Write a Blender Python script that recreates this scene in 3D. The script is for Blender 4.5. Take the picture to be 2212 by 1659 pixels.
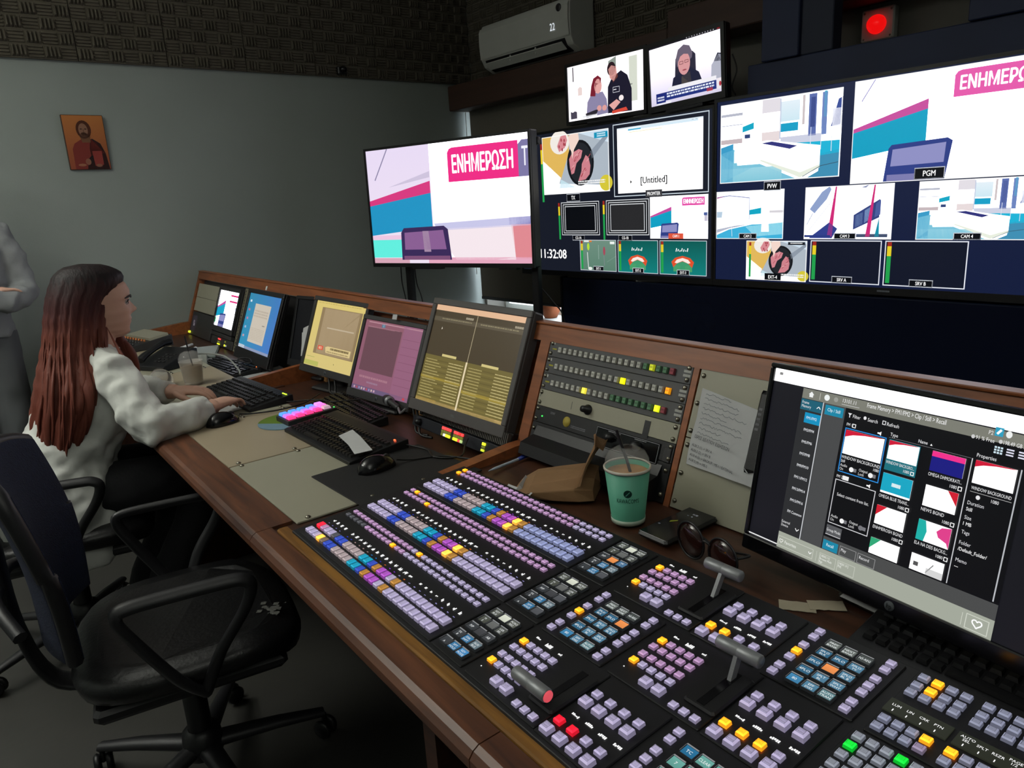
import bpy, bmesh, math, random
from mathutils import Vector, Matrix
R = math.radians
random.seed(7)
sc = bpy.context.scene
col = sc.collection
for o in list(bpy.data.objects):
    bpy.data.objects.remove(o)

# ------------------------------------------------------------------ camera
def camera_axes(yaw, pitch, roll):
    cy, sy, cp, sp = math.cos(yaw), math.sin(yaw), math.cos(pitch), math.sin(pitch)
    f = Vector((-sy * cp, cy * cp, sp)); r = Vector((cy, sy, 0)); u = r.cross(f)
    c, s = math.cos(roll), math.sin(roll)
    return c * r + s * u, -s * r + c * u, f
cd = bpy.data.cameras.new('camera'); cam = bpy.data.objects.new('camera', cd); col.objects.link(cam)
r_, u_, f_ = camera_axes(R(50.82), R(-14.48), R(-3.49))
m = Matrix.Identity(4)
for i in range(3):
    m[i][0] = r_[i]; m[i][1] = u_[i]; m[i][2] = -f_[i]
m.translation = (0, 0, 1.40)
cam.matrix_world = m
cd.sensor_fit = 'HORIZONTAL'; cd.sensor_width = 36; cd.lens = 1558.2 / 2212 * 36; cd.clip_start = .02
sc.camera = cam
# ------------------------------------------------------------------ world, lamps, exposure
w = bpy.data.worlds.new('daylight'); sc.world = w; w.use_nodes = True
w.node_tree.nodes['Background'].inputs[0].default_value = (.80, .90, 1.0, 1)
w.node_tree.nodes['Background'].inputs[1].default_value = 8
sc.view_settings.view_transform = 'Standard'; sc.view_settings.look = 'None'
sc.view_settings.exposure = 0; sc.view_settings.gamma = 1; sc.view_settings.use_curve_mapping = False
def area(name, loc, size, sizey, energy, colr, rot):
    l = bpy.data.lights.new(name, 'AREA'); l.shape = 'RECTANGLE'; l.size = size; l.size_y = sizey
    l.energy = energy; l.color = colr
    o = bpy.data.objects.new(name, l); col.objects.link(o); o.location = loc; o.rotation_euler = rot
    return o
CEIL_LAMP = (-2.95, -.95, 2.36)   # unseen lamp behind the woman; its upward light is added for ceiling bounce
LC = (1.0, 1.0, .93)
area('down_area_light', (CEIL_LAMP[0], CEIL_LAMP[1], CEIL_LAMP[2] - .05), 1.2, .3, 17, LC, (0, 0, 0))
area('added_up_light', (CEIL_LAMP[0], CEIL_LAMP[1], CEIL_LAMP[2] + .12), 1.2, .3, 100, LC, (math.pi, 0, 0))
FILL_LAMP = (.75, -.2, 2.36)  # unseen extra lamp, added to brighten the switcher end
area('down_area_light', (FILL_LAMP[0], FILL_LAMP[1], FILL_LAMP[2] - .05), 1.2, .3, 2.5, LC, (0, 0, 0))
area('added_up_light', (FILL_LAMP[0], FILL_LAMP[1], FILL_LAMP[2] + .12), 1.2, .3, 30, LC, (math.pi, 0, 0))

# ------------------------------------------------------------------ helpers
def lin(c):
    if isinstance(c, str):
        c = c.lstrip('#'); c = ''.join(x * 2 for x in c) if len(c) == 3 else c; c = [int(c[i:i + 2], 16) / 255 for i in (0, 2, 4)]
        c = [x / 12.92 if x <= .04045 else ((x + .055) / 1.055) ** 2.4 for x in c]
    return (c[0], c[1], c[2])
MATS = {}
def mat(name, c='#808080', rough=.5, metal=0, spec=.5, noise=None, bump=None, emis=None, es=1, alpha=1, trans=0, c2=None, coat=0, stretch=None, ior=None):
    if name in MATS: return MATS[name]
    m = bpy.data.materials.new(name); m.use_nodes = True; MATS[name] = m
    nt = m.node_tree; b = nt.nodes['Principled BSDF']; N = nt.nodes.new; L = nt.links.new
    b.inputs['Base Color'].default_value = (*lin(c), 1); b.inputs['Roughness'].default_value = rough
    b.inputs['Metallic'].default_value = metal; b.inputs['Specular IOR Level'].default_value = spec
    if coat: b.inputs['Coat Weight'].default_value = coat; b.inputs['Coat Roughness'].default_value = .15
    if trans: b.inputs['Transmission Weight'].default_value = trans
    if ior: b.inputs['IOR'].default_value = ior
    if alpha < 1: b.inputs['Alpha'].default_value = alpha
    if emis: b.inputs['Emission Color'].default_value = (*lin(emis), 1); b.inputs['Emission Strength'].default_value = es
    if noise or bump:
        tc = N('ShaderNodeTexCoord'); mp = N('ShaderNodeMapping'); L(tc.outputs['Object'], mp.inputs[0])
        if stretch: mp.inputs['Scale'].default_value = stretch
    if noise:
        n = N('ShaderNodeTexNoise'); n.inputs['Scale'].default_value = noise[0]; n.inputs['Detail'].default_value = 5
        L(mp.outputs[0], n.inputs['Vector'])
        rp = N('ShaderNodeValToRGB'); rp.color_ramp.elements[0].position = .32; rp.color_ramp.elements[1].position = .70
        l0 = lin(c)
        a = lin(c2) if c2 else tuple(x * (1 - noise[1]) for x in l0)
        rp.color_ramp.elements[0].color = (*a, 1); rp.color_ramp.elements[1].color = (*l0, 1)
        L(n.outputs['Fac'], rp.inputs[0]); L(rp.outputs[0], b.inputs['Base Color'])
    if bump:
        n2 = N('ShaderNodeTexNoise'); n2.inputs['Scale'].default_value = bump[0]; n2.inputs['Detail'].default_value = 4
        L(mp.outputs[0], n2.inputs['Vector'])
        bp = N('ShaderNodeBump'); bp.inputs['Strength'].default_value = bump[1]; bp.inputs['Distance'].default_value = .01
        L(n2.outputs['Fac'], bp.inputs['Height']); L(bp.outputs[0], b.inputs['Normal'])
    return m
def attr_mat(name, emis, base=0, rough=.4, spec=.3, sample=True, mul=1):
    m = bpy.data.materials.new(name); m.use_nodes = True; MATS[name] = m
    nt = m.node_tree; b = nt.nodes['Principled BSDF']; a = nt.nodes.new('ShaderNodeAttribute'); a.attribute_name = 'Col'
    b.inputs['Base Color'].default_value = (0.004, .004, .005, 1)
    if base: nt.links.new(a.outputs['Color'], b.inputs['Base Color'])
    if emis: nt.links.new(a.outputs['Color'], b.inputs['Emission Color']); b.inputs['Emission Strength'].default_value = emis
    b.inputs['Roughness'].default_value = rough; b.inputs['Specular IOR Level'].default_value = spec
    if not sample: m.cycles.emission_sampling = 'NONE'
    return m
M_SCREEN = attr_mat('screen_picture', 1.0, rough=.3, spec=.25)
M_KEY = attr_mat('lit_key', .60, base=1, rough=.45, sample=False)
M_GLYPH = attr_mat('lit_glyph', 1.0, rough=.5, sample=False)
M_PRINT = attr_mat('printed_ink', 0, base=1, rough=.6)
def wood(name, c1, c2, rough=.35, sx=1.2, sy=14, coat=.25, axis='x'):
    m = bpy.data.materials.new(name); m.use_nodes = True; MATS[name] = m
    nt = m.node_tree; b = nt.nodes['Principled BSDF']; N = nt.nodes.new; L = nt.links.new
    tc = N('ShaderNodeTexCoord'); mp = N('ShaderNodeMapping'); L(tc.outputs['Object'], mp.inputs[0])
    mp.inputs['Scale'].default_value = (sx, sy, sy) if axis == 'x' else (sy, sx, sx)
    n = N('ShaderNodeTexNoise'); n.inputs['Scale'].default_value = 3.2; n.inputs['Detail'].default_value = 7; n.inputs['Distortion'].default_value = .6
    L(mp.outputs[0], n.inputs['Vector'])
    n2 = N('ShaderNodeTexNoise'); n2.inputs['Scale'].default_value = 1.7; L(tc.outputs['Object'], n2.inputs['Vector'])
    mx = N('ShaderNodeMath'); mx.operation = 'MULTIPLY_ADD'; mx.inputs[1].default_value = .65; L(n.outputs['Fac'], mx.inputs[0])
    m3 = N('ShaderNodeMath'); m3.operation = 'MULTIPLY'; m3.inputs[1].default_value = .35; L(n2.outputs['Fac'], m3.inputs[0]); L(m3.outputs[0], mx.inputs[2])
    rp = N('ShaderNodeValToRGB'); rp.color_ramp.elements[0].position = .36; rp.color_ramp.elements[1].position = .62
    rp.color_ramp.elements[0].color = (*lin(c1), 1); rp.color_ramp.elements[1].color = (*lin(c2), 1)
    L(mx.outputs[0], rp.inputs[0]); L(rp.outputs[0], b.inputs['Base Color'])
    b.inputs['Roughness'].default_value = rough; b.inputs['Coat Weight'].default_value = coat; b.inputs['Coat Roughness'].default_value = .2
    bp = N('ShaderNodeBump'); bp.inputs['Strength'].default_value = .08; L(n.outputs['Fac'], bp.inputs['Height']); L(bp.outputs[0], b.inputs['Normal'])
    return m

class MB:
    """collects geometry for ONE mesh"""
    def __init__(s): s.v = []; s.f = []; s.c = []; s.m = []; s.col = None; s.mi = 0; s.smooth = set(); s.X = None
    def add(s, vs, fs, c=None, smooth=False):
        n = len(s.v)
        if s.X is not None: vs = [tuple(s.X @ Vector(p)) for p in vs]
        s.v += [tuple(p) for p in vs]
        for f in fs:
            if smooth: s.smooth.add(len(s.f))
            s.f.append([i + n for i in f]); s.c.append(c if c is not None else s.col); s.m.append(s.mi)
        return s
    def box(s, x0, y0, z0, x1, y1, z1, c=None, b=0):
        """axis box, b>0 chamfers the four vertical and top/bottom edges lightly"""
        if b <= 0:
            v = [(x0, y0, z0), (x1, y0, z0), (x1, y1, z0), (x0, y1, z0), (x0, y0, z1), (x1, y0, z1), (x1, y1, z1), (x0, y1, z1)]
            return s.add(v, [(3, 2, 1, 0), (4, 5, 6, 7), (0, 1, 5, 4), (1, 2, 6, 5), (2, 3, 7, 6), (3, 0, 4, 7)], c)
        b = min(b, abs(x1 - x0) * .49, abs(y1 - y0) * .49, abs(z1 - z0) * .49)
        def ring(i, z): return [(x0 + i, y0 + i + b, z), (x0 + i + b, y0 + i, z), (x1 - i - b, y0 + i, z), (x1 - i, y0 + i + b, z), (x1 - i, y1 - i - b, z), (x1 - i - b, y1 - i, z), (x0 + i + b, y1 - i, z), (x0 + i, y1 - i - b, z)]
        return s.loft([ring(b * .7, z0), ring(0, z0 + b), ring(0, z1 - b), ring(b * .7, z1)], c)
    def loft(s, rings, c=None, smooth=False, caps=True):
        n = len(rings[0]); v = [p for r in rings for p in r]; f = []
        for k in range(len(rings) - 1):
            for i in range(n):
                j = (i + 1) % n
                f.append((k * n + i, k * n + j, (k + 1) * n + j, (k + 1) * n + i))
        s.add(v, f, c, smooth)
        if caps:
            s.add(rings[0], [tuple(range(n))[::-1]], c); s.add(rings[-1], [tuple(range(n))], c)
        return s
    def prism(s, prof, a, b, axis='x', c=None):
        """polygon profile (counter-clockwise) extruded along an axis; profile in the other two axes"""
        def P(p, t): return (t, p[0], p[1]) if axis == 'x' else (p[0], t, p[1]) if axis == 'y' else (p[0], p[1], t)
        n = len(prof)
        v = [P(p, a) for p in prof] + [P(p, b) for p in prof]
        f = [tuple(range(n))[::-1], tuple(range(n, 2 * n))] + [(i, (i + 1) % n, n + (i + 1) % n, n + i) for i in range(n)]
        if axis == 'y': f = [t[::-1] for t in f]
        return s.add(v, f, c)
    def lathe(s, prof, n=24, o=(0, 0, 0), c=None, smooth=True, axis='z', caps=True):
        rings = []
        for r, h in prof:
            rg = []
            for i in range(n):
                a = 2 * math.pi * i / n; x, y = r * math.cos(a), r * math.sin(a)
                p = (x, y, h) if axis == 'z' else (x, -h, y) if axis == 'y' else (h, x, y)
                rg.append((p[0] + o[0], p[1] + o[1], p[2] + o[2]))
            rings.append(rg)
        return s.loft(rings, c, smooth, caps)
    def tube(s, pts, rad, n=8, c=None, smooth=True, flat=1.0, caps=True):
        """sweep a circle (flattened by `flat`) along points"""
        P = [Vector(p) for p in pts]; rings = []; up = None
        for i, p in enumerate(P):
            t = (P[min(i + 1, len(P) - 1)] - P[max(i - 1, 0)])
            t = t.normalized() if t.length > 1e-9 else Vector((0, 0, 1))
            if up is None:
                up = Vector((0, 0, 1)) if abs(t.z) < .9 else Vector((0, 1, 0))
            a = t.cross(up)
            if a.length < 1e-6: a = t.orthogonal()
            a.normalize(); up = a.cross(t).normalized()
            r = rad[i] if isinstance(rad, (list, tuple)) else rad
            rx, ry = (r if isinstance(r, tuple) else (r, r * flat))
            rings.append([tuple(p + a * rx * math.cos(2 * math.pi * k / n) + up * ry * math.sin(2 * math.pi * k / n)) for k in range(n)])
        return s.loft(rings, c, smooth, caps)
    def ball(s, o, r, n=14, k=9, c=None):
        r = r if isinstance(r, tuple) else (r, r, r); rings = []
        for j in range(k + 1):
            th = math.pi * (j + .02) / (k + .04)
            rings.append([(o[0] + r[0] * math.sin(th) * math.cos(2 * math.pi * i / n), o[1] + r[1] * math.sin(th) * math.sin(2 * math.pi * i / n), o[2] - r[2] * math.cos(th)) for i in range(n)])
        return s.loft(rings, c, True)
    def quad(s, a, b, c_, d, c=None): return s.add([a, b, c_, d], [(0, 1, 2, 3)], c)
    def mesh(s, name, mats):
        me = bpy.data.meshes.new(name); me.from_pydata(s.v, [], s.f)
        for mm in (mats if isinstance(mats, (list, tuple)) else [mats]): me.materials.append(mm)
        if any(s.m): me.polygons.foreach_set('material_index', s.m)
        if s.smooth: me.polygons.foreach_set('use_smooth', [i in s.smooth for i in range(len(s.f))])
        if any(x is not None for x in s.c):
            at = me.color_attributes.new('Col', 'FLOAT_COLOR', 'CORNER'); d = []
            for f, cc in zip(s.f, s.c):
                if cc is None: cc = (1, 1, 1)
                if len(cc) and isinstance(cc[0], (tuple, list)):
                    for q in cc: d += [q[0], q[1], q[2], 1]
                else: d += [cc[0], cc[1], cc[2], 1] * len(f)
            at.data.foreach_set('color', d)
        me.update(); return me
    def build(s, name, mats, parent=None, bevel=0, subd=0):
        o = link(name, s.mesh(name, mats), parent)
        if bevel:
            b = o.modifiers.new('bevel', 'BEVEL'); b.width = bevel; b.segments = 2; b.limit_method = 'ANGLE'
        if subd:
            b = o.modifiers.new('subd', 'SUBSURF'); b.levels = subd; b.render_levels = subd
        return o
def link(name, me, parent=None):
    o = bpy.data.objects.new(name, me); col.objects.link(o)
    if parent is not None: o.parent = parent
    return o
def tag(o, label, cat, group=None, kind=None):
    if label: o['label'] = label
    if cat: o['category'] = cat
    if group: o['group'] = group
    if kind: o['kind'] = kind
    return o
def thing(name, label, cat, loc=(0, 0, 0), rot=(0, 0, 0), group=None, mw=None):
    o = link(name, None); o.empty_display_size = .05
    if mw is not None: o.matrix_world = mw
    else: o.location = loc; o.rotation_euler = rot
    return tag(o, label, cat, group)
def struct(name, mb, mt, label=None):
    o = mb.build(name, mt); o['kind'] = 'structure'
    if label: o['label'] = label
    return o
def smooth_pts(pts, k=6):
    """Catmull-Rom through points"""
    P = [Vector(p) for p in pts]; out = []
    for i in range(len(P) - 1):
        a, b, c, d = P[max(i - 1, 0)], P[i], P[i + 1], P[min(i + 2, len(P) - 1)]
        for j in range(k):
            t = j / k
            out.append(.5 * ((2 * b) + (c - a) * t + (2 * a - 5 * b + 4 * c - d) * t * t + (3 * b - a - 3 * c + d) * t ** 3))
    out.append(P[-1]); return [tuple(p) for p in out]
def interp(x, tab):
    if x <= tab[0][0]: return tab[0][1]
    for (a, b), (c, d) in zip(tab, tab[1:]):
        if x <= c:
            t = (x - a) / (c - a); t = t * t * (3 - 2 * t)
            return b + (d - b) * t
    return tab[-1][1]
# text as flat geometry, cached
_T = {}
def text_geo(s, bold=0):
    k = (s, bold)
    if k in _T: return _T[k]
    cu = bpy.data.curves.new('t', 'FONT'); cu.body = s; cu.size = 1; cu.resolution_u = 2; cu.offset = bold; cu.fill_mode = 'FRONT'
    o = bpy.data.objects.new('t', cu); col.objects.link(o)
    dg = bpy.context.evaluated_depsgraph_get(); me = bpy.data.meshes.new_from_object(o.evaluated_get(dg))
    vs = [(v.co.x, v.co.y) for v in me.vertices]; fs = [tuple(p.vertices) for p in me.polygons]
    bpy.data.objects.remove(o); bpy.data.curves.remove(cu); bpy.data.meshes.remove(me)
    if vs:
        x0, x1 = min(v[0] for v in vs), max(v[0] for v in vs)
    else: x0 = x1 = 0
    _T[k] = (vs, fs, x0, x1); return _T[k]
class Cv:
    """flat picture in a screen's own plane: x 0..1 left to right, y 0..1 top to bottom; faces -Y"""
    def __init__(s, mb, w, h, cx=0, cz=0, k=1, y0=0, step=.0004):
        s.mb = mb; s.w = w; s.h = h; s.cx = cx; s.cz = cz; s.k = k; s.L = 0; s.y0 = y0; s.st = step
    def sub(s, x0, y0, x1, y1):
        c = Cv(s.mb, s.w * (x1 - x0), s.h * (y1 - y0), s.cx + s.w * ((x0 + x1) / 2 - .5), s.cz - s.h * ((y0 + y1) / 2 - .5), s.k, s.y0, s.st)
        c.L = s.L + 1; return c
    def C(s, c):
        c = lin(c); return (c[0] * s.k, c[1] * s.k, c[2] * s.k)
    def P(s, x, y): return (s.cx + (x - .5) * s.w, s.y0 - s.L * s.st, s.cz + (.5 - y) * s.h)
    def poly(s, pts, c):
        s.mb.add([s.P(*p) for p in pts][::-1], [tuple(range(len(pts)))], s.C(c))
    def rect(s, x0, y0, x1, y1, c): s.poly([(x0, y0), (x1, y0), (x1, y1), (x0, y1)], c)
    def grad(s, x0, y0, x1, y1, ct, cb):
        a, b = s.C(ct), s.C(cb)
        s.mb.add([s.P(x0, y1), s.P(x1, y1), s.P(x1, y0), s.P(x0, y0)], [(0, 1, 2, 3)], (b, b, a, a))
    def ell(s, cx, cy, rx, ry, c, n=20, a0=0, a1=2 * math.pi):
        s.poly([(cx + rx * math.cos(a0 + (a1 - a0) * i / n), cy + ry * math.sin(a0 + (a1 - a0) * i / n)) for i in range(n)], c)
    def line(s, x0, y0, x1, y1, wd, c):
        dx, dy = (x1 - x0) * s.w, (y1 - y0) * s.h; l = math.hypot(dx, dy) or 1; nx, ny = -dy / l * wd / 2 / s.w, dx / l * wd / 2 / s.h
        s.poly([(x0 + nx, y0 + ny), (x0 - nx, y0 - ny), (x1 - nx, y1 - ny), (x1 + nx, y1 + ny)][::-1], c)
    def frame(s, x0, y0, x1, y1, wd, c):
        a, b = wd / s.w, wd / s.h
        s.rect(x0, y0, x1, y0 + b, c); s.rect(x0, y1 - b, x1, y1, c); s.rect(x0, y0 + b, x0 + a, y1 - b, c); s.rect(x1 - a, y0 + b, x1, y1 - b, c)
    def txt(s, t, x, y, size, c, al='l', bold=0, sx=.78, maxw=None):
        """size: cap height as fraction of h; y: baseline"""
        vs, fs, a, b = text_geo(t); k = size * s.h / .70; wd = (b - a) * k * sx
        if maxw and wd > maxw * s.w: sx *= maxw * s.w / wd; wd = maxw * s.w
        ox = {'l': 0, 'c': -wd / 2, 'r': -wd}[al]; c = s.C(c); p = s.P(x, y)
        for dx, dz in ([(0, 0)] if not bold else [(-bold, 0), (0, bold * .5), (bold, 0), (0, -bold * .5)]):
            s.mb.add([(p[0] + ox + (vx - a + dx) * k * sx, p[1], p[2] + (vy + dz) * k) for vx, vy in vs], fs, c)
    def scribble(s, x0, y0, x1, y1, c, rows=1, seed=0, fill=.6):
        """tiny unreadable print: short blocks"""
        r = random.Random(seed); hh = (y1 - y0) / rows
        for i in range(rows):
            x = x0
            while x < x1:
                wd = r.uniform(.02, .07) * (x1 - x0)
                s.rect(x, y0 + i * hh, min(x + wd, x1), y0 + i * hh + hh * fill, c); x += wd + r.uniform(.008, .02) * (x1 - x0)
# ------------------------------------------------------------------ materials
M_WALL = mat('painted_plaster', '#8d9490', rough=.8, noise=(2.2, .06), bump=(160, .05))
M_WALLB = mat('back_wall_paint', '#6d6a63', rough=.85, noise=(2, .06), bump=(160, .05))
M_CEIL = mat('ceiling_paint', '#c9cac6', rough=.9, noise=(3, .05))
M_FLOOR = mat('floor_tile', '#3a3936', rough=.45, noise=(6, .14), bump=(40, .04))
M_FOAM = mat('acoustic_foam', '#5d574b', rough=.95, noise=(14, .2), bump=(220, .25))
M_BLACK = mat('black_plastic', '#131316', rough=.42, noise=(60, .15), bump=(400, .06))
M_BLACKG = mat('gloss_black_plastic', '#0b0b0e', rough=.16, noise=(20, .1))
M_GREYP = mat('dark_grey_plastic', '#2b2a2b', rough=.5, noise=(40, .1), bump=(400, .05))
M_NAVY = mat('navy_board', '#1a2546', rough=.65, noise=(5, .15))
M_PELMET = mat('pelmet_wood', '#4b342a', rough=.6, noise=(5, .25), stretch=(.4, 6, 6))
M_BLIND = mat('blind_fabric', '#6a655c', rough=.95, noise=(70, .08), bump=(300, .15))
M_WHITE = mat('white_paint', '#d8dcd8', rough=.5, noise=(12, .04))
M_ACW = mat('ac_plastic', '#c2c3bd', rough=.4, noise=(8, .04))
M_METAL = mat('brushed_metal', '#8d8f92', rough=.42, metal=.45, noise=(60, .15), stretch=(1, 20, 20))
M_SCREW = mat('screw_steel', '#9a9688', rough=.3, metal=1, noise=(90, .3))
M_CREAM = mat('cream_enamel', '#9a9785', rough=.42, noise=(5, .07), bump=(200, .02))
M_CREAM2 = mat('cream_enamel_warm', '#a0937c', rough=.42, noise=(4, .07), bump=(200, .02))
M_WOOD = wood('walnut_veneer', '#3a2016', '#6e4229', rough=.42, coat=.08)
M_WOODD = wood('dark_walnut', '#2c1912', '#4d2f20', rough=.42, coat=.08)
M_OAK = wood('oak_edge', '#6a4519', '#97692c', rough=.4, sx=2, sy=30, coat=.15)
M_WOODT = wood('trim_wood', '#6e3d20', '#96562f', rough=.45, coat=.05)
M_TAN = wood('tan_board', '#7b5630', '#9a7140', rough=.5, coat=.1)
M_PAPER = mat('paper', '#b9babb', rough=.8, noise=(18, .06), bump=(40, .06))
M_GLASS = mat('clear_plastic', '#ffffff', rough=.05, alpha=.07, spec=1)
M_CABLE = mat('cable_rubber', '#0c0c0d', rough=.5, noise=(60, .2))
M_RED = mat('red_lens', '#7a0505', rough=.2, emis='#ff1010', es=.8, noise=(30, .2))
M_PANE = mat('window_glass', '#ffffff', rough=.0, alpha=.08)

# ------------------------------------------------------------------ the room
XL, XR, YF, YB, ZC = -4.87, 1.7, -2.2, 3.73, 3.15
b = MB(); b.box(XL - .2, YF - .2, -.1, XR + .2, YB + .5, 0); struct('floor', b, M_FLOOR)
b = MB(); b.box(XL - .2, YF - .2, ZC, XR + .2, YB + .5, ZC + .1); struct('ceiling', b, M_CEIL)
b = MB(); b.box(XL - .12, YF - .1, 0, XL, YB + .4, ZC); wall_left = struct('wall_left', b, M_WALL)
b = MB(); b.box(XR, YF - .1, 0, XR + .12, YB + .4, ZC); struct('wall_right', b, M_WALL)
b = MB(); b.box(XL, YF - .12, 0, XR, YF, ZC); struct('wall_front', b, M_WALL)
WX0, WX1, WZ0, WZ1 = -4.84, -3.2, .47, 2.05   # window recess
b = MB()
b.box(XL, YB, 0, WX0, YB + .28, ZC); b.box(WX1, YB, 0, XR, YB + .28, ZC)
b.box(WX0, YB, 0, WX1, YB + .28, WZ0); b.box(WX0, YB, WZ1, WX1, YB + .28, ZC)
struct('wall_back', b, M_WALLB)
win = link('window_1', None); win['kind'] = 'structure'
b = MB()
for x in (WX0, (WX0 + WX1) / 2 - .025, WX1 - .05): b.box(x, YB + .20, WZ0, x + .05, YB + .25, WZ1)
b.box(WX0 + .05, YB + .20, WZ0, WX1 - .05, YB + .25, WZ0 + .05); b.box(WX0 + .05, YB + .20, WZ1 - .05, WX1 - .05, YB + .25, WZ1)
b.build('window_frame', M_WHITE, win)
b = MB(); b.box(WX0 + .05, YB + .22, WZ0 + .05, (WX0 + WX1) / 2 - .025, YB + .225, WZ1 - .05); b.build('pane', M_PANE, win)
b = MB(); b.box((WX0 + WX1) / 2 + .025, YB + .22, WZ0 + .05, WX1 - .05, YB + .225, WZ1 - .05); b.build('pane', M_PANE, win)
b = MB(); b.box(WX0, YB - .06, WZ0 - .03, WX1, YB + .20, WZ0 + .002); b.build('window_sill', M_WHITE, win)
b = MB(); b.box(XL, YF, 0, XL + .015, YB, .09); struct('baseboard_left', b, M_GREYP)
b = MB(); b.box(XL + .015, YB - .015, 0, XR, YB, .09); struct('baseboard_back', b, M_GREYP)
b = MB(); b.box(XL + .005, 3.50, 2.075, -2.75, YB - .001, 2.255, b=.006); struct('trim_1', b, M_PELMET)
b = MB(); b.box(-2.749, 3.50, 2.17, XR, YB - .001, 2.34, b=.006); struct('trim_2', b, M_PELMET)
# a roller blind lowered over the window
t = thing('roller_blind', 'grey brown roller blind lowered over the window below the wooden pelmet', 'blind', (0, 3.67, 0))
b = MB(); b.box(-4.825, -.002, .615, -3.15, .002, 2.075); b.build('fabric', M_BLIND, t)
b = MB(); b.box(-4.825, -.010, .590, -3.15, .010, .615, b=.004); b.build('bottom_bar', M_GREYP, t)
b = MB(); b.lathe([(.024, -4.84), (.024, -3.14)], 16, axis='x', o=(0, .01, 2.10)); b.build('roller', M_METAL, t)
b = MB(); b.tube([(-4.84, -.03, 2.07), (-4.842, -.035, 1.4), (-4.84, -.03, .8)], .0035, 6); b.build('pull_cord', M_WHITE, t)
# terracotta jar on the sill
b = MB(); b.lathe([(.001, 0), (.05, 0), (.075, .05), (.088, .11), (.07, .17), (.045, .2), (.05, .215), (.04, .215), (.036, .19), (.001, .18)], 24)
o = b.build('clay_jar', mat('terracotta', '#a4572e', rough=.6, noise=(12, .25), bump=(60, .1))); o.location = (-4.13, 3.80, .474)
tag(o, 'orange brown clay jar standing on the window sill under the blind', 'jar')
# lamp housings out of the frame: one behind the woman, one added as fill
for P, lb in ((CEIL_LAMP, 'long white pendant lamp behind the seated woman'), (FILL_LAMP, 'unseen long white fill lamp added above the switcher end of the desk')):
    t = thing('unseen_lamp', lb, 'lamp', P)
    b = MB(); b.box(-.65, -.18, 0, .65, .18, .08, b=.01); b.build('housing', M_WHITE, t)
    b = MB(); b.tube([(-.5, 0, .08), (-.5, 0, ZC - P[2] - .001)], .006, 6); b.build('rod', M_METAL, t)
    b = MB(); b.tube([(.5, 0, .08), (.5, 0, ZC - P[2] - .001)], .006, 6); b.build('rod', M_METAL, t)
    b = MB(); b.box(-.6, -.15, -.012, .6, .15, -.001); b.build('diffuser', mat('lamp_diffuser', '#ffffff', rough=.6, emis='#fff8e8', es=.6, noise=(9, .02)), t)

# acoustic foam tiles along the top of the left wall
def foam_mesh(W_, H_):
    b = MB(); b.box(0, 0, 0, .018, W_, H_); nx, nz = 6, 7; cw, ch = W_ / nx, H_ / nz
    for i in range(nx):
        for j in range(nz):
            y0, z0 = i * cw, j * ch
            if (i + j) % 2 == 0:
                for q in range(4):
                    y = y0 + cw * (.14 + .24 * q); r = cw * .085
                    b.prism([(y - r, .018), (y - r * .5, .034), (y + r * .5, .034), (y + r, .018)][::-1], z0 + ch * .08, z0 + ch * .92, 'z') if 0 else b.add(
                        [(.017, y - r, z0 + ch * .06), (.036, y - r * .45, z0 + ch * .2), (.036, y - r * .45, z0 + ch * .8), (.017, y - r, z0 + ch * .94), (.017, y + r, z0 + ch * .06), (.036, y + r * .45, z0 + ch * .2), (.036, y + r * .45, z0 + ch * .8), (.017, y + r, z0 + ch * .94)],
                        [(0, 1, 2, 3), (7, 6, 5, 4), (1, 5, 6, 2), (0, 4, 5, 1), (2, 6, 7, 3)])
            else:
                for q in range(4):
                    z = z0 + ch * (.14 + .24 * q); r = ch * .085
                    b.add([(.017, y0 + cw * .02, z - r), (.026, y0 + cw * .06, z - r * .4), (.026, y0 + cw * .94, z - r * .4), (.017, y0 + cw * .98, z - r), (.017, y0 + cw * .02, z + r), (.026, y0 + cw * .06, z + r * .4), (.026, y0 + cw * .94, z + r * .4), (.017, y0 + cw * .98, z + r)],
                          [(3, 2, 1, 0), (4, 5, 6, 7), (2, 6, 5, 1), (1, 5, 4, 0), (3, 7, 6, 2)])
    return b.mesh('foam_tile', M_FOAM)
FW = .475; fm = foam_mesh(FW - .004, .50)
y = .985 - FW * 3; k = 0
WORDS = ['first', 'second', 'third', 'fourth', 'fifth', 'sixth', 'seventh', 'eighth', 'ninth']
while y < YB - .1:
    o = link('foam_tile', fm); o.location = (XL + .001, y, 2.277)
    if y + FW > YB: o.scale = (1, (YB - y - .01) / FW, 1)
    tag(o, 'lower row grey foam tile on the left wall, %s from the camera end' % (WORDS[k]), 'foam tile', 'acoustic foam tiles on the left wall')
    o2 = o.copy(); col.objects.link(o2); o2.location.z += .502; o2.scale = (1, o.scale[1], .72); tag(o2, 'upper row grey foam tile on the left wall, %s from the camera end' % (WORDS[k]), 'foam tile')
    y += FW; k += 1
b = foam_mesh(FW - .004, .50)
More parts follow.
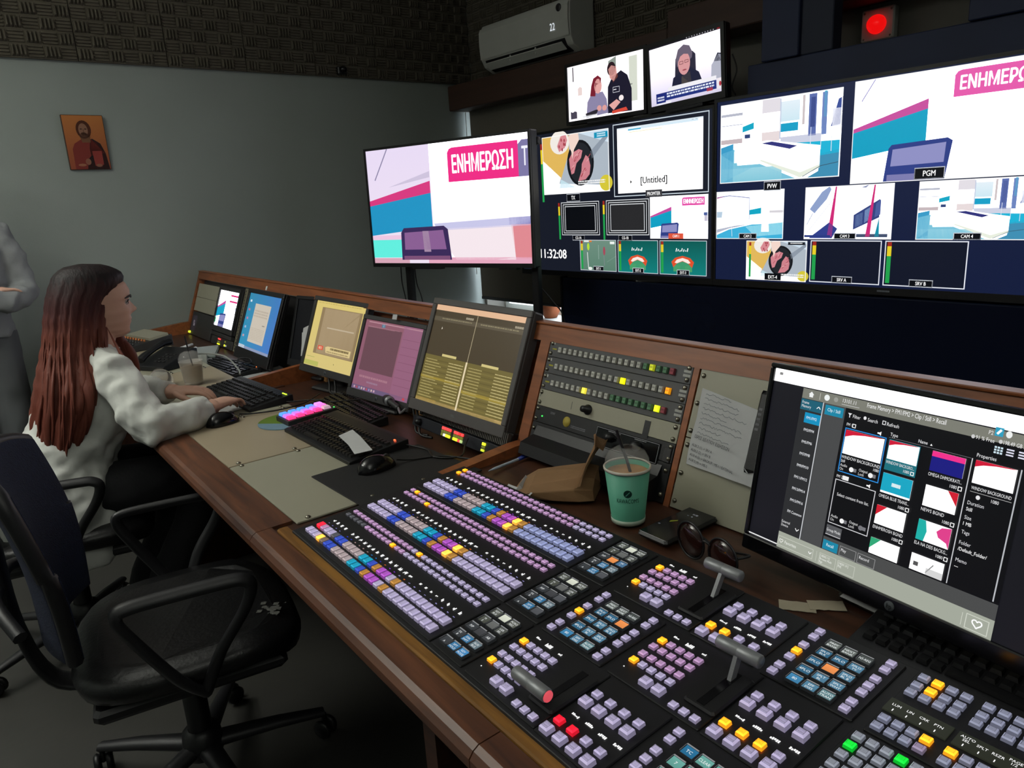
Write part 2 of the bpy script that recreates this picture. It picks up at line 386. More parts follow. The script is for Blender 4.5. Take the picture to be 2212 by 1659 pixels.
for k in range(5):   # tiles behind and beside the air conditioner, on the back wall
    o = link('foam_tile', fm); o.rotation_euler = (0, 0, -math.pi / 2); o.location = (XL + .05 + k * FW, YB - .001, 2.277)
    tag(o, ['grey acoustic foam tile on the back wall in the corner', 'grey acoustic foam tile on the back wall hidden behind the air conditioner', 'grey acoustic foam tile right beside the air conditioner', 'grey acoustic foam tile above the small left television', 'grey acoustic foam tile above the small right television'][k], 'foam tile', 'acoustic foam tiles on the back wall')
    o2 = o.copy(); col.objects.link(o2); o2.location.z += .502; o2.scale = (1, 1, .72); tag(o2, ['upper foam tile of the back wall in the corner', 'upper foam tile of the back wall above the air conditioner, left', 'upper foam tile of the back wall above the air conditioner, right', 'upper foam tile of the back wall over the small left television', 'upper foam tile of the back wall over the small right television'][k], 'foam tile')
# small black sensor at the lower edge of the foam
t = thing('wall_sensor', 'small black sensor at the lower edge of the wall foam', 'sensor', (XL + .05, 2.596, 2.32))
b = MB(); b.box(-.045, -.035, -.03, .0, .035, .02, b=.006); b.build('housing', M_BLACK, t)
b = MB(); b.lathe([(.001, .03), (.018, .026), (.024, .012), (.024, 0)], 14, axis='x'); b.build('lens', M_BLACKG, t)

# the painted panel on the left wall
t = thing('icon_painting', 'small painted wooden panel of a robed figure on orange ground on the left wall', 'painting', (XL + .002, .942, 1.845), (R(2.2), 0, R(90)))
b = MB(); b.box(-.105, -.02, -.148, .105, 0, .148, b=.003); b.build('board', M_WOODD, t)
b = MB(); c = Cv(b, .204, .29, y0=-.0205)
c.grad(0, 0, 1, 1, '#b4713a', '#8d4630'); c.L = 1
c.poly([(.12, 1), (.13, .62), (.2, .52), (.38, .44), (.62, .44), (.82, .52), (.92, .7), (.97, 1)], '#7a2f28')
c.poly([(.55, .62), (.6, .44), (.66, .43), (.84, .52), (.93, .7), (.98, 1), (.42, 1), (.46, .82), (.56, .75)], '#23282a'); c.L = 2
c.ell(.48, .26, .185, .17, '#4a2412'); c.poly([(.35, .36), (.62, .36), (.6, .5), (.4, .5)], '#6d4a33'); c.L = 3
c.ell(.47, .27, .115, .125, '#8a6450'); c.ell(.47, .37, .1, .06, '#4a2a1c'); c.poly([(.6, .66), (.84, .66), (.84, .92), (.62, .94)], '#8a3630'); c.L = 4
c.ell(.42, .25, .03, .01, '#3a2418'); c.ell(.53, .25, .03, .01, '#3a2418'); c.line(.475, .25, .475, .31, .004, '#6d4a38'); c.ell(.46, .86, .07, .06, '#8a5a48'); c.ell(.72, .93, .08, .03, '#8a5a48')
c.ell(.3, .92, .1, .025, '#a06a50')
b.build('picture', M_PRINT, t)

# ------------------------------------------------------------------ air conditioner
t = thing('air_conditioner', 'white wall mounted air conditioner above the pelmet showing 22', 'air conditioner', (-3.93, YB - .042, 2.275))
pr = [(0, .31), (-.19, .31), (-.215, .27), (-.222, .18), (-.215, .08), (-.19, .035), (-.12, .0), (0, .0)]
b = MB(); b.prism(pr, -.455, .455); b.build('body', M_ACW, t, bevel=.008)
b = MB(); b.prism([(-.216, .285), (-.228, .26), (-.231, .18), (-.2235, .085), (-.218, .09), (-.222, .18), (-.218, .26)], -.45, .45); b.build('front_panel', M_ACW, t)
b = MB(); b.prism([(-.222, .072), (-.2, .03), (-.14, .002), (-.13, .012), (-.185, .045), (-.21, .078)], -.40, .40); b.build('air_slot', M_BLACK, t)
b = MB(); b.prism([(-.235, .05), (-.19, .012), (-.186, .016), (-.231, .055)], -.39, .39); b.build('louver', M_ACW, t)
for x in (-.13, .13):
    b = MB(); b.box(x - .006, -.222, .03, x + .006, -.2, .068); b.build('louver_pin', M_ACW, t)
b = MB(); b.lathe([(.001, .0035), (.022, .0035), (.024, 0)], 18, axis='y', o=(.37, -.2285, .255)); b.build('badge', M_GREYP, t)
b = MB(); c = Cv(b, .075, .048, .31, .155, y0=-.2325); c.txt('22', .5, .95, .9, (.75, .8, .85), 'c'); b.build('display', M_GLYPH, t)

# red warning lamp on the back wall
t = thing('warning_lamp', 'glowing red dome lamp on a square white box on the back wall', 'lamp', (-1.68, YB - .001, 2.075))
b = MB(); b.box(-.075, -.05, -.07, .075, 0, .07, b=.006); b.build('box', M_ACW, t)
b = MB(); b.lathe([(.042, 0), (.042, .012), (.036, .032), (.02, .046), (.001, .05)], 20, axis='y', o=(0, -.05, 0)); b.build('dome', M_RED, t)
for x in (-.06, .06):
    for z in (-.055, .055):
        b = MB(); b.lathe([(.005, 0), (.004, .003), (.001, .003)], 8, axis='y', o=(x, -.05, z)); b.build('screw', M_SCREW, t)
# dark boards of the monitor wall
def board(name, label, x0, x1, z0, z1, y0, y1, mt, bev=.004):
    b = MB(); b.box(x0, y0, z0, x1, y1, z1, b=bev); o = b.build(name, mt); return tag(o, label, 'panel')
board('backing_board', 'dark navy backing board behind the large right television', -2.06, 1.0, .0, 1.93, 3.22, 3.26, M_NAVY)
board('wall_column', 'tall dark navy column beside the red warning lamp, television side', -1.98, -1.80, 1.931, ZC - .001, 3.20, 3.28, M_NAVY)
board('wall_column', 'tall dark column next to the red warning lamp on its left', -1.80, -1.655, 1.931, ZC - .001, 3.22, 3.30, mat('navy_board_soft', '#20263a', rough=.7, noise=(5, .15)))
board('wall_column', 'tall dark navy column right of the red warning lamp', -1.13, .6, 1.931, ZC - .001, 3.20, 3.28, M_NAVY)
t = thing('lower_glass_panel', 'large glossy black panel under the lit televisions behind the console', 'panel', (-3.255, 3.10, .0))
b = MB(); b.box(0, 0, .0, 3.9, .05, .905, b=.006); b.build('glass', mat('dark_gloss_glass', '#161d30', rough=.08, spec=.5, noise=(2, .1)), t)
b = MB(); b.box(-.012, -.004, 0, 0, .05, .91); b.build('edge_trim', M_BLACK, t)
# ------------------------------------------------------------------ pictures on the screens
HOT = (3.6, 3.6, 3.9)
WHT = '#f4f2fb'
def set_news(c, big=True, pgm=False):
    """empty news set: white wall, pink and blue stripe, chair"""
    c.rect(0, 0, 1, 1, HOT if pgm else (1.15, 1.12, 1.2)); c.L += 1
    if not pgm:
        c.grad(0, 0, .425, 1, '#e9dcf5', '#efe2f2'); c.grad(.425, 0, 1, .62, (3.0, 3.0, 3.2), (3.0, 3.0, 3.1)); c.L += 1
        c.line(.15, .0, .05, .26, c.h * .012, '#8f86a8'); c.poly([(.14, .33), (.42, .22), (.42, .27)], '#cfc4dd'); c.L += 1
    else:
        c.line(.11, .0, .04, .2, c.h * .012, '#9a96c8')
    e = .42 if not pgm else .385
    c.poly([(0, .44 if not pgm else .46), (e, .30 if not pgm else .25), (e, .40 if not pgm else .34), (0, .485 if not pgm else .50)], '#d83a80' if not pgm else '#c8509f')
    c.poly([(0, .485 if not pgm else .5), (e, .40 if not pgm else .34), (e, .69 if not pgm else .65), (0, .75)], '#2294c4' if not pgm else '#0fa0c4')
    if not pgm:
        c.rect(0, .75, .25, .79, '#eec8e2'); c.rect(0, .79, .25, .95, '#62efdf'); c.rect(.38, .95, 1, 1, '#e6a9c0'); c.rect(0, .955, .25, 1, '#d8a7b8')
        c.poly([(.43, .66), (1, .63), (1, .70), (.45, .72)], '#c9c8ea'); c.poly([(.42, .705), (.9, .695), (.91, .97), (.56, .97)], '#f6e8ee')
        c.poly([(.88, .635), (1, .63), (1, .69), (.88, .69)], '#5a55a8'); c.poly([(.89, .69), (1, .69), (1, .96), (.91, .96)], '#e08a92'); c.L += 1
        c.poly([(.2, .97), (.205, .73), (.225, .69), (.49, .68), (.515, .71), (.53, .97)], '#3a2a58'); c.L += 1
        c.poly([(.225, .88), (.228, .73), (.485, .715), (.5, .88)], '#8a5f93'); c.poly([(.355, .9), (.35, .72), (.39, .72), (.4, .9)], '#a58aa6'); c.rect(.215, .935, .52, .97, '#7d5077'); c.L += 1
    else:
        c.rect(.93, .4, 1, .47, '#4a5f9c'); c.rect(.94, .47, 1, .6, '#c9c4d8')
        c.L += 1; c.poly([(.18, 1), (.2, .68), (.215, .645), (.49, .62), (.515, .65), (.5, .86), (.49, 1)], '#2f3f86'); c.L += 1
        c.poly([(.215, .85), (.222, .69), (.485, .66), (.48, .84)], '#8f90c4'); c.rect(.2, .93, .48, 1, '#7d7cb0'); c.L += 1
def pink_sign(c, x0, y0, x1, y1, txt='ΕΝΗΜΕΡΩΣΗ', tail=None):
    c.L += 1
    c.poly([(x0, y1), (x0, y0 + .04), (x0 + .012, y0 + .01), (x0 + .03, y0), (x1, y0), (x1, y1)], '#f02c86' if tail else '#e65aac')
    if tail:
        c.poly([(x1, y1), (x1, y0 + .03), (x1 + .02, y0), (1, y0), (1, y1)], '#7d78a6')
    c.L += 1
    k = (x1 - x0) * .86 * c.w; vs, fs, a, b_ = text_geo(txt); size = (y1 - y0) * .5; wd = (b_ - a) * size * c.h / .7
    c.txt(txt, x0 + .028, y0 + (y1 - y0) * .74, size, (1.5, 1.5, 1.5), 'l', .035, sx=k / wd)
    if tail: c.txt(tail, x1 + .02, y0 + (y1 - y0) * .70, size, '#f4f4ff', 'l', .02, sx=k / wd)
def set_desk(c, dim=1):
    """studio with a white desk on a blue floor"""
    c.rect(0, 0, 1, 1, (2.8, 2.85, 3.0)); c.L += 1
    c.rect(0, .12, .2, .155, '#b9bccb'); c.rect(.0, .26, .2, .27, '#a0a6c0'); c.rect(.37, .0, .52, .17, '#e4dfe6'); c.rect(.37, .4, .52, .52, '#e9dcdd'); c.rect(.52, .02, .53, .5, '#c6cfe4')
    c.grad(.53, .06, .68, .3, '#e6f2fa', '#cfe9f4'); c.rect(.53, .32, .67, .42, '#18a0c8'); c.rect(.70, .02, .72, .36, '#cfc4c6')
    c.rect(.75, .02, .81, .5, '#5d6fae'); c.rect(.85, .02, .89, .5, '#6e86c0'); c.rect(.865, .0, .885, .3, '#3fbcd4'); c.poly([(.92, .42), (.97, .12), (1, .1), (1, .4)], '#3a4f98'); c.rect(.765, .06, .80, .4, '#33407c'); c.rect(.93, .22, 1, .42, '#f0f2ff')
    c.poly([(.2, .3), (.3, .26), (.3, .34), (.2, .37)], '#14a7c6'); c.rect(.22, .4, .27, .45, '#32467a'); c.rect(.0, .44, .2, .5, '#c8b9bd'); c.rect(.53, .48, .85, .6, '#cfd2e4'); c.L += 1
    c.poly([(0, .54), (.12, .5), (.12, 1), (0, 1)], '#3a9cc9'); c.poly([(.52, .56), (1, .58), (1, .72), (.85, .74)], '#1fb4d8'); c.poly([(.0, .62), (.13, .57), (.16, .78), (.36, .78), (.68, 1), (0, 1)], '#7cc4dc'); c.grad(.0, .82, .55, 1, '#a9dbe6', '#84c6d6')
    c.poly([(.85, .72), (1, .68), (1, 1), (.74, 1), (.84, .92)], '#3f8fb4'); c.L += 1
    c.poly([(.13, .6), (.2, .54), (.42, .5), (.85, .62), (.85, .88), (.70, .985), (.36, .745), (.13, .745)], (1.8, 1.85, 1.85)); c.L += 1
    c.poly([(.37, .53), (.46, .52), (.67, .6), (.61, .63)], '#33357c'); c.poly([(.36, .745), (.70, .985), (.85, .88), (.85, .84), (.7, .92), (.37, .73)], '#e9efe0')
    for i in range(3): c.rect(.77 + .08 * i, .4 + .03 * i, .775 + .08 * i, .64 + .03 * i, '#dfe6f4')
    c.L += 1; c.line(.72, .975, .86, .86, c.h * .008, '#3a5a6e'); c.line(.86, .86, .99, .83, c.h * .008, '#3a5a6e')
def set_cam2(c):
    c.rect(0, 0, 1, 1, (1.7, 1.75, 1.8)); c.L += 1
    c.poly([(.0, .11), (.2, .08), (.5, .14), (.5, .16), (.2, .1), (0, .14)], '#9aa0c8'); c.poly([(0, .12), (.12, .1), (0, .15)], '#c8307e'); c.rect(.5, .14, .51, .6, '#b4bcd6'); c.poly([(.51, .4), (.68, .36), (.68, .48), (.51, .5)], '#10a6c4'); c.rect(.0, .42, .1, .55, '#b9cfe2'); c.poly([(.1, .35), (.48, .37), (.46, .62), (.06, .8)], (1.7, 1.75, 1.8)); c.rect(.8, .42, 1, .47, '#d8d4da')
    c.L += 1; c.poly([(0, .92), (.2, .8), (.55, .7), (1, .68), (1, 1), (0, 1)], '#3fb2dc'); c.poly([(.45, .74), (1, .66), (1, .9), (.6, .95)], '#9fe0ee'); c.poly([(0, .8), (.3, .72), (.5, .7), (.2, .78), (0, .88)], '#b8bccd'); c.L += 1; c.poly([(.70, .4), (.78, .4), (.8, .85), (.69, .85)], (1.8, 1.8, 1.8)); c.line(.24, .74, .25, .95, c.h * .012, '#dcebf6')
def set_cam3(c):
    c.rect(0, 0, 1, 1, (1.6, 1.6, 1.7)); c.L += 1
    c.poly([(.06, .42), (.2, .1), (.29, .0), (.31, .06), (.26, .24), (.12, .5)], '#8fa2cc'); c.line(.1, .5, .03, .72, c.h * .012, '#9aa6c4'); c.line(.0, .95, .36, .2, c.h * .008, '#b9bfd2'); c.line(.0, .7, .42, .02, c.h * .006, '#c4c8d8')
    c.poly([(.28, .95), (.36, .0), (.375, .0), (.34, .95)], '#d02a78'); c.poly([(.06, .98), (.3, .68), (.4, .8), (.34, .98)], '#31408c'); c.poly([(.58, .55), (.86, .27), (.86, .6), (.58, .82)], '#33427e'); c.poly([(.6, .56), (.68, .5), (.68, .72), (.6, .78)], '#7d97c4'); c.poly([(.7, .47), (.76, .41), (.76, .63), (.7, .7)], '#7d97c4'); c.L += 1
    c.poly([(.72, .95), (.79, .0), (.805, .0), (.77, .95)], '#d02a78'); c.poly([(.82, .35), (.87, .28), (.87, .55), (.81, .6)], '#4a5c9c'); c.poly([(.82, .95), (.86, .6), (.87, .95)], '#1490a8'); c.rect(.0, .92, .32, .96, '#2b3c84'); c.rect(.62, .9, .96, .96, '#46536f'); c.poly([(.65, .05), (.74, .0), (.70, .06)], '#8f97b8')
def steak(c, seed=1, small=False):
    """frying pan with steaks seen from above"""
    c.rect(0, 0, 1, 1, '#aeb9c4'); c.L += 1
    c.poly([(0, 0), (.42, 0), (.42, .3), (.28, .75), (0, .62)], '#e2b85c'); c.poly([(0, .4), (.28, .72), (.25, .82), (0, 1)], (1.4, 1.4, 1.45)); c.poly([(.55, 0), (1, .22), (1, 0)], '#cfe0ee'); c.poly([(.25, .82), (1, .9), (1, 1), (0, 1)], (1.3, 1.3, 1.35)); c.poly([(.28, .75), (.5, .9), (.25, .9)], '#c4e0ea'); c.L += 1
    c.ell(.28, .12, .15, .2, '#f2ece4'); c.ell(.585, .5, .20, .38, '#15171c', 28); c.poly([(.72, .35), (.98, .06), (1, .12), (.76, .45)], '#8f9aa8'); c.ell(.95, .86, .09, .13, '#d6c83a'); c.L += 1
    c.ell(.585, .5, .175, .335, '#23262c', 28); c.L += 1
    c.poly([(.27, .28), (.24, .18), (.3, .02), (.38, .0), (.4, .1), (.36, .22)], '#d88a92'); c.poly([(.43, .56), (.42, .42), (.47, .32), (.57, .27), (.625, .30), (.60, .42), (.53, .50), (.49, .66), (.45, .68)], '#d2848e'); c.poly([(.55, .80), (.60, .64), (.61, .52), (.67, .38), (.71, .42), (.735, .56), (.72, .70), (.66, .78)], '#cf828c'); c.L += 1
    r = random.Random(seed)
    for i in range(18):
        k = r.random(); x, y = (.44 + .12 * k, .60 - .28 * k) if i % 2 else (.60 + .09 * k, .73 - .28 * k)
        x += r.uniform(-.02, .02); y += r.uniform(-.03, .03); c.line(x, y, x + .035, y - .05 + r.uniform(-.03, .03), c.h * .014, '#b0505c' if i % 3 else '#e4a8aa')
    for i in range(6): c.ell(.27 + r.random() * .1, .05 + r.random() * .2, .012, .03, '#a84450', 7)
    c.poly([(.44, .25), (.42, .05), (.46, 0), (.57, 0), (.58, .12), (.5, .27), (.47, .42), (.46, .3)], '#f4d8cc')
    if not small:
        c.rect(.8, .04, .99, .13, '#1795bb'); c.L += 1; c.scribble(.84, .055, .96, .125, '#d6f0fa', 2, 3); c.scribble(.55, .80, .94, .87, '#f8f8f8', 2, 5)
    else:
        c.rect(.7, .03, .97, .1, '#20242c'); c.L += 1; c.scribble(.74, .045, .93, .085, '#e8e8e8', 1, 3); c.scribble(.55, .82, .97, .92, '#f6f6f6', 2, 5)
def vmeter(c, x0, y0, x1, y1):
    d = y1 - y0
    c.rect(x0, y0, x1, y0 + d * .10, '#a02c22'); c.rect(x0, y0 + d * .10, x1, y0 + d * .34, '#e8cf2a'); c.rect(x0, y0 + d * .34, x1, y1, '#23a04e')
def tagbox(c, x0, y0, x1, y1, s, bg='#0a0c12', fg='#ffffff', fr=True):
    c.L += 1; c.rect(x0, y0, x1, y1, bg)
    if fr: c.frame(x0, y0, x1, y1, c.h * .004, '#dfe4ee')
    c.L += 1; c.txt(s, (x0 + x1) / 2, y1 - (y1 - y0) * .26, (y1 - y0) * .48, fg, 'c', .02); c.L -= 2
def ribbon(c):
    """teal card with a red ribbon and white script-like strokes"""
    c.grad(0, 0, 1, 1, '#0d5a54', '#12807c'); c.L += 1
    c.ell(.5, .72, .2, .22, '#3f9a6e'); c.rect(.3, .72, .45, .9, '#4ba06a'); c.rect(.55, .72, .7, .9, '#4ba06a'); c.L += 1
    c.poly([(.26, .62), (.34, .5), (.5, .44), (.66, .5), (.74, .62), (.7, .78), (.62, .66), (.5, .6), (.38, .66), (.3, .78)], '#e0522e'); c.L += 1
    c.poly([(.33, .64), (.38, .55), (.5, .5), (.62, .55), (.67, .64), (.62, .66), (.5, .585), (.38, .66)], '#fbe9e0')
    for i in range(7): c.line(.36 + .04 * i, .32 - .01 * (i % 2), .375 + .04 * i, .22 + .03 * (i % 3), c.h * .03, '#ffffff')
def pitch(c):
    c.grad(0, 0, 1, 1, '#6f8f80', '#5c8270'); c.L += 1
    c.ell(.24, .22, .035, .12, '#b8e03c'); c.line(.21, .4, .23, .9, c.h * .03, '#dfe8e4'); c.ell(.68, .35, .03, .14, '#a8485a'); c.line(.67, .5, .68, .82, c.h * .03, '#7a8a88'); c.rect(.52, .16, .53, .62, '#9fb8ae'); c.rect(.12, .02, .26, .07, '#e6ece8'); c.rect(.27, .02, .34, .07, '#e07a2a'); c.rect(.84, .05, .96, .13, '#eef4f0'); c.ell(.28, .93, .06, .05, '#e8efe8'); c.line(.75, .7, 1, .5, c.h * .01, '#86a296')
def two_cooks(c):
    c.rect(0, 0, 1, 1, (1.5, 1.42, 1.48)); c.L += 1
    c.rect(.07, .02, .085, .28, '#4a444c'); c.poly([(.14, .55), (.14, .42), (.17, .39), (.2, .42), (.2, .55)], '#ecd8d4'); c.rect(.82, .06, .92, .82, '#d8ddcf'); c.poly([(.56, .06), (.66, .0), (.66, .3), (.56, .22)], '#8f9a90'); c.rect(.82, .52, .86, .54, '#555'); c.L += 1
    c.poly([(.25, .98), (.27, .7), (.33, .56), (.48, .56), (.53, .7), (.55, .95)], '#8d86a8'); c.poly([(.54, .96), (.55, .5), (.6, .36), (.72, .26), (.8, .36), (.85, .6), (.85, .98)], '#1c1a2c'); c.L += 1
    c.poly([(.31, .6), (.33, .42), (.36, .3), (.42, .26), (.465, .32), (.46, .4), (.40, .42), (.38, .62)], '#7a2030'); c.ell(.42, .45, .05, .13, '#e6a8a4'); c.ell(.6, .2, .055, .12, '#2c1c22'); c.poly([(.56, .2), (.6, .14), (.66, .18), (.67, .3), (.63, .42), (.58, .36)], '#d89a94'); c.poly([(.6, .34), (.68, .3), (.68, .36), (.62, .44)], '#6a3a36'); c.L += 1
    c.ell(.5, .85, .03, .05, '#e0a09c'); c.ell(.43, .84, .03, .05, '#e0a09c'); c.poly([(.56, .82), (.66, .74), (.71, .8), (.62, .92)], '#e6a8a4'); c.ell(.72, .73, .03, .05, '#f6ecec'); c.frame(.615, .52, .70, .62, c.h * .008, '#d8d8e4'); c.rect(.625, .56, .66, .575, '#e8e8f0')
    c.rect(.2, .93, .4, .97, '#f0f0f4'); c.poly([(.24, .9), (.38, .86), (.42, .86), (.39, .94), (.25, .95)], '#2a2630'); c.poly([(.6, .93), (.78, .9), (.8, .96), (.6, .98)], '#d84a3a'); c.poly([(.03, .96), (.03, .82), (.06, .84), (.09, .82), (.12, .84), (.12, .96)], '#4a4656')
def video_call(c):
    c.grad(0, 0, 1, 1, (1.45, 1.4, 1.5), '#d9d2ea'); c.L += 1
    c.rect(0, -.02, 1, .03, '#17151c'); c.rect(.95, -.015, .99, .02, '#c03038')
    for i in range(11): c.rect(.54 + .036 * i, .0, .552 + .036 * i, .018, '#cfcfd6')
    c.poly([(.36, .68), (.38, .3), (.42, .24), (.62, .24), (.66, .3), (.66, .68)], '#2c2a3c'); c.poly([(.86, .76), (.87, .55), (.96, .4), (1, .42), (1, .8)], '#b4b6c6'); c.poly([(.9, .5), (.95, .38), (1, .4), (1, .52)], '#2c3040'); c.L += 1
    c.poly([(.3, .82), (.34, .6), (.45, .52), (.6, .5), (.7, .6), (.76, .82)], '#20223a'); c.poly([(.45, .8), (.46, .6), (.58, .56), (.6, .78)], '#5a5248'); c.poly([(.40, .44), (.385, .30), (.42, .16), (.5, .10), (.58, .14), (.62, .26), (.61, .34), (.57, .38), (.44, .40)], '#6a6072'); c.L += 1
    c.ell(.5, .40, .085, .19, '#d99a9c'); c.L += 1; c.poly([(.42, .36), (.43, .22), (.5, .16), (.57, .2), (.585, .34), (.56, .27), (.5, .25), (.45, .28)], '#6a6072'); c.frame(.435, .36, .49, .41, c.h * .008, '#6a3a42'); c.frame(.51, .355, .565, .4, c.h * .008, '#6a3a42'); c.ell(.505, .51, .03, .012, '#a04a56'); c.L += 1
    c.rect(.26, .73, .93, .80, '#f2f0f6'); c.rect(.22, .80, .93, .94, '#22327e'); c.rect(.08, .80, .22, .97, '#1d2a78'); c.rect(.08, .965, .3, .99, '#f4f4f8'); c.rect(.8, .90, .88, .95, '#c0402e'); c.rect(.94, .78, 1, .95, '#efe8ee'); c.L += 1
    c.ell(.98, .87, .015, .04, '#b03040'); c.scribble(.24, .82, .9, .91, '#eef2ff', 2, 11); c.scribble(.1, .86, .2, .95, '#e8ecff', 2, 12)
# ------------------------------------------------------------------ televisions
def tv_body(t, w, h, bz=.012, dep=.055, bot=.02, mt=None):
    """housing with raised thin bezel around a w x h screen; faces -Y, centred on the screen"""
    mt = mt or M_BLACK
    b = MB(); b.box(-w / 2 - bz, .002, -h / 2 - bot, w / 2 + bz, dep, h / 2 + bz, b=.006); b.box(-w * .35, dep, -h * .35, w * .35, dep + .03, h * .2, b=.008)
    b.build('housing', mt, t)
    b = MB(); y0, y1 = -.006, .004
    b.box(-w / 2 - bz, y0, h / 2, w / 2 + bz, y1, h / 2 + bz); b.box(-w / 2 - bz, y0, -h / 2 - bot, w / 2 + bz, y1, -h / 2)
    b.box(-w / 2 - bz, y0, -h / 2, -w / 2, y1, h / 2); b.box(w / 2, y0, -h / 2, w / 2 + bz, y1, h / 2)
    return b.build('bezel', mt, t)
def rect_screen(t, w, h, fn, k=1, name='screen'):
    b = MB(); c = Cv(b, w, h, k=k); fn(c); o = b.build(name, M_SCREEN, t); return o
# left television on a two-post floor stand, turned to the desk
def pic_left(c):
    set_news(c); pink_sign(c, .54, .05, .945, .325, tail='Τ')
TVL = (-3.558, 2.473, 1.386)
t = thing('television', 'large television on a black stand showing the pink news banner and an empty chair', 'television', TVL, (R(-1.3), 0, R(14.7)))
tv_body(t, 1.21, .68, .014, .06, .024)
rect_screen(t, 1.21, .68, pic_left)
b = MB(); b.box(-.28, -.008, -.375, -.05, .03, -.364); b.build('speaker_lip', M_BLACK, t); b = MB(); b.box(.38, -.008, -.375, .5, .03, -.364); b.build('speaker_lip', M_BLACK, t)
for x in (-.40, .565):
    b = MB(); b.box(x - .022, .075, -1.33, x + .022, .115, .36, b=.004); b.build('post', M_BLACK, t)
    b = MB(); b.box(x - .03, -.2, -1.375, x + .03, .38, -1.335, b=.006); b.build('foot', M_BLACK, t)
b = MB(); b.box(-.40, .09, -.9, .565, .11, -.86); b.build('crossbar', M_BLACK, t)
b = MB(); b.lathe([(.001, .03), (.02, .03), (.024, 0)], 12, axis='x', o=(.585, .09, .30)); b.build('clamp_knob', M_GREYP, t)
for pts, lb in (([(-4.08, 2.46, 1.02), (-4.10, 2.47, .9), (-4.085, 2.48, .75), (-4.11, 2.5, .4), (-4.1, 2.55, .02)], 'thin black cable hanging below the left corner of the large stand television'),
                ([(-3.98, 2.5, 1.02), (-3.97, 2.5, .9), (-3.92, 2.5, .78), (-3.9, 2.52, .4), (-3.93, 2.6, .02)], 'thin black cable hanging near the left post of the television stand'),
                ([(-3.08, 2.70, 1.03), (-3.06, 2.72, .93), (-2.98, 2.76, .82), (-2.93, 2.8, .7), (-2.9, 2.8, .3), (-2.92, 2.8, .02)], 'thin black cable hanging near the right post of the television stand')):
    b = MB(); b.tube(smooth_pts(pts), .004, 6); o = b.build('hanging_cable', M_CABLE); tag(o, lb, 'cable', 'cables under the stand television')
# the two large multi-view televisions
def abs_cv(c, x0, x1, z0, z1):
    def f(x, z): return ((x - x0) / (x1 - x0), (z1 - z) / (z1 - z0))
    def cell(xa, xb, za, zb):
        a, b_ = f(xa, zb); d, e = f(xb, za); return c.sub(a, b_, d, e)
    return f, cell
NAVYBG = '#141d3c'; MVBG = '#181c28'
def tagz(c, f, xa, xb, za, zb, s, **k):
    a, b_ = f(xa, zb); d, e = f(xb, za); c.L = 7; tagbox(c, a, b_, d, e, s, **k); c.L = 0
def pic_mv(c):
    X0, X1, Z0, Z1 = -3.605, -2.165, .945, 1.755
    f, cell = abs_cv(c, X0, X1, Z0, Z1)
    c.rect(0, 0, 1, 1, MVBG)
    s = cell(-3.375, -2.836, 1.402, 1.735); steak(s); s.frame(0, 0, 1, 1, .004, '#ffffff')
    c.L = 1; a, d = f(-3.395, 1.70); e, g = f(-3.378, 1.36); vmeter(c, a, d, e, g); c.L = 0
    tagz(c, f, -3.18, -3.07, 1.355, 1.40, 'TX')
    c.L = 1; a, d = f(-2.805, 1.748); e, g = f(-2.185, 1.368); c.frame(a, d, e, g, .005, '#c8d4de'); c.L = 0
    s = cell(-2.775, -2.22, 1.385, 1.725); s.rect(0, 0, 1, 1, (1.45, 1.45, 1.45)); s.L += 1; s.rect(.14, .03, .3, .055, '#58b4d8'); s.rect(.3, .02, .95, .05, '#d8ecf8'); s.rect(.0, .0, 1, .02, '#e0ecf4'); s.rect(.15, .075, .55, .085, '#f4e8b8'); s.L += 1
    s.txt('[Untitled]', .29, .865, .10, '#16181c', 'l', .02, sx=.95); s.poly([(.16, .80), (.18, .83), (.16, .86)], '#111111'); s.rect(.88, .02, .9, .025, '#888'); s.rect(.92, .02, .94, .025, '#888')
    tagz(c, f, -2.58, -2.47, 1.358, 1.395, 'PROMTER', bg='#3c3c40', fr=False)
    for xa, xb, nm in ((-3.233, -2.922, 'CG-1A'), (-2.868, -2.56, 'CG-1B')):
        s = cell(xa, xb, 1.16, 1.352); s.rect(0, 0, 1, 1, '#0c0e13')
        if nm == 'CG-1B': s.L += 1; s.rect(.1, .1, .9, .9, '#2a2a2c')
        s.L += 1; s.frame(0, 0, 1, 1, .004, '#dfe2e6'); s.frame(.05, .06, .95, .94, .004, '#dfe2e6'); s.frame(.1, .12, .9, .88, .004, '#dfe2e6')
        c.L = 1; a, d = f(xa - .026, 1.35); e, g = f(xa - .012, 1.135); vmeter(c, a, d, e, g); c.L = 0
        tagz(c, f, xa + .09, xa + .19, 1.13, 1.162, nm)
    s = cell(-2.552, -2.188, 1.142, 1.36); set_news(s, pgm=True); pink_sign(s, .57, .05, .95, .24, txt='ΕΝΗΜΕΡΩΣΗ'); s.frame(0, 0, 1, 1, .003, '#ffffff')
    tagz(c, f, -2.43, -2.335, 1.142, 1.170, 'CAM 1', bg='#e0583e', fr=False)
    for xa, xb, nm, fn in ((-3.086, -2.80, 'EXT-1', pitch), (-2.786, -2.501, 'EXT-2', ribbon), (-2.49, -2.193, 'EXT-3', ribbon)):
        s = cell(xa, xb, .955, 1.133); fn(s); s.L += 1; s.frame(0, 0, 1, 1, .003, '#d8dce6'); vmeter(s, .03, .03, .085, .95)
        tagz(c, f, (xa + xb) / 2 - .035, (xa + xb) / 2 + .045, .955, .983, nm)
    c.L = 3; a, d = f(-3.435, 1.02); c.txt('11:32:08', a, d, .068, (1.2, 1.2, 1.2), 'l', .02, sx=.92); c.L = 0
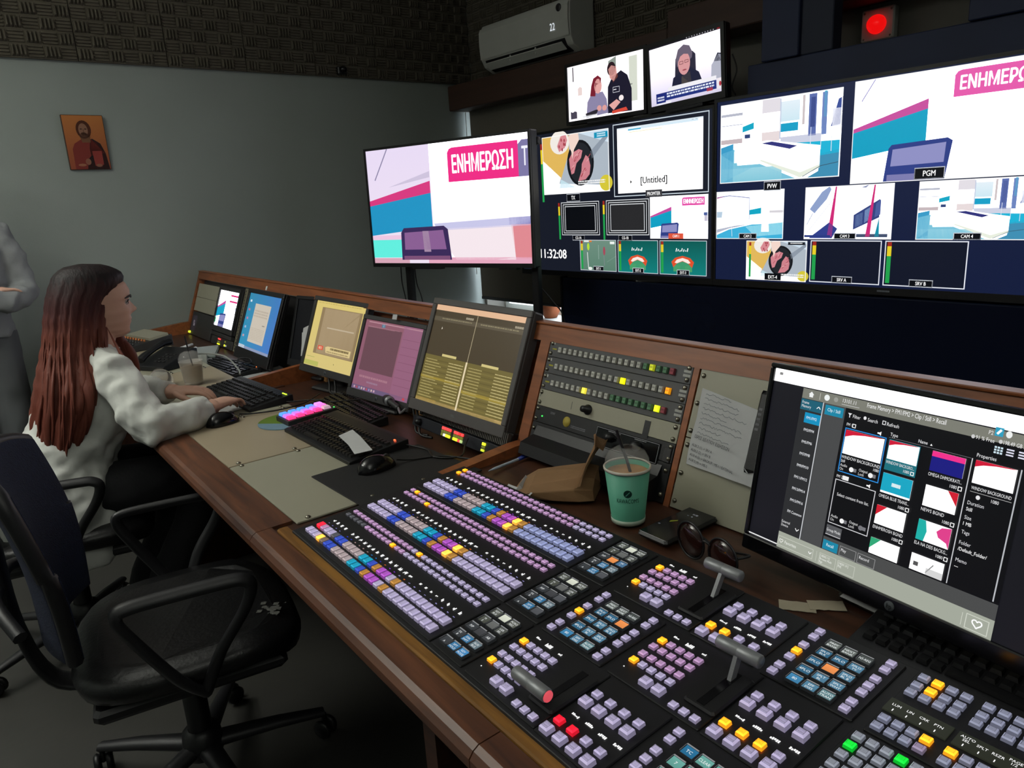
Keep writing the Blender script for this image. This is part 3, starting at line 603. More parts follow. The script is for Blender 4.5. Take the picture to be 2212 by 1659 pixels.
def pic_pgm(c):
    X0, X1, Z0, Z1 = -2.14, -.70, .945, 1.775
    f, cell = abs_cv(c, X0, X1, Z0, Z1)
    c.rect(0, 0, 1, 1, NAVYBG)
    s = cell(-2.12, -1.536, 1.404, 1.758); set_desk(s); s.frame(0, 0, 1, 1, .004, '#ffffff')
    tagz(c, f, -1.885, -1.80, 1.36, 1.402, 'PVW')
    s = cell(-1.487, -.75, 1.37, 1.77); set_news(s, pgm=True); pink_sign(s, .50, .04, .93, .27); s.frame(0, 0, 1, 1, .003, '#ffffff')
    tagz(c, f, -1.235, -1.125, 1.374, 1.418, 'PGM')
    for xa, xb, nm, fn in ((-2.15 + .012, -1.783, 'CAM 2', set_cam2), (-1.682, -1.306, 'CAM 3', set_cam3), (-1.212, -.84, 'CAM 4', set_desk)):
        s = cell(xa, xb, 1.143, 1.366); fn(s); s.L += 1; s.frame(0, 0, 1, 1, .003, '#ffffff')
        tagz(c, f, (xa + xb) / 2 - .05, (xa + xb) / 2 + .045, 1.143, 1.170, nm)
    s = cell(-1.968, -1.664, .952, 1.135); steak(s, 3, True); s.L += 1; s.frame(0, 0, 1, 1, .003, '#ffffff'); vmeter(s, .05, .04, .085, .93)
    tagz(c, f, -1.868, -1.785, .952, .985, 'EXT-4', fr=False)
    for xa, xb, nm in ((-1.648, -1.341, 'SRV A'), (-1.327, -1.02, 'SRV B')):
        s = cell(xa, xb, .955, 1.138); s.rect(0, 0, 1, 1, '#121728'); s.L += 1; s.frame(0, 0, 1, 1, .004, '#e6eaf4'); vmeter(s, .03, .03, .085, .94)
        tagz(c, f, (xa + xb) / 2 - .05, (xa + xb) / 2 + .04, .955, .985, nm)
t = thing('television', 'large multi-view television with the clock 11:32:08 and the untitled prompter picture', 'television', (-2.885, 3.10, 1.35))
tv_body(t, 1.44, .81, .014, .06, .03); rect_screen(t, 1.44, .81, pic_mv)
b = MB(); b.box(-.3, .062, -.2, .3, .118, .2); b.box(-.02, .1, -.62, .02, .14, -.1); b.build('wall_mount', M_BLACK, t)
b = MB(); b.box(-.10, .062, -1.35, -.04, .12, -.2); b.build('stand_leg', M_BLACK, t); b = MB(); b.box(.04, .062, -1.35, .10, .12, -.2); b.build('stand_leg', M_BLACK, t)
t = thing('television', 'large multi-view television showing the preview, program and camera 2 to 4 pictures', 'television', (-1.42, 3.10, 1.36))
tv_body(t, 1.44, .83, .014, .06, .03); rect_screen(t, 1.44, .83, pic_pgm)
b = MB(); b.box(-.3, .062, -.2, .3, .12, .2); b.build('wall_mount', M_BLACK, t)
b = MB(); c = Cv(b, .05, .012, .1, -.4305, y0=-.0068); c.scribble(0, 0, 1, 1, '#8a8f98', 1, 4); b.build('maker_mark', M_PRINT, t)
# two small televisions above
t = thing('television', 'small television on top showing two cooks in a white kitchen', 'television', (-2.865, 3.105, 1.945))
tv_body(t, .555, .29, .018, .05, .02); rect_screen(t, .555, .29, two_cooks)
b = MB(); b.box(-.03, .02, -.19, .03, .06, -.14); b.box(-.12, -.02, -.178, .12, .10, -.165, b=.003); b.build('stand', M_BLACK, t)
t = thing('television', 'small television on top showing a person in a dark jacket on a video call', 'television', (-2.332, 3.10, 1.953), (0, R(-2.7), 0))
tv_body(t, .42, .28, .02, .05, .03); rect_screen(t, .42, .28, video_call)
b = MB(); b.box(-.03, .02, -.19, .03, .06, -.14); b.box(-.11, -.02, -.186, .11, .10, -.173, b=.003); b.build('stand', M_BLACK, t)
b = MB(); b.tube(smooth_pts([(.235, .05, .02), (.25, .06, -.05), (.23, .05, -.12), (.26, .03, -.165)]), .004, 6); b.build('power_lead', M_CABLE, t)
# ------------------------------------------------------------------ console desk
CO = Vector((-1.44, .45, 0)); CA = R(-2.2)
MC = Matrix.Translation(CO) @ Matrix.Rotation(CA, 4, 'Z')
TILT = R(20.5); FD, FZ = .735, .731; ZSUNK = .685           # foot of the sloping equipment face
def cpt(s, d, z): return MC @ Vector((s, d, z))
def cw(x, y):
    p = MC.inverted() @ Vector((x, y, 0)); return p.x, p.y
def face(s, up, out=0):
    """pose on the sloping face: x along the desk, z up the slope, -y out of it"""
    return MC @ Matrix.Translation((s, FD + math.sin(TILT) * up, FZ + math.cos(TILT) * up)) @ Matrix.Rotation(-TILT, 4, 'X') @ Matrix.Translation((0, -out, 0))
def deskpose(x, y, z=.735, a=0):
    if z == .7352 and cw(x, y)[1] > .466 and cw(x, y)[0] < 0: z = ZSUNK + .0012
    return Matrix.Translation((x, y, z)) @ Matrix.Rotation(CA + a, 4, 'Z')
U = .04445
con = thing('control_console', 'long walnut control desk with cream panels and a sloping equipment face', 'desk', mw=MC)
S0, S1 = -3.44, 2.55
b = MB(); b.box(S0, .03, .69, S1, .466, .729); b.build('worktop', M_WOODD, con)
b = MB(); b.box(0, .466, .69, S1, .90, .729); b.build('rear_top', M_WOODD, con)
b = MB(); b.box(S0, .466, .65, -.004, .90, ZSUNK); b.build('sunken_shelf', M_WOODD, con)
segs = [(S0, -2.2), (-2.198, -1.12), (-1.118, -.03), (-.028, .80), (.802, 1.7), (1.702, S1)]
for k, (a, e) in enumerate(segs):
    d1 = .093 if k < 3 else .046
    pr = [(.0, .70), (.012, .688), (d1, .688), (d1, .736), (.012, .736), (.003, .731), (-.004, .722), (-.004, .708)]
    b = MB(); b.prism(pr, a, e); b.build('front_rail', M_WOOD, con)
b = MB(); b.box(.0, .047, .70, S1, .071, .742, b=.003); b.build('oak_strip', M_OAK, con)
# cream blank plates let into the worktop
k = 0; s = -.012
while s > -3.1:
    b = MB(); b.box(0.001, 0, 0, .4806, .365, .005, b=.0015); p = b.build('blank_plate', M_CREAM if k % 2 == 0 else M_CREAM2, con); p.location = (s - .4826, .097, .7295)
    for x in (.012, .470):
        for y in (.03, .19, .33):
            b = MB(); b.lathe([(.0065, 0), (.0065, .002), (.004, .0045), (.001, .005)], 10, o=(x, y, .005)); b.build('screw', M_SCREW, p)
    s -= .486; k += 1
# dividers between the bays
def divider(s0, s1, full=True):
    pr = [(.44, ZSUNK), (.44, .735), (.70, .757), (.738, .757), (.84, 1.022), (.85, 1.05), (.88, 1.05), (.90, .9), (.90, ZSUNK)] if full else [(.733, .729), (.84, 1.022), (.85, 1.05), (.88, 1.05), (.90, .9), (.90, .729)]
    b = MB(); b.prism(pr, s0, s1); b.build('divider', M_WOODT, con)
for a, e, fl in ((-3.44, -3.405, 1), (-1.535, -1.503, 1), (-.038, .001, 1), (.480, .495, 0), (.98, 1.01, 0), (1.5, 1.53, 0), (2.51, 2.545, 0)): divider(a, e, fl)
b = MB(); b.prism([(.838, 1.019), (.854, 1.060), (.875, 1.060), (.875, 1.019)], S0, S1); b.build('top_rail', M_WOODT, con)
b = MB(); b.box(S0, .850, 1.060, -1.5, .88, 1.067, b=.002); b.build('top_cap', M_WOODT, con)
b = MB(); b.box(-1.497, .850, 1.060, S1, .88, 1.067, b=.002); b.build('top_cap', M_WOODT, con)
b = MB(); b.box(S0, .902, .0, S1, .917, .93); b.build('back_panel', M_WOODD, con)
b = MB(); b.box(S0, .62, .0, S1, .64, .648); b.build('modesty_panel', M_BLACK, con)
for a in (S0, -1.52, .48, S1 - .04):
    b = MB(); b.box(a, .1, 0, a + .04, .62, .69); b.build('leg_panel', M_WOODD, con)
# rear boards of the bays
def bay_board(s0, s1, mt, u0=0, u1=.305, out=-.02):
    b = MB(); b.box(s0, 0, u0, s1, .012, u1); o = b.build('bay_board', mt, con)
    o.matrix_local = Matrix.Translation((0, FD, FZ)) @ Matrix.Rotation(-TILT, 4, 'X') @ Matrix.Translation((0, -out, 0)); return o
bay_board(-1.50, -.041, M_TAN, -.045, .15, -.055); bay_board(-1.50, -.041, M_WOODT, .152, .305, -.055)
bay_board(-3.40, -1.54, M_GREYP, -.045, .305, -.03); bay_board(.003, .478, M_BLACK, 0, .305, -.04); bay_board(.497, .978, M_GREYP); bay_board(1.012, 1.498, M_GREYP); bay_board(1.532, 2.508, M_GREYP)

# ------------------------------------------------------------------ rack equipment (each unit lifts out)
M_RACKG = mat('rack_grey', '#48484a', rough=.5, noise=(40, .08), bump=(300, .03))
M_BTN = mat('grey_button', '#8e8e8a', rough=.5, noise=(30, .08))
RC = .2405
def rack_unit(name, label, cat, s, u0, units, mt, dep=.03, out=.0, hw=.2375):
    t = thing(name, label, cat, mw=face(s, u0 * U + .001, out))
    b = MB(); b.box(-hw, -.003, 0, hw, 0, units * U - .0008, b=.001); b.box(-.22, 0, .003, .22, dep, units * U - .004); b.build('chassis', mt, t)
    for x in (-hw + .01, hw - .01):
        for z in ((units * U * .2, units * U * .8) if units < 3 else (units * U * .1, units * U * .5, units * U * .9)):
            b = MB(); b.lathe([(.0055, 0), (.0055, .002), (.003, .005), (.001, .005)], 10, axis='y', o=(x, -.003, z)); b.build('screw', M_SCREW, t)
    return t
_BM = {}
def rbtn(c, lit=0):
    k = (c, lit)
    if k not in _BM:
        b = MB(); cc = lin(c); w_, h_ = .0062, .0075
        def ring(i, y): return [(-w_ + i, y, -h_ + i), (w_ - i, y, -h_ + i), (w_ - i, y, h_ - i), (-w_ + i, y, h_ - i)]
        e = 1 if not lit else lit
        b.loft([ring(0, 0), ring(0, -.005), ring(.0012, -.007)], tuple(x * .7 * e for x in cc), caps=False); b.add(ring(.0012, -.007), [(0, 1, 2, 3)], tuple(x * e for x in cc))
        b.add([(-.004, -.0073, -.001), (.004, -.0073, -.001), (.004, -.0073, .003), (-.004, -.0073, .003)], [(0, 1, 2, 3)], tuple(x * .6 * e for x in cc))
        _BM[k] = b.mesh('button', M_KEY if lit else M_PRINT)
    return _BM[k]
G_, GR, RD = '#bdbdb6', '#5f8a6a', '#a04e58'
rows = [(6, [G_] * 15 + [GR, ('#a8b020', 1.4), GR, GR, RD], 'top grey router panel of the rack with one lit green button'),
        (5, [G_] * 12 + [('#f4f010', 2.2)] + [G_] * 6 + [('#d98a10', 1.8)], 'middle grey router panel of the rack with bright yellow and amber buttons'),
        (4, [G_] * 6 + [('#e8d848', 2)] + [G_] * 4 + [GR] * 7 + [('#dcea20', 2.2), RD], 'lowest grey router panel of the rack with two lit yellow buttons')]
for u, cs, lb in rows:
    t = rack_unit('router_panel', lb, 'router panel', RC, u, 1, M_RACKG)
    for i, c_ in enumerate(cs):
        o = link('button', rbtn(c_[0], c_[1]) if isinstance(c_, tuple) else rbtn(c_), t); o.location = (-.190 + i * .0198, -.003, .021)
    b = MB(); c = Cv(b, .4826, U, 0, U / 2, y0=-.0035); c.scribble(.945, .32, .985, .75, '#b9b9b4', 2, 2); c.scribble(.035, .48, .07, .62, '#b8b030', 1, 3); c.scribble(.03, .1, .05, .35, '#c8c8c4', 1, 4); b.build('printed_marks', M_PRINT, t)
t = rack_unit('blank_panel', 'cream rack panel with a black knob under the router panels', 'rack panel', RC, 3, 1, M_CREAM)
b = MB(); b.lathe([(.013, 0), (.013, .004), (.009, .006), (.008, .022), (.001, .023)], 16, axis='y', o=(-.045, -.003, .022)); b.build('knob', M_BLACK, t)
b = MB(); b.box(.140, -.0042, -.006, .157, -.0036, .034); b.build('tape_strip', M_BLACK, t)
b = MB(); c = Cv(b, .4826, U, 0, U / 2, y0=-.0035); c.rect(.02, .2, .024, .5, '#555'); c.rect(.28, .3, .284, .75, '#555'); c.rect(.385, .25, .388, .55, '#555'); b.build('pen_marks', M_PRINT, t)
t = rack_unit('rack_recorder', 'black rack unit with a round yellow sticker and a green light', 'rack unit', RC, 2, 1, M_BLACK)
b = MB(); b.lathe([(.001, .001), (.0135, .001), (.0135, 0)], 20, axis='y', o=(-.110, -.003, .022)); b.build('sticker', mat('yellow_sticker', '#a8963a', rough=.6, noise=(20, .15)), t)
b = MB(); c = Cv(b, .4826, U, 0, U / 2, y0=-.0035); c.txt('SONY', .135, .33, .14, '#9a9aa0', 'l', .02); c.scribble(.31, .62, .42, .8, '#77777c', 2, 8); b.build('printed_marks', M_PRINT, t)
b = MB(); b.ball((-.205, -.004, .018), .0022, 8, 5, c=(.1, 1.6, .2)); b.build('power_light', M_GLYPH, t)
b = MB(); b.box(.0, -.006, -.012, .20, -.003, .036, b=.001); b.build('trim_plate', M_BLACKG, t)
for x in (.05, .135):
    b = MB(); b.lathe([(.012, 0), (.012, .004), (.009, .016), (.001, .017)], 14, axis='y', o=(x, -.006, .016)); b.build('knob', M_BLACK, t)
b = MB(); c = Cv(b, .2, .048, .1, .012, y0=-.0066); c.frame(.01, .04, .99, .96, .0012, '#8b8b90'); c.scribble(.2, .1, .4, .17, '#8b8b90', 1, 4); c.scribble(.62, .1, .8, .17, '#8b8b90', 1, 5); b.build('printed_marks', M_PRINT, t)
b = MB(); b.box(.212, -.006, .0, .236 - .004, -.003, .032, b=.001); b.build('rocker_switch', M_GREYP, t)
t = rack_unit('rack_box', 'plain black two unit rack box at the foot of the rack', 'rack unit', RC, 0, 2, M_BLACK)
b = MB(); b.prism([(-.05, 0), (-.05, .03), (-.012, .055), (-.004, .08), (-.004, 0)], -.215, .215); b.build('front_cover', M_BLACK, t)
# cream plates of the next bay
for u0, n, lb in ((3.5, 3.4, 'upper cream blank panel behind the taped note'), (0, 3.48, 'lower cream blank panel behind the large right monitor')):
    rack_unit('blank_panel', lb, 'rack panel', .7365, u0, n, M_CREAM, dep=.01)
for u0, n, lb in ((3.5, 3.4, 'upper cream blank panel of the bay hidden by the right monitor'), (0, 3.48, 'lower cream blank panel of the bay hidden by the right monitor')):
    rack_unit('blank_panel', lb, 'rack panel', 1.255, u0, n, M_CREAM, dep=.01)
# note taped on the plates
P = face(.595, .178, .006)
t = thing('paper_note', 'creased white paper note with handwriting and an AUX list taped on the cream panel', 'note', mw=P)
b = MB(); nx, ny = 8, 10; vs = []; fs = []
for j in range(ny + 1):
    for i in range(nx + 1):
        x = -.076 + .166 * i / nx + .008 * (1 - j / ny) * i / nx; z = -.077 + .165 * j / ny - (.018 * j / ny + .006) * i / nx
        vs.append((x, -.0015 - .004 * abs(math.sin(i * .9 + j * .5)) - (.012 * (i / nx) ** 2), z))
for j in range(ny):
    for i in range(nx): a = j * (nx + 1) + i; fs.append((a, a + 1, a + nx + 2, a + nx + 1))
b.add(vs, fs, smooth=True); o = b.build('sheet', M_PAPER, t)
b = MB()
def note_line(s, x, z, size, colr='#2c2e33', sx=1):
    vs, f2, a, e = text_geo(s, 0); cc = lin(colr)
    def yy(px): return -.0075 - .013 * max(0, (px + .076) / .150) ** 2
    b.add([(x + (vx - a) * size * sx, yy(x + (vx - a) * size * sx), z + vy * size - .1 * (vx - a) * size * sx) for vx, vy in vs], f2, cc)
note_line('ΩΡΕΣ ΔΕΛΤΙΟΥ ΕΙΔΗΣΕΩΝ', -.066, -.018, .0095, sx=.78)
for k, l in enumerate(('AUX 2 (1) -> SRV A', 'AUX 3 (2) -> SRV B', 'AUX 4 (3) -> BACKUP / ME-1 / EXTERNAL', 'AUX 5 (4) -> ME-2')): note_line(l, -.068, -.036 - .0105 * k, .0080, sx=.8)
r = random.Random(4)
for k in range(9):   # faint handwriting
    z = .078 - .0105 * k; pts = []
    x = -.062
    L_ = r.uniform(.05, .12)
    while x < -.062 + L_:
        pts.append((x, -.008 - .013 * ((x + .076) / .150) ** 2, z - .1 * (x + .062) + r.uniform(-.002, .0025))); x += .0035
    b.tube(pts, .0004, 4, c=lin('#6a6d78'))
b.build('writing', M_PRINT, t)
# dark handset leaning in the same bay
t = thing('handset', 'black handset leaning on the cream panel beside the right monitor', 'handset', mw=face(.662, .15, .014))
b = MB(); b.box(-.0, -.012, -.03, .06, .004, .135, b=.008); b.build('body', M_BLACK, t)
b = MB(); c = Cv(b, .008, .05, .012, .075, y0=-.0128); c.scribble(0, 0, 1, 1, '#77777c', 5, 3, .5); b.build('maker_mark', M_PRINT, t)
# ------------------------------------------------------------------ desk monitors
def monitor(label, ctr, yaw, tilt, w, h, fn, bz=.016, bot=.028, dep=.05, stand=None, roll=0, mt=None, k=1, logo=None, foot=(-.07, .03)):
    mt = mt or M_GREYP
    t = thing('monitor', label, 'monitor', ctr, (R(-tilt), R(-roll), R(yaw)))
    b = MB(); b.box(-w / 2 - bz, .002, -h / 2 - bot, w / 2 + bz, dep * .5, h / 2 + bz, b=.005); b.box(-w * .38, dep * .5, -h * .4, w * .38, dep, h * .36, b=.012); b.build('housing', mt, t)
    b = MB(); y0, y1 = -.006, .004
    b.box(-w / 2 - bz, y0, h / 2, w / 2 + bz, y1, h / 2 + bz, b=.002); b.box(-w / 2 - bz, y0, -h / 2 - bot, w / 2 + bz, y1, -h / 2, b=.002)
    b.box(-w / 2 - bz, y0, -h / 2, -w / 2, y1, h / 2, b=.002); b.box(w / 2, y0, -h / 2, w / 2 + bz, y1, h / 2, b=.002)
    b.build('bezel', mt, t)
    rect_screen(t, w, h, fn, k)
    if logo:
        b = MB()
        if logo == 'hp': b.lathe([(.001, .0008), (.0075, .0008), (.0075, 0)], 18, axis='y', o=(0, -.006, -h / 2 - bot / 2), c=lin('#4c5054'))
        c = Cv(b, .03, .012, 0, -h / 2 - bot / 2, y0=-.0072); c.txt(logo, .5, .8, .6, '#202226' if logo == 'hp' else '#8a8c90', 'c', .01); b.build('maker_mark', M_PRINT, t)
    if stand:   # stand given as world height of the desk: neck and foot built upright in the monitor's frame
        Mi = t.rotation_euler.to_matrix().to_4x4(); Mi.translation = ctr; Mi = Mi.inverted(); Rz = Matrix.Rotation(R(yaw), 4, 'Z')
        def wp(x, y, z): return Mi @ (Matrix.Translation((ctr[0], ctr[1], stand)) @ Rz @ Vector((x, y, z)))
        b = MB(); b.X = Mi @ Matrix.Translation((ctr[0], ctr[1], stand)) @ Rz; b.box(-.11, foot[0], 0, .11, foot[1], .014, b=.006); b.build('stand_foot', mt, t)
        b = MB(); fm_ = foot[1] - .03; p0 = wp(0, fm_, .012); b.tube([p0, wp(0, fm_ + .005, .06), Vector((0, dep, -h * .15))], [(.028, .012)] * 3, 10); b.build('stand_neck', mt, t)
    return t
def pic_blue(c):
    c.mb.add([c.P(0, 1), c.P(1, 1), c.P(1, 0), c.P(0, 0)], [(0, 1, 2, 3)], (c.C('#2e8fb4'), c.C('#4a78c4'), c.C('#3f78bc'), c.C('#2f86a8'))); c.L += 1
    c.rect(.25, .17, .74, .86, '#c9bfb0'); c.rect(0, .955, 1, 1, '#8a96b4'); c.rect(0, .945, .2, 1, '#c8d4dc'); c.L += 1
    for i, q in enumerate(('#d8e4ec', '#c06a80', '#b87a9a', '#9ab4d4', '#c49aa8')): c.rect(.06, .12 + .16 * i, .11, .16 + .16 * i, q)
    c.scribble(.28, .28, .7, .42, '#b4a898', 3, 4); c.scribble(.6, .52, .68, .55, '#7a746c', 1, 6); c.scribble(.28, .6, .7, .82, '#bab0a0', 8, 7)
def pic_yellow(c):
    c.grad(0, 0, 1, 1, '#d9c474', '#d6c27c'); c.L += 1
    c.rect(.14, .09, .95, .8, '#8f7a58'); c.rect(.2, .1, .9, .79, '#ad9878'); c.rect(0, .92, .3, .99, '#b8b860'); c.L += 1
    c.rect(.32, .38, .86, .40, '#bfae94'); c.rect(.22, .67, .33, .735, '#d8563e'); c.poly([(.37, .68), (.42, .66), (.88, .66), (.88, .76), (.4, .76)], '#d9c48c'); c.L += 1
    c.txt('ΝΕΟ', .275, .722, .036, '#f2e4c0', 'c', .01); c.scribble(.48, .675, .85, .71, '#6b5a3a', 1, 3, .9); c.scribble(.42, .73, .85, .75, '#a08c60', 1, 5, .9); c.scribble(.04, .02, .9, .04, '#c2ad60', 1, 6); c.rect(.03, .86, .2, .865, '#86a04a')
def pic_pink(c):
    c.grad(0, 0, 1, 1, '#8c5a68', '#8f5c74'); c.L += 1
    c.rect(.06, .09, .66, .72, '#684650'); c.rect(.06, .02, 1, .035, '#b88894'); c.rect(.06, .085, .62, .1, '#a87884'); c.rect(.68, .0, 1, 1, '#93607a'); c.rect(0, .94, 1, 1, '#6a5878'); c.L += 1
    for i in range(7): c.rect(.70, .18 + .105 * i, .98, .185 + .105 * i, '#7d4c64')
    c.rect(.30, .035, .36, .08, '#5a7c94'); c.txt('2', .33, .07, .03, '#dfe8ee', 'c')
    for i in range(9): c.rect(.04 + .045 * i, .955, .065 + .045 * i, .985, ('#c8a0b4', '#b04a5a', '#8f86b0', '#c8b0a8')[i % 4])
    c.scribble(.1, .79, .6, .84, '#a87886', 1, 4); c.scribble(.25, .86, .45, .9, '#9a7a90', 1, 5); c.rect(.9, .95, .94, .98, '#c04450')
def pic_olive(c):
    c.rect(0, 0, 1, 1, '#473d2c'); c.L += 1
    c.rect(0, 0, 1, .055, '#e2b793'); c.rect(0, .12, 1, .165, '#5a5140'); c.rect(0, .52, .5, 1, '#6e6335'); c.rect(.5, .52, 1, 1, '#6e6335'); c.rect(0, .97, 1, 1, '#d9b87a'); c.rect(0, .965, .25, 1, '#c09c4a'); c.L += 1
    for i in range(14):
        y = .56 + .029 * i
        for x0 in (0.0, .51):
            c.rect(x0 + .005, y, x0 + .475, y + .013, '#786c3a' if i % 2 else '#655a30')
    c.rect(0, .735, .48, .76, '#a08c3c'); c.rect(.51, .79, 1, .82, '#a08c3c'); c.rect(.497, .06, .503, .52, '#b0a284'); c.rect(.488, .52, .506, 1, '#e4d3ae'); c.L += 1
    for i in range(14):
        y = .563 + .029 * i
        c.scribble(.02, y, .02 + .14 + .03 * (i % 3), y + .011, '#b3a56a', 1, i, .8); c.scribble(.3, y, .47, y + .011, '#c9bb80', 1, i + 40, .8); c.scribble(.53, y, .68, y + .011, '#b3a56a', 1, i + 80, .8); c.scribble(.82, y, .99, y + .011, '#c9bb80', 1, i + 120, .8)
    c.rect(.2, .49, .37, .515, '#cfc080'); c.rect(.66, .50, .84, .525, '#cfc080'); c.txt('00:00:00:00', .46, .11, .022, '#e8dcc0', 'r'); c.txt('00:00:00:00', .99, .115, .022, '#e8dcc0', 'r'); c.scribble(.1, .13, .45, .15, '#8a8064', 1, 9); c.scribble(.55, .13, .95, .15, '#8a8064', 1, 10); c.poly([(.12, .22), (.12, .25), (.13, .24)], '#e8e0d0')
def pic_prev(c):
    set_news(c, pgm=True); c.L += 1; c.rect(.6, .08, .98, .13, '#e0307c'); c.rect(.58, .24, .96, .29, '#e0307c'); c.rect(0, .78, .05, .92, '#20a060')
monitor('blue desktop monitor with a beige document window at the left of the desk', (-3.41, 1.246, .888), -2.5, 22, .44, .275, pic_blue, .022, .055, stand=.686, mt=M_BLACK)
monitor('dark backed monitor turned away beside the blue desktop monitor', (-2.965, 1.315, .885), 9, 18, .29, .27, lambda c: c.rect(0, 0, 1, 1, '#08090b'), stand=.686, mt=M_BLACK)
monitor('yellow screen monitor left of the pink screen monitor', (-2.655, 1.262, .902), 7.5, 21.5, .338, .270, pic_yellow, .018, .03, stand=.686, roll=-2.5, logo='hp', k=1.0)
monitor('pink screen monitor between the yellow and the olive screens', (-2.255, 1.262, .862), 8.5, 21.5, .320, .262, pic_pink, .017, .03, stand=.686, roll=-3, logo='hp')
monitor('large grey monitor with olive tables beside the router rack', (-1.70, 1.222, .940), 2.8, 22, .408, .306, pic_olive, .02, .034, dep=.085, roll=-1.5, mt=mat('monitor_grey', '#4b4746', rough=.5, noise=(30, .06)), logo='DELL')
# label stickers on top of two monitors
b = MB(); b.box(-.012, -.001, 0, .012, .001, .018); o = b.build('sticky_label', M_PAPER); o.matrix_world = Matrix.Translation((-2.235, 1.300, 1.004)) @ Matrix.Rotation(R(8.5), 4, 'Z') @ Matrix.Rotation(R(-21), 4, 'X'); tag(o, 'small paper label on the top edge of the pink screen monitor', 'label')
b = MB(); b.box(-.010, -.001, 0, .010, .001, .02); o = b.build('sticky_label', M_PAPER); o.matrix_world = Matrix.Translation((-3.40, 1.298, 1.042)) @ Matrix.Rotation(R(-2.5), 4, 'Z') @ Matrix.Rotation(R(-22), 4, 'X'); tag(o, 'small paper label on the top edge of the blue desktop monitor', 'label')

# big monitor on the right with the frame memory page
HPW, HPH = .531, .299
def heart(c, cx, cy, s, colr, wd):
    pts = []
    for i in range(24):
        a = 2 * math.pi * i / 24; x = 16 * math.sin(a) ** 3; y = 13 * math.cos(a) - 5 * math.cos(2 * a) - 2 * math.cos(3 * a) - math.cos(4 * a)
        pts.append((cx + x * s / 16 / c.w, cy - y * s / 16 / c.h))
    for i in range(24): c.line(*pts[i], *pts[(i + 1) % 24], wd, colr)
def pic_hp(c0):
    c0.rect(0, 0, 1, 1, '#17171d'); c0.L += 1; c0.rect(0, 0, 1, .075, (1.5, 1.5, 1.5)); c0.rect(0, .985, .13, .992, '#e8e8e8'); c0.L += 1; c0.rect(.018, .02, .03, .035, '#888')
    c = c0.sub(.113, .08, .752, 1.0)
    E = '#e8e8ea'
    c.rect(0, 0, 1, 1, '#0b0b0f'); c.L += 1
    c.rect(0, 0, 1, .06, '#7c7d73'); c.rect(0, .06, .118, .90, '#2b2c2e'); c.rect(.124, .06, .236, .90, '#48494a'); c.rect(.24, .82, 1, .90, '#4a4b4b'); c.rect(0, .90, 1, 1, '#a3a89b'); c.L += 1
    c.rect(.118, .06, .123, .90, '#c9ccd0'); c.rect(.802, .163, .806, .812, '#c6c8cc'); c.rect(.977, .16, .982, .812, '#b8bbc0')
    c.poly([(.034, .03), (.049, .012), (.064, .03), (.059, .03), (.059, .046), (.039, .046), (.039, .03)], '#eef0f0'); c.rect(.095, .01, .0975, .05, '#c8c8c0'); c.ell(.133, .028, .014, .018, '#eef2f2'); c.ell(.18, .028, .011, .014, '#9a9b94')
    c.txt('13101.11', .215, .034, .022, '#f0f0f0'); c.rect(.212, .044, .30, .047, '#c8c8c8'); c.txt('Frame Memory > FM1/FM2 > Clip / Still > Recall', .335, .032, .025, '#f4f4f4', sx=.80, maxw=.345)
    c.txt('P2', .842, .03, .02, '#eee'); c.rect(.863, -.012, .893, .03, '#2f9fc0'); c.L += 1; c.line(.872, .02, .885, -.003, .003, '#fff'); c.L -= 1; c.ell(.913, .012, .011, .017, '#eef0ee')
    c.rect(.0, .063, .118, .128, '#1e5f74'); c.rect(.032, .14, .118, .202, '#1490bf'); c.rect(.133, .068, .228, .125, '#1a86a6'); c.L += 1
    c.txt('Frame', .008, .09, .017, E); c.txt('Memory', .008, .113, .017, E); c.line(.09, .105, .1, .092, .0012, '#fff'); c.line(.1, .092, .11, .105, .0012, '#fff')
    c.txt('FM1/FM2', .072, .178, .017, '#e6f4fa', 'c'); c.txt('Clip / Still', .18, .103, .019, '#e6f4fa', 'c')
    for i, q in enumerate(('FM3/FM4', 'FM5/FM6', 'FM7/FM8', 'FM9/FM10', 'FM11/FM12', 'FM13/FM14', 'FM15/FM16', 'FM Common')): c.txt(q, .069, .252 + .0735 * i, .017, '#e4e6ea', 'c', .008)
    c.txt('External', .008, .838, .016, E); c.txt('Device', .008, .86, .016, E); c.line(.088, .845, .098, .86, .0012, '#fff'); c.line(.098, .86, .108, .845, .0012, '#fff')
    c.poly([(.252, .085), (.272, .085), (.264, .096), (.264, .11), (.26, .11), (.26, .096)], E); c.txt('Filter', .278, .108, .02, E); c.ell(.336, .093, .007, .01, E, 12); c.txt('Search', .35, .107, .02, E); c.frame(.418, .083, .434, .105, .001, E); c.txt('Refresh', .44, .106, .02, E)
    c.txt('FM 1', .255, .158, .017, E); c.frame(.283, .14, .30, .162, .001, '#fff'); c.poly([(.405, .152), (.414, .152), (.422, .144), (.422, .168), (.414, .16), (.405, .16)], '#fff'); c.txt('Type', .463, .155, .019, E); c.txt('Name', .605, .153, .018, E, 'c'); c.poly([(.635, .153), (.64, .143), (.645, .153)], '#fff'); c.rect(.46, .163, .80, .165, '#77787c')
    c.txt('91 % Free', .80, .066, .019, '#eee', maxw=.08); c.ell(.79, .057, .007, .01, '#ccc', 12); c.txt('198.49 GB Free', .90, .062, .019, '#eee', maxw=.098); c.ell(.89, .053, .007, .01, '#ccc', 12)
    for i in range(3):
        for j in range(3): c.rect(.873 + .011 * i, .078 + .013 * j, .881 + .011 * i, .087 + .013 * j, '#cfe4ee')
        c.rect(.916, .078 + .013 * i, .942, .085 + .013 * i, '#dde'); c.rect(.958, .078 + .013 * i, .985, .085 + .013 * i, '#dde')
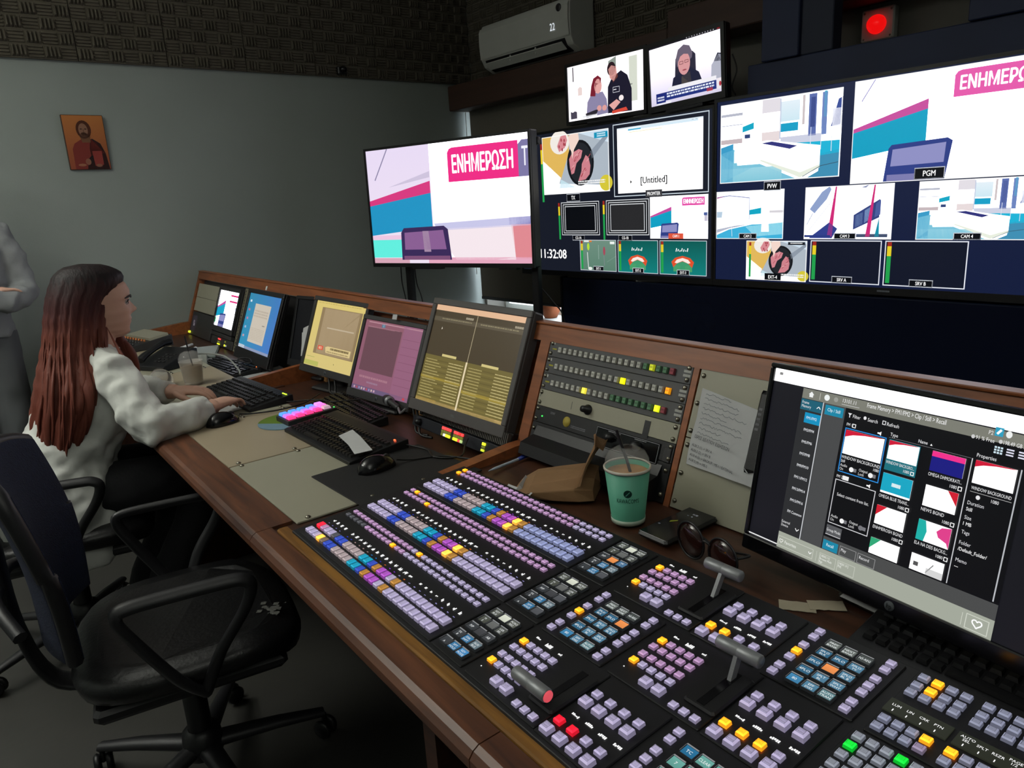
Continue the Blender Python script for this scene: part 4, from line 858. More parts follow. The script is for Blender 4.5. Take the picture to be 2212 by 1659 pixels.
    def card(x0, y0, x1, y1, kind, q, tail=True):
        c.L += 1; c.rect(x0, y0, x1, y1, (1.35, 1.35, 1.35)); c.L += 1; dx, dy = x1 - x0, y1 - y0
        if kind == 'arc': c.poly([(x0, y0), (x1, y0), (x0 + dx * .9, y0 + dy * .03), (x0 + dx * .5, y0 + dy * .08), (x0 + dx * .2, y0 + dy * .17), (x0, y0 + dy * .3)], '#d01838')
        if kind == 'tl': c.poly([(x0, y0), (x0 + dx * .35, y0), (x0, y0 + dy * .55)], '#d01c30')
        if kind == 'tg': c.poly([(x0, y0), (x0 + dx * .35, y0), (x0, y0 + dy * .7)], '#30a878')
        if kind == 'tr': c.poly([(x1, y0), (x1 - dx * .32, y0), (x1, y0 + dy * .62)], '#d01c30')
        if kind == 'flag': c.rect(x0, y0, x1, y0 + dy * .27, '#f0308c'); c.rect(x0, y0 + dy * .27, x1, y1, '#1a1a80')
        if kind == 'cyan': c.rect(x0, y0, x1, y1 - dy * .1, '#18a6c4'); c.L += 1; c.scribble(x0 + dx * .35, y0 + dy * .4, x0 + dx * .65, y0 + dy * .58, '#f0fafa', 1, 2, 1)
        if kind == 'wave': c.poly([(x0, y0), (x0 + dx * .22, y0), (x0 + dx * .3, y0 + dy * .5), (x0 + dx * .24, y1), (x0, y1)], '#1fb0a8'); c.poly([(x1, y0), (x0 + dx * .72, y0 + dy * .1), (x0 + dx * .58, y0 + dy * .35), (x0 + dx * .66, y0 + dy * .6), (x0 + dx * .92, y0 + dy * .75), (x1, y1)], '#e0408c')
        if kind == 'room': c.rect(x0 + dx * .1, y0 + dy * .45, x0 + dx * .25, y0 + dy * .7, '#555'); c.line(x0 + dx * .5, y0 + dy * .9, x0 + dx * .7, y0 + dy * .3, .0015, '#888'); c.rect(x0 + dx * .5, y0 + dy * .6, x1, y1, '#d6d6d6')
        c.L += 1
        if q: c.txt(q, x0, y1 + .027, .018, E, maxw=dx * 1.02)
        if tail: c.txt('1080', x1 - .012, y1 + .058, .017, E, 'r'); c.frame(x1 - .008, y1 + .04, x1 + .008, y1 + .062, .001, '#fff')
        c.L -= 3
    c.frame(.252, .17, .45, .426, .0014, '#2f8fe0'); card(.259, .18, .443, .318, 'arc', 'WINDOW BACKGROUND', False); c.txt('Still', .259, .368, .016, E); c.txt('1080', .443, .368, .016, E, 'r')
    def toggles(y, on2):
        for x, q, w2, k2 in ((.259, 'Audio', 'On', '#f4f4f4'), (.352, 'Output', 'Lock', on2)):
            c.txt(q, x, y, .016, '#ddd'); c.txt(w2, x, y + .022, .016, '#ddd'); c.rect(x + .052, y - .006, x + .082, y + .014, '#77777c'); c.L += 1; c.ell(x + .058, y + .004, .011, .014, k2, 14); c.L -= 1
    toggles(.392, '#f4f4f4')
    c.txt('FM 2', .252, .462, .017, E); c.rect(.282, .442, .312, .466, '#f0f0f0'); c.frame(.249, .472, .447, .733, .0012, '#d8d8dc'); c.txt('Select content from list.', .348, .565, .018, E, 'c', maxw=.17); c.poly([(.40, .452), (.409, .452), (.417, .444), (.417, .468), (.409, .46), (.40, .46)], '#fff'); toggles(.695, '#77777c')
    c.rect(.463, .172, .60, .34, '#1d6f7c'); card(.467, .176, .597, .278, 'arc', '', False); c.L += 3; c.txt('WINDOW BACKGRO...', .468, .303, .017, E, maxw=.125); c.txt('1080', .575, .328, .016, E, 'r'); c.frame(.58, .312, .595, .332, .001, '#fff'); c.L -= 3
    card(.652, .174, .783, .277, 'flag', 'OMEGA DHMOKRATI...'); card(.466, .356, .597, .465, 'cyan', 'OMEGA BLUE TRANS...'); card(.652, .353, .783, .464, 'tr', 'NEWS BGND'); card(.466, .537, .597, .642, 'tl', 'ENHMEROSH BGND'); card(.652, .537, .785, .645, 'wave', 'ELA NA DEIS BACKG...'); card(.466, .722, .597, .812, 'tg', '', False); card(.65, .722, .785, .81, 'room', '', False)
    c.txt('Properties', .818, .15, .019, E); card(.82, .165, .968, .28, 'arc', '', False); c.txt('WINDOW BACKGROUND', .822, .312, .017, E, 'l', maxw=.145); c.rect(.82, .322, .97, .3245, '#aaa'); c.ell(.853, .345, .008, .011, E, 12); c.txt('1080', .915, .352, .017, E, 'c')
    for y, q, v in ((.39, 'Duration', 'Still'), (.465, 'Size', '1 MB'), (.54, 'Tags', ''), (.595, 'Folder', '/Default_Folder/'), (.685, 'Memo', '---')):
        c.txt(q, .82, y, .019, '#d8d8dc'); c.txt(v, .82, y + .032, .018, '#f2f2f2', 'l', .008) if v else None
    c.rect(.249, .745, .326, .805, '#58595c'); c.L += 1; c.rect(.249, .80, .326, .804, '#c8c8cc'); c.txt('Group Mode', .287, .782, .017, E, 'c', maxw=.07); c.L -= 1
    c.rect(.245, .838, .322, .894, '#1a86a6'); c.frame(.331, .838, .413, .896, .001, '#8a8a8a'); c.frame(.42, .838, .504, .896, .001, '#8a8a8a'); c.L += 1; c.txt('Recall', .283, .872, .018, '#e6f4fa', 'c'); c.txt('Play', .34, .868, .018, E); c.txt('Record', .43, .868, .018, E); c.L -= 1
    c.frame(.006, .925, .205, .985, .001, '#c4c8bc'); heart(c, .024, .953, .0035, '#f4f4f0', .0009); c.txt('Favorites', .045, .963, .02, '#f0f2ec'); c.line(.18, .948, .188, .96, .0012, '#fff'); c.line(.188, .96, .196, .948, .0012, '#fff'); c.rect(.222, .925, .224, .985, '#c4c8bc')
    c.frame(.238, .925, .325, .99, .0008, '#c4c8bc'); c.frame(.333, .925, .42, .99, .0008, '#c4c8bc')
    for x, q in ((.243, ('[18302.11]', 'Browse Multi', 'Rgn')), (.338, ('[18201.31]', 'M/E', ''))):
        for j, v in enumerate(q):
            if v: c.txt(v, x, .946 + .018 * j, .013, '#f0f2ec', maxw=.08)
    c.frame(.90, .915, .985, .99, .001, '#d0d4c8'); c.rect(.885, .92, .887, .985, '#d0d4c8'); heart(c, .943, .95, .0062, '#ffffff', .0018)
HPY = R(-8.1); cx = Vector((-.647, 1.082, .944)) + Vector((math.cos(HPY), math.sin(HPY), 0)) * HPW / 2
monitor('wide black monitor with the frame memory menu behind the switcher', tuple(cx), -8.1, 11.5, HPW, HPH, pic_hp, .008, .026, dep=.045, stand=.7305, mt=M_BLACKG, logo='hp', foot=(.0, .095))
# equipment of the far left bay: cream plates, small programme monitor, small dark unit
for u0, lb in ((4.35, 'upper small cream plate at the far left end of the console'), (2.40, 'lower small cream plate at the far left end of the console')):
    t = thing('blank_panel', lb, 'rack panel', mw=face(-3.16, u0 * U, .0))
    b = MB(); b.box(-.22, -.003, 0, .22, 0, U * 1.92, b=.001); b.build('plate', M_CREAM, t)
    for x in (-.21, .21):
        b = MB(); b.lathe([(.005, 0), (.005, .002), (.001, .004)], 10, axis='y', o=(x, -.003, U)); b.build('screw', M_SCREW, t)
t = thing('preview_monitor', 'small rack monitor with the white programme picture left of the blue desktop monitor', 'monitor', mw=face(-2.71, .163, .012))
tv_body(t, .338, .205, .02, .035, .03, M_GREYP); rect_screen(t, .338, .205, pic_prev)
b = MB(); b.box(-.18, -.004, -.158, .18, .03, -.138, b=.002); b.build('lower_panel', M_GREYP, t)
def led_block(t, x0, z, spec, y=-.006):
    for (dx, dz, colr, w_, h_) in spec:
        b = MB(); b.box(x0 + dx - w_, y - .004, z + dz - h_, x0 + dx + w_, y, z + dz + h_, c=colr, b=.0008); b.build('button', M_KEY, t)
RL, YL, GL_ = (1.9, .10, .10), (1.5, 1.7, .05), (.5, 1.5, .05); DL = (.16, .17, .03)
t = thing('intercom_panel', 'small dark intercom panel with red and yellow lights under the small programme monitor', 'intercom', mw=face(-2.69, -.048, .004))
b = MB(); b.box(-.19, -.006, .002, .19, .03, .050, b=.002); b.build('body', M_GREYP, t)
led_block(t, -.02, .028, [(-.03, .012, RL, .009, .004), (-.008, .012, RL, .009, .004), (-.03, -.004, DL, .009, .004), (-.008, -.004, DL, .009, .004), (-.03, -.016, YL, .009, .0035), (-.008, -.016, YL, .009, .0035), (.09, -.012, YL, .006, .005), (.09, .008, DL, .006, .005), (.115, -.012, (.5, .5, .5), .004, .004)])
t = thing('intercom_panel', 'long dark intercom panel with red and yellow lights under the olive tables monitor', 'intercom', mw=face(-.275, -.052, .045))
b = MB(); b.box(-.235, -.006, .016, .235, .03, .050, b=.002); b.build('body', mat('blue_black_panel', '#141720', rough=.45, noise=(30, .1)), t)
sp = []
for g in (-.055, .01):
    for i in range(4):
        sp += [(g + .0125 * i, .014, RL if not (g > 0 and i == 2) else (.9, .05, .05), .0055, .0055), (g + .0125 * i, .0, DL, .0055, .0055), (g + .0125 * i, -.013, [DL, (.9, .9, .9) if g < 0 else YL, YL, YL][i] if g < 0 else [YL, YL, (1.2, .1, .1), (.6, .8, .3)][i], .0055, .0055)]
sp += [(.155, .012, YL, .0075, .005), (.155, .0, DL, .0075, .004), (.155, -.013, (.8, .9, .05), .0075, .0045)]
led_block(t, 0, .033, [(a, q * .72, cc, w_, h_ * .75) for a, q, cc, w_, h_ in sp])
b = MB(); b.lathe([(.011, 0), (.011, .006), (.008, .016), (.001, .017)], 14, axis='y', o=(-.19, -.006, .033)); b.build('knob', M_BLACK, t)
t = thing('vent_panel', 'ribbed grey vent panel below the olive tables monitor', 'vent panel', mw=face(-.275, -.001, .022))
b = MB(); b.box(-.235, -.001, 0, .235, .03, .04); b.build('backing', M_BLACK, t)
for i in range(58):
    x = -.228 + i * .008
    if i == 0:
        b = MB(); b.box(-.0018, -.014, .002, .0018, -.001, .038); fin = b.mesh('fin', mat('vent_grey', '#5d5a56', rough=.45, metal=.3, noise=(30, .1)))
    o = link('fin', fin, t); o.location = (x, 0, 0)
t = thing('small_rack_player', 'small dark player with a purple strip below the far left cream plates', 'rack unit', mw=face(-3.16, -.045, .0))
b = MB(); b.box(-.22, -.003, 0, .22, .03, .145, b=.002); b.build('body', M_GREYP, t)
b = MB(); c = Cv(b, .09, .10, -.15, .072, y0=-.0035); c.rect(0, 0, 1, 1, '#4a4350'); c.L = 1; c.rect(.3, .3, .6, .5, '#a89ab0'); c.rect(.4, .5, .7, .65, '#c8c0d0'); b.build('strip_label', M_PRINT, t)
b = MB(); b.lathe([(.009, 0), (.007, .012), (.001, .013)], 10, axis='y', o=(-.195, -.003, .012), c=(.9, 1.0, .05)); b.build('yellow_knob', M_KEY, t)
t = thing('rack_rail', 'pale perforated rack rail between the programme and blue monitors', 'rack rail', mw=face(-2.475, -.045, .0))
b = MB(); b.box(-.02, -.003, .0, .02, .02, .345); b.build('strip', mat('rail_zinc', '#8d8771', rough=.45, metal=.4, noise=(40, .15)), t)
for i in range(20):
    b = MB(); b.box(-.009, -.0036, .010 + i * .0165, .003, -.0031, .020 + i * .0165); b.build('slot', M_BLACK, t)
# ------------------------------------------------------------------ video switcher
SWA = R(-2.3); SWT = R(2.7)
MS = Matrix.Translation((-1.384, .519, .75)) @ Matrix.Rotation(SWA, 4, 'Z') @ Matrix.Rotation(SWT, 4, 'X')
sw = thing('video_switcher', 'wide black video switcher panel covered in lit buttons on the desk', 'switcher', mw=MS)
M_SWB = mat('switcher_black', '#101013', rough=.55, noise=(30, .1), bump=(500, .03))
SW1 = 1.62
b = MB(); b.prism([(-.006, -.024), (.437, -.042), (.437, -.003), (-.006, -.003)], -.012, SW1); b.build('base', M_SWB, sw, bevel=.002)
_K = {}
LAV, PNK, ORG, REDK, GRNK = '#b6accf', '#bd96c2', '#ffae22', '#ff2038', '#12e03c'
BLU, CYN, MAG, TAN_, ROS, GRYK, ORB = '#3a54c4', '#1fa2c4', '#b45ac8', '#b9853f', '#b0a0a4', '#55565c', '#ffc04a'
def keymesh(w_, d_, h_, c, lit=1.0, text=None, tall=.8):
    k = (w_, d_, h_, c, lit, text)
    if k in _K: return _K[k]
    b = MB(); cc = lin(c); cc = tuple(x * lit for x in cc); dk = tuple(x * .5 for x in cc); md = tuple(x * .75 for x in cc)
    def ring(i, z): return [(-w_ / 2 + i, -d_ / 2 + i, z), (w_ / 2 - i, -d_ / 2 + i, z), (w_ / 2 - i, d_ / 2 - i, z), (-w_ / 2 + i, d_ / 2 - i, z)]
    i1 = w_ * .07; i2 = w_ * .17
    b.loft([ring(0, 0), ring(i1 * .6, h_ * .7)], dk, caps=False); b.loft([ring(i1 * .6, h_ * .7), ring(i2, h_)], tuple(x * 1.15 for x in cc), caps=False); i3 = i2 + w_ * .05; b.loft([ring(i2, h_), ring(i3, h_ - .0003)], tuple(x * .4 for x in cc), caps=False); b.add(ring(i3, h_ - .0003), [(0, 1, 2, 3)], tuple(x * .82 for x in cc))  # shading contrast painted into the key colours: darker sides, brighter bevel, dimmer top
    if text:
        for j, q in enumerate(text.split('|')):
            vs, fs, a, e = text_geo(q); n = len(text.split('|')); sz = d_ * (.26 if n > 1 else .3); wd = (e - a) * sz
            s_ = min(1, w_ * .6 / max(wd, 1e-6)); sz *= s_
            b.add([((vx - (a + e) / 2) * sz, vy * sz + d_ * ((.06 - .27 * j) if n > 1 else -.1), h_ + .0002) for vx, vy in vs], fs, tuple(x * .35 for x in cc))
    _K[k] = b.mesh('key', M_KEY); return _K[k]
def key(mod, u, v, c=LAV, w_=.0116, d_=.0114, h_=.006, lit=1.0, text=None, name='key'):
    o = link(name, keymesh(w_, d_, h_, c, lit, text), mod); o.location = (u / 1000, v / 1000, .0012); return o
_LC = {}
def lcdmesh(bg, fg, text, w_=.0195, d_=.0165):
    k = (bg, fg, text)
    if k in _LC: return _LC[k]
    b = MB(); b.box(-w_ / 2, -d_ / 2, 0, w_ / 2, d_ / 2, .004, c=lin('#191b1c'))
    f = w_ / 2 - .0012; g = d_ / 2 - .0012
    b.add([(-f, -g, .0042), (f, -g, .0042), (f, g, .0042), (-f, g, .0042)], [(0, 1, 2, 3)], (lin(bg), lin(bg), tuple(x * 1.25 for x in lin(bg)), tuple(x * 1.25 for x in lin(bg))))
    b.add([(-f, g - .001, .0062), (f, g - .001, .0062), (f, g + .001, .0062), (-f, g + .001, .0062)], [(0, 1, 2, 3)], lin('#8a8c8e')); b.add([(-f - .0008, -g, .006), (-f, -g, .006), (-f, g, .006), (-f - .0008, g, .006)], [(0, 1, 2, 3)], lin('#5a5c60'))
    if text:
        L_ = text.split('|'); n = len(L_)
        for j, q in enumerate(L_):
            vs, fs, a, e = text_geo(q); sz = d_ * (.34 if n > 1 else .40); wd = (e - a) * sz; s_ = min(1, w_ * .78 / max(wd, 1e-6))
            b.add([((vx - (a + e) / 2) * sz * s_, vy * sz + d_ * ((.02 - .36 * j) if n > 1 else -.16), .0046) for vx, vy in vs], fs, lin(fg))
    _LC[k] = b.mesh('display_key', M_GLYPH); return _LC[k]
def lcd(mod, u, v, bg='#26282a', fg='#dfe4e6', text=None):
    o = link('display_key', lcdmesh(bg, fg, text), mod); o.location = (u / 1000, v / 1000, .0005); return o
def module(name, u0, v0, u1, v1, z=0):
    b = MB(); b.box(u0 / 1000, v0 / 1000, -.006, u1 / 1000, v1 / 1000, z, b=.0015); return b.build(name, M_SWB, sw)
def glyphs(mod, items, name='lit_legend'):
    """white lit legends: (u, v, width mm, height mm, pattern seed)"""
    b = MB(); r = random.Random(5)
    for u, v, wd, ht, cc in items:
        n = max(1, int(wd / 2.2)); cc = lin(cc) if isinstance(cc, str) else cc
        for i in range(n):
            x = u - wd / 2 + wd * i / n; q = wd / n * .8; y0 = v - ht / 2 + r.choice((0, 0, .25)) * ht; y1 = v + ht / 2 - r.choice((0, 0, .3)) * ht
            b.add([(x / 1000, y0 / 1000, .0009), ((x + q) / 1000, y0 / 1000, .0009), ((x + q) / 1000, y1 / 1000, .0009), (x / 1000, y1 / 1000, .0009)], [(0, 1, 2, 3)], cc)
    o = b.build(name, M_GLYPH, mod); o['kind'] = 'stuff'; return o
WL = (1.1, 1.1, 1.1)
P_ = 17.9
def col_u(i): return 29 + P_ * i
base_cols = [LAV] * 5 + [BLU] * 2 + [ROS] * 4 + [CYN] * 2 + [BLU] + [TAN_] + [MAG] * 2 + [LAV] + [TAN_] + [LAV] * 9
LEDC = ['#8a86d0'] * 4 + [''] + ['#2a44e0'] * 2 + ['#c8a4a0'] * 4 + ['#1f8fe0'] * 2 + ['#2a44e0', '#e0702a', '#9a40e8', '#9a40e8', '#a8a4e0', '#e0702a'] + ['#a49ee0'] * 9
for k in range(3):
    v0 = 144 * k
    md = module('crosspoint_module', 8, v0 + 2, 532, v0 + 141)
    for row, v in ((0, 20), (1, 45)):
        for i in range(28):
            c_ = base_cols[i]; lit = 1
            if k == 0:
                if row == 1 and i == 0: c_, lit = REDK, 1.8
                if row == 1 and i == 4: c_ = GRYK
                if row == 1 and i == 1: c_ = '#c08ab4'
                if row == 0 and i == 3: c_, lit = ORB, 2
                if row == 0 and i == 4: c_ = '#7d6a5c'
            elif i == 17: c_, lit = ORB, 2
            if k == 2 and i > 18: c_ = '#98a0cc'
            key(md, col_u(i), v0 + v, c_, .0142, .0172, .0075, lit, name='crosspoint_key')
    lits = {0: [(0, 11), (1, 15)], 1: [(1, 1), (0, 5)], 2: [(0, 0), (1, 0)]}[k]
    for row, v in ((0, 109), (1, 127)):
        for i in range(28):
            c_ = (PNK if (k == 2 or i < 14 or k == 1) else LAV); lit = 1
            if k == 2 and i > 22: c_ = LAV
            if (row, i) in lits: c_, lit = ORG, 2
            if k == 0 and row == 0 and i < 5: c_ = GRYK
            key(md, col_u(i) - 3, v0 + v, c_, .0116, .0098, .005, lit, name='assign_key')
    it = []
    for i in range(28):
        if LEDC[i]: it.append((col_u(i) - 4, v0 + 63, 2.1, 2.2, LEDC[i])); it.append((col_u(i) - 1.4, v0 + 63, 2.1, 2.2, LEDC[i]))
        if i != 4 and i != 19: it.append((col_u(i) - 3, v0 + 76, 7.5 if i < 16 else (9.5 if i < 19 else 6), 7.5 if i < 18 or i > 23 else 4.5, WL))
    glyphs(md, it, 'name_displays')
    # bank memory keys with small displays
    mm = module('display_module', 536, v0 + 2, 618, v0 + 141)
    D2, B2, W2 = '#34373a', '#2f6a92', '#c9cdbd'
    lay = [[(D2, '|A'), (B2, 'XPT|HOLD'), ('#3a7cae', 'KEY|MODE')], [(D2, 'FX|B'), (B2, 'DSK|SHFT'), ('#5f7078', 'AUX|BUS')], [(D2, 'P/P'), ('#3a3b3e', ''), ('#3a3c3f', 'AB')], [('#44473f', 'M|E'), ('#5c5e5c', ''), ('#4a4d48', 'USR|SEL')], [('#4c5048', 'KEY|BUS'), (W2, ''), ('#54574f', 'MCRO|REC')]]
    if k: lay[0][2] = ('#4a4c50', ''); lay[2][2] = ('#4a4c50', '')
    if k == 2: lay[2][1] = ('#e08a4a', ''); lay[2][2] = ('#456a8a', 'ME|1')
    for j in range(5):
        for i in range(3): lcd(mm, 556 + 21.5 * i, v0 + 19 + 24 * j, lay[j][i][0], '#e8ecec', lay[j][i][1])
def trans_module(u, v, lit_extra, tag_):
    """transition keys and fader; u,v of the lower left key"""
    md = module('transition_module', u - 14, v - 40, u + 142, v + 100)
    for j, dv in enumerate((0, 19, 41, 60)):
        for i in range(5):
            c_, lit = (LAV if (tag_ == 'PP' or j == 0) else PNK), 1
            if i == 0 and j in (0, 3): c_, lit = ORG, 2
            key(md, u + 16.2 * i, v + dv, c_, .0112, .0110, .0055, lit, text='-', name='transition_key')
    for i in range(2): key(md, u + 44 + 22 * i, v - 24, LAV, .0158, .0150, .0095, text=('AUTO|TRANS', 'CUT')[i], name='transition_key')
    for i in range(3): key(md, u + 96 + 17 * i, v - 30, LAV, .0112, .0110, .0055, text='-', name='transition_key')
    glyphs(md, [(u + 9, v + 81, 10, 5, WL), (u + 34, v + 80, 13, 7, WL), (u + 60, v + 79, 7, 4, WL), (u - 2, v - 18, 2.5, 2.5, WL)])
    # fader lever
    cu, cv = (u + 120) / 1000, (v + 33) / 1000
    b = MB(); b.box(cu - .024, cv - .045, -.001, cu + .024, cv + .045, .006, b=.003); b.build('fader_base', M_SWB, md)
    b = MB(); b.box(cu - .006, cv - .04, .006, cu + .006, cv + .04, .0066); b.build('fader_slot', M_BLACKG, md)
    return md, cu, cv
def lever(md, cu, vb, vh, H, red=False):
    hz = H; b = MB(); b.prism([(vb - .006, .0), (vb + .006, .0), (vh + .007, hz), (vh - .007, hz)][::1], cu - .003, cu + .003); b.build('fader_lever', M_METAL, md)
    b = MB(); b.lathe([(.001, cu - .033), (.0082, cu - .033), (.0094, cu - .031), (.0094, cu), (.0090, cu + .0008), (.0094, cu + .0016), (.0094, cu + .031), (.0082, cu + .033), (.001, cu + .033)], 20, axis='x', o=(0, vh, hz)); b.build('fader_handle', M_METAL, md)
    if red:
        b = MB(); b.lathe([(.0080, cu + .0325), (.0076, cu + .0342), (.001, cu + .0346)], 18, axis='x', o=(0, vh, hz), c=(.85, .10, .13)); b.build('handle_cap', M_KEY, md)
md, cu, cv = trans_module(642, 42, 0, 'PP'); lever(md, .762, .048, .022, .042, True)
md, cu, cv = trans_module(786, 185, 0, 'ME'); lever(md, .906, .240, .261, .040)
md, cu, cv = trans_module(652, 334, 0, 'ME'); lever(md, .772, .380, .409, .042)
def keytrans(u, v, lits, nm='key_module'):
    md = module(nm, u - 15, v - 10, u + 92, v + 130)
    for i in range(4):
        key(md, u + 24.4 * i, v, LAV if nm else PNK, .0158, .0150, .0095, text='AUTO|TRANS', name='key_on_key'); key(md, u + 24.4 * i, v + 67, LAV, .0158, .0150, .0095, text='AUTO|TRANS', name='key_on_key')
        c_, lit = lits[i] if i < len(lits) else (LAV, 1)
        key(md, u + 24.4 * i, v + 21, c_, .0124, .0118, .007, lit, text='KEY|ON', name='key_on_key'); key(md, u + 24.4 * i, v + 88, LAV, .0124, .0118, .007, text='KEY|ON', name='key_on_key')
    glyphs(md, [(u + 6 + 24.4 * i, v + 43 + 1.5 * (i % 2), 13, 4.5, WL) for i in range(4)])
    return md
keytrans(801, 11, [(REDK, 1.6), (REDK, 1.6)]); keytrans(946, 154, [(ORG, 2)] * 3); keytrans(813, 301, [(ORG, 2)] * 2)
def flexi(u, v, texts, org, litk=3):
    """side key columns around a 3 x 5 display pad; u,v of the lower left side key"""
    md = module('flexipad_module', u - 14, v - 10, u + 114, v + 132)
    for j, dv in enumerate((0, 17, 41, 58, 76, 101, 118)):
        key(md, u, v + dv, ORG if (j == litk) else LAV, .0116, .0112, .006, 2 if j == litk else 1, text='-', name='pad_key'); key(md, u + 100, v + dv, LAV, .0116, .0112, .006, text='-', name='pad_key')
    for j in range(5):
        for i in range(3):
            bg, tx = texts[4 - j][i]; lcd(md, u + 29.5 + 22 * i, v + 5 + 24 * j, bg, '#eef4f4', tx)
    return md
B3, K3, G3 = '#2f5f7c', '#5a605c', '#4a7690'
tx = [[(K3, 'PREV|BANK'), (K3, 'NEXT|BANK'), ('#3f4442', 'NS-REG')], [(B3, '3PLO|BLK'), (B3, '3PLO'), (G3, '3PLO|TV')], [(B3, '2PLO'), ('#e0894a', ''), (G3, '2PLO|BL B')], [(B3, '4PLO'), (G3, 'SPLT|BL'), (G3, 'SPLT|WHT')], [('#3a7aa2', '80'), (G3, 'EFF|DISS'), ('#587a80', 'AUTO|TRAN')]]
t2 = [list(r_) for r_ in tx]; t2[2][1] = (G3, '2PLO|BL'); t2[1][2] = ('#e0894a', '')
flexi(645, 154, t2, None); flexi(931, 298, tx, None)
TQ = '#5f9a90'
t3 = [[('#22668c', 'TC'), (TQ, 'CLEAR'), (TQ, 'ENTER')], [(TQ, '7'), (TQ, '8'), (TQ, '9')], [(TQ, '4'), (TQ, '5'), (TQ, '6')], [(TQ, '1'), (TQ, '2'), (TQ, '3')], [(TQ, '0'), (TQ, '.'), (TQ, '+')]]
flexi(917, 6, t3, None, litk=99)
# right hand modules
md = module('utility_module', 1060, 286, 1290, 430)
for bl, lits in ((0, [(1, 0), (1, 1)]), (74, [])):
    for j, dv in enumerate((417, 397, 380)):
        for i in range(4): key(md, 1072 + bl + 16.5 * i, dv, ORG if (i, j) in lits else '#8d90a8', .0122, .0116, .0062, 2 if (i, j) in lits else 1, text='-', name='utility_key')
    for j, dv in enumerate((315, 297)):
        for i in range(4):
            on = (bl == 0 and (i, j) == (3, 0)) or (bl and (i, j) in ((0, 0), (2, 1)))
            key(md, 1071 + bl + 16.0 * i, dv, ORG if on else ('#8d90a8' if i < 3 else '#9a8aa8'), .0122, .0116, .0062, 2 if on else 1, name='utility_key')
for u0, names in ((1060, ('LUM', 'LIN', 'CRK', 'PTN')), (1138, ('AUTO|SEL', 'SPLT', 'RSZR', 'PAGE|1/2'))):
    b = MB(); b.box(u0 / 1000, .332, .0, (u0 + 72) / 1000, .358, .002, c=lin('#26291f'))
    for i, q in enumerate(names):
        for j, qq in enumerate(q.split('|')):
            vs, fs, a, e = text_geo(qq); b.add([((u0 + 11 + 16 * i) / 1000 + (vx - (a + e) / 2) * .0055, .345 - .0055 * j + vy * .0062 + (.004 if '|' in q else 0), .0024) for vx, vy in vs], fs, WL)
        b.box((u0 + 10 + 16 * i) / 1000, .335, .0021, (u0 + 11 + 16 * i) / 1000, .339, .0025, c=WL)
    b.build('label_strip', M_GLYPH, md)
md = module('numeric_module', 1052, 146, 1290, 282)
for j, dv in enumerate((266, 247, 228, 208, 189, 170)):
    for i in range(10):
        on = (i, j) in ((0, 1), (3, 0)); key(md, 1065 + 16.2 * i, dv, GRNK if on else '#8f93a0', .0122, .0120, .0062, 1.4 if on else 1, text='TV' if (i, j) == (3, 0) else '-', name='numeric_key')
md = module('blank_module', 1294, 2, 1610, 430)
md = module('blank_module', 1036, 2, 1290, 142)
# ------------------------------------------------------------------ things on the desk
DZ = .7352
def keyboard(label, x, y, ang, w=.44, d=.15, mt=None, leds=(), z=DZ, h=.022, num=True):
    t = thing('keyboard', label, 'keyboard', mw=deskpose(x, y, z, R(ang)))
    b = MB(); b.prism([(-d / 2, 0), (d / 2, 0), (d / 2, h + .006), (d / 2 - .012, h + .006), (-d / 2 + .01, h * .55), (-d / 2, h * .45)], -w / 2, w / 2); b.build('case', mt or M_BLACK, t, bevel=.002)
    b = MB(); r = random.Random(int(abs(x) * 100))
    for j in range(6):
        yy = -d / 2 + .024 + j * .0195 + (.006 if j == 5 else 0); zz = h * .55 + (yy + d / 2 - .01) / (d - .022) * (h * .45 + .006)
        xs = -w / 2 + .014
        while xs < w / 2 - .02:
            kw = .0155 if not (j == 0 and -.12 < xs < -.02) else .10
            if not (w * .16 < xs < w * .175 or w * .29 < xs < w * .305):
                i = .002
                b.loft([[(xs, yy - .008, zz), (xs + kw, yy - .008, zz), (xs + kw, yy + .008, zz), (xs, yy + .008, zz)], [(xs + i, yy - .006, zz + .006), (xs + kw - i, yy - .006, zz + .006), (xs + kw - i, yy + .006, zz + .006), (xs + i, yy + .006, zz + .006)]], caps=False)
                b.add([(xs + i, yy - .006, zz + .006), (xs + kw - i, yy - .006, zz + .006), (xs + kw - i, yy + .006, zz + .006), (xs + i, yy + .006, zz + .006)], [(0, 1, 2, 3)])
            xs += kw + .0035
    o = b.build('keycaps', mat('keycap_black', '#131315', rough=.35, noise=(40, .15)), t); o['kind'] = 'stuff'
    for (u, v, cc) in leds:
        b = MB(); b.box(u - .0035, v - .002, h + .005, u + .0035, v + .002, h + .008, c=cc); b.build('indicator_light', M_KEY, t)
    return t
YG = (1.3, 2.0, .1)
keyboard('black keyboard under the hands of the seated woman', -2.675, .885, 4, .47, .165, leds=[(.19, .066, YG), (.203, .066, YG), (.216, .066, YG)])
keyboard('black keyboard with an orange light beside the clear coffee cup', -3.46, 1.075, 6, .45, .15, leds=[(.20, .06, (3, .6, .1))])
kb = keyboard('long black keyboard with a torn paper note on its keys', -1.90, .893, 1.5, .44, .185, leds=[(.20, .06, (3, .35, .1)), (.211, .055, (.6, .1, .05))])
keyboard('dark keyboard pushed under the pink screen monitor', -2.29, 1.10, -3, .44, .12, z=.686)
keyboard('black keyboard behind the right end of the switcher', -.19, .990, -2, .46, .11, z=.731)
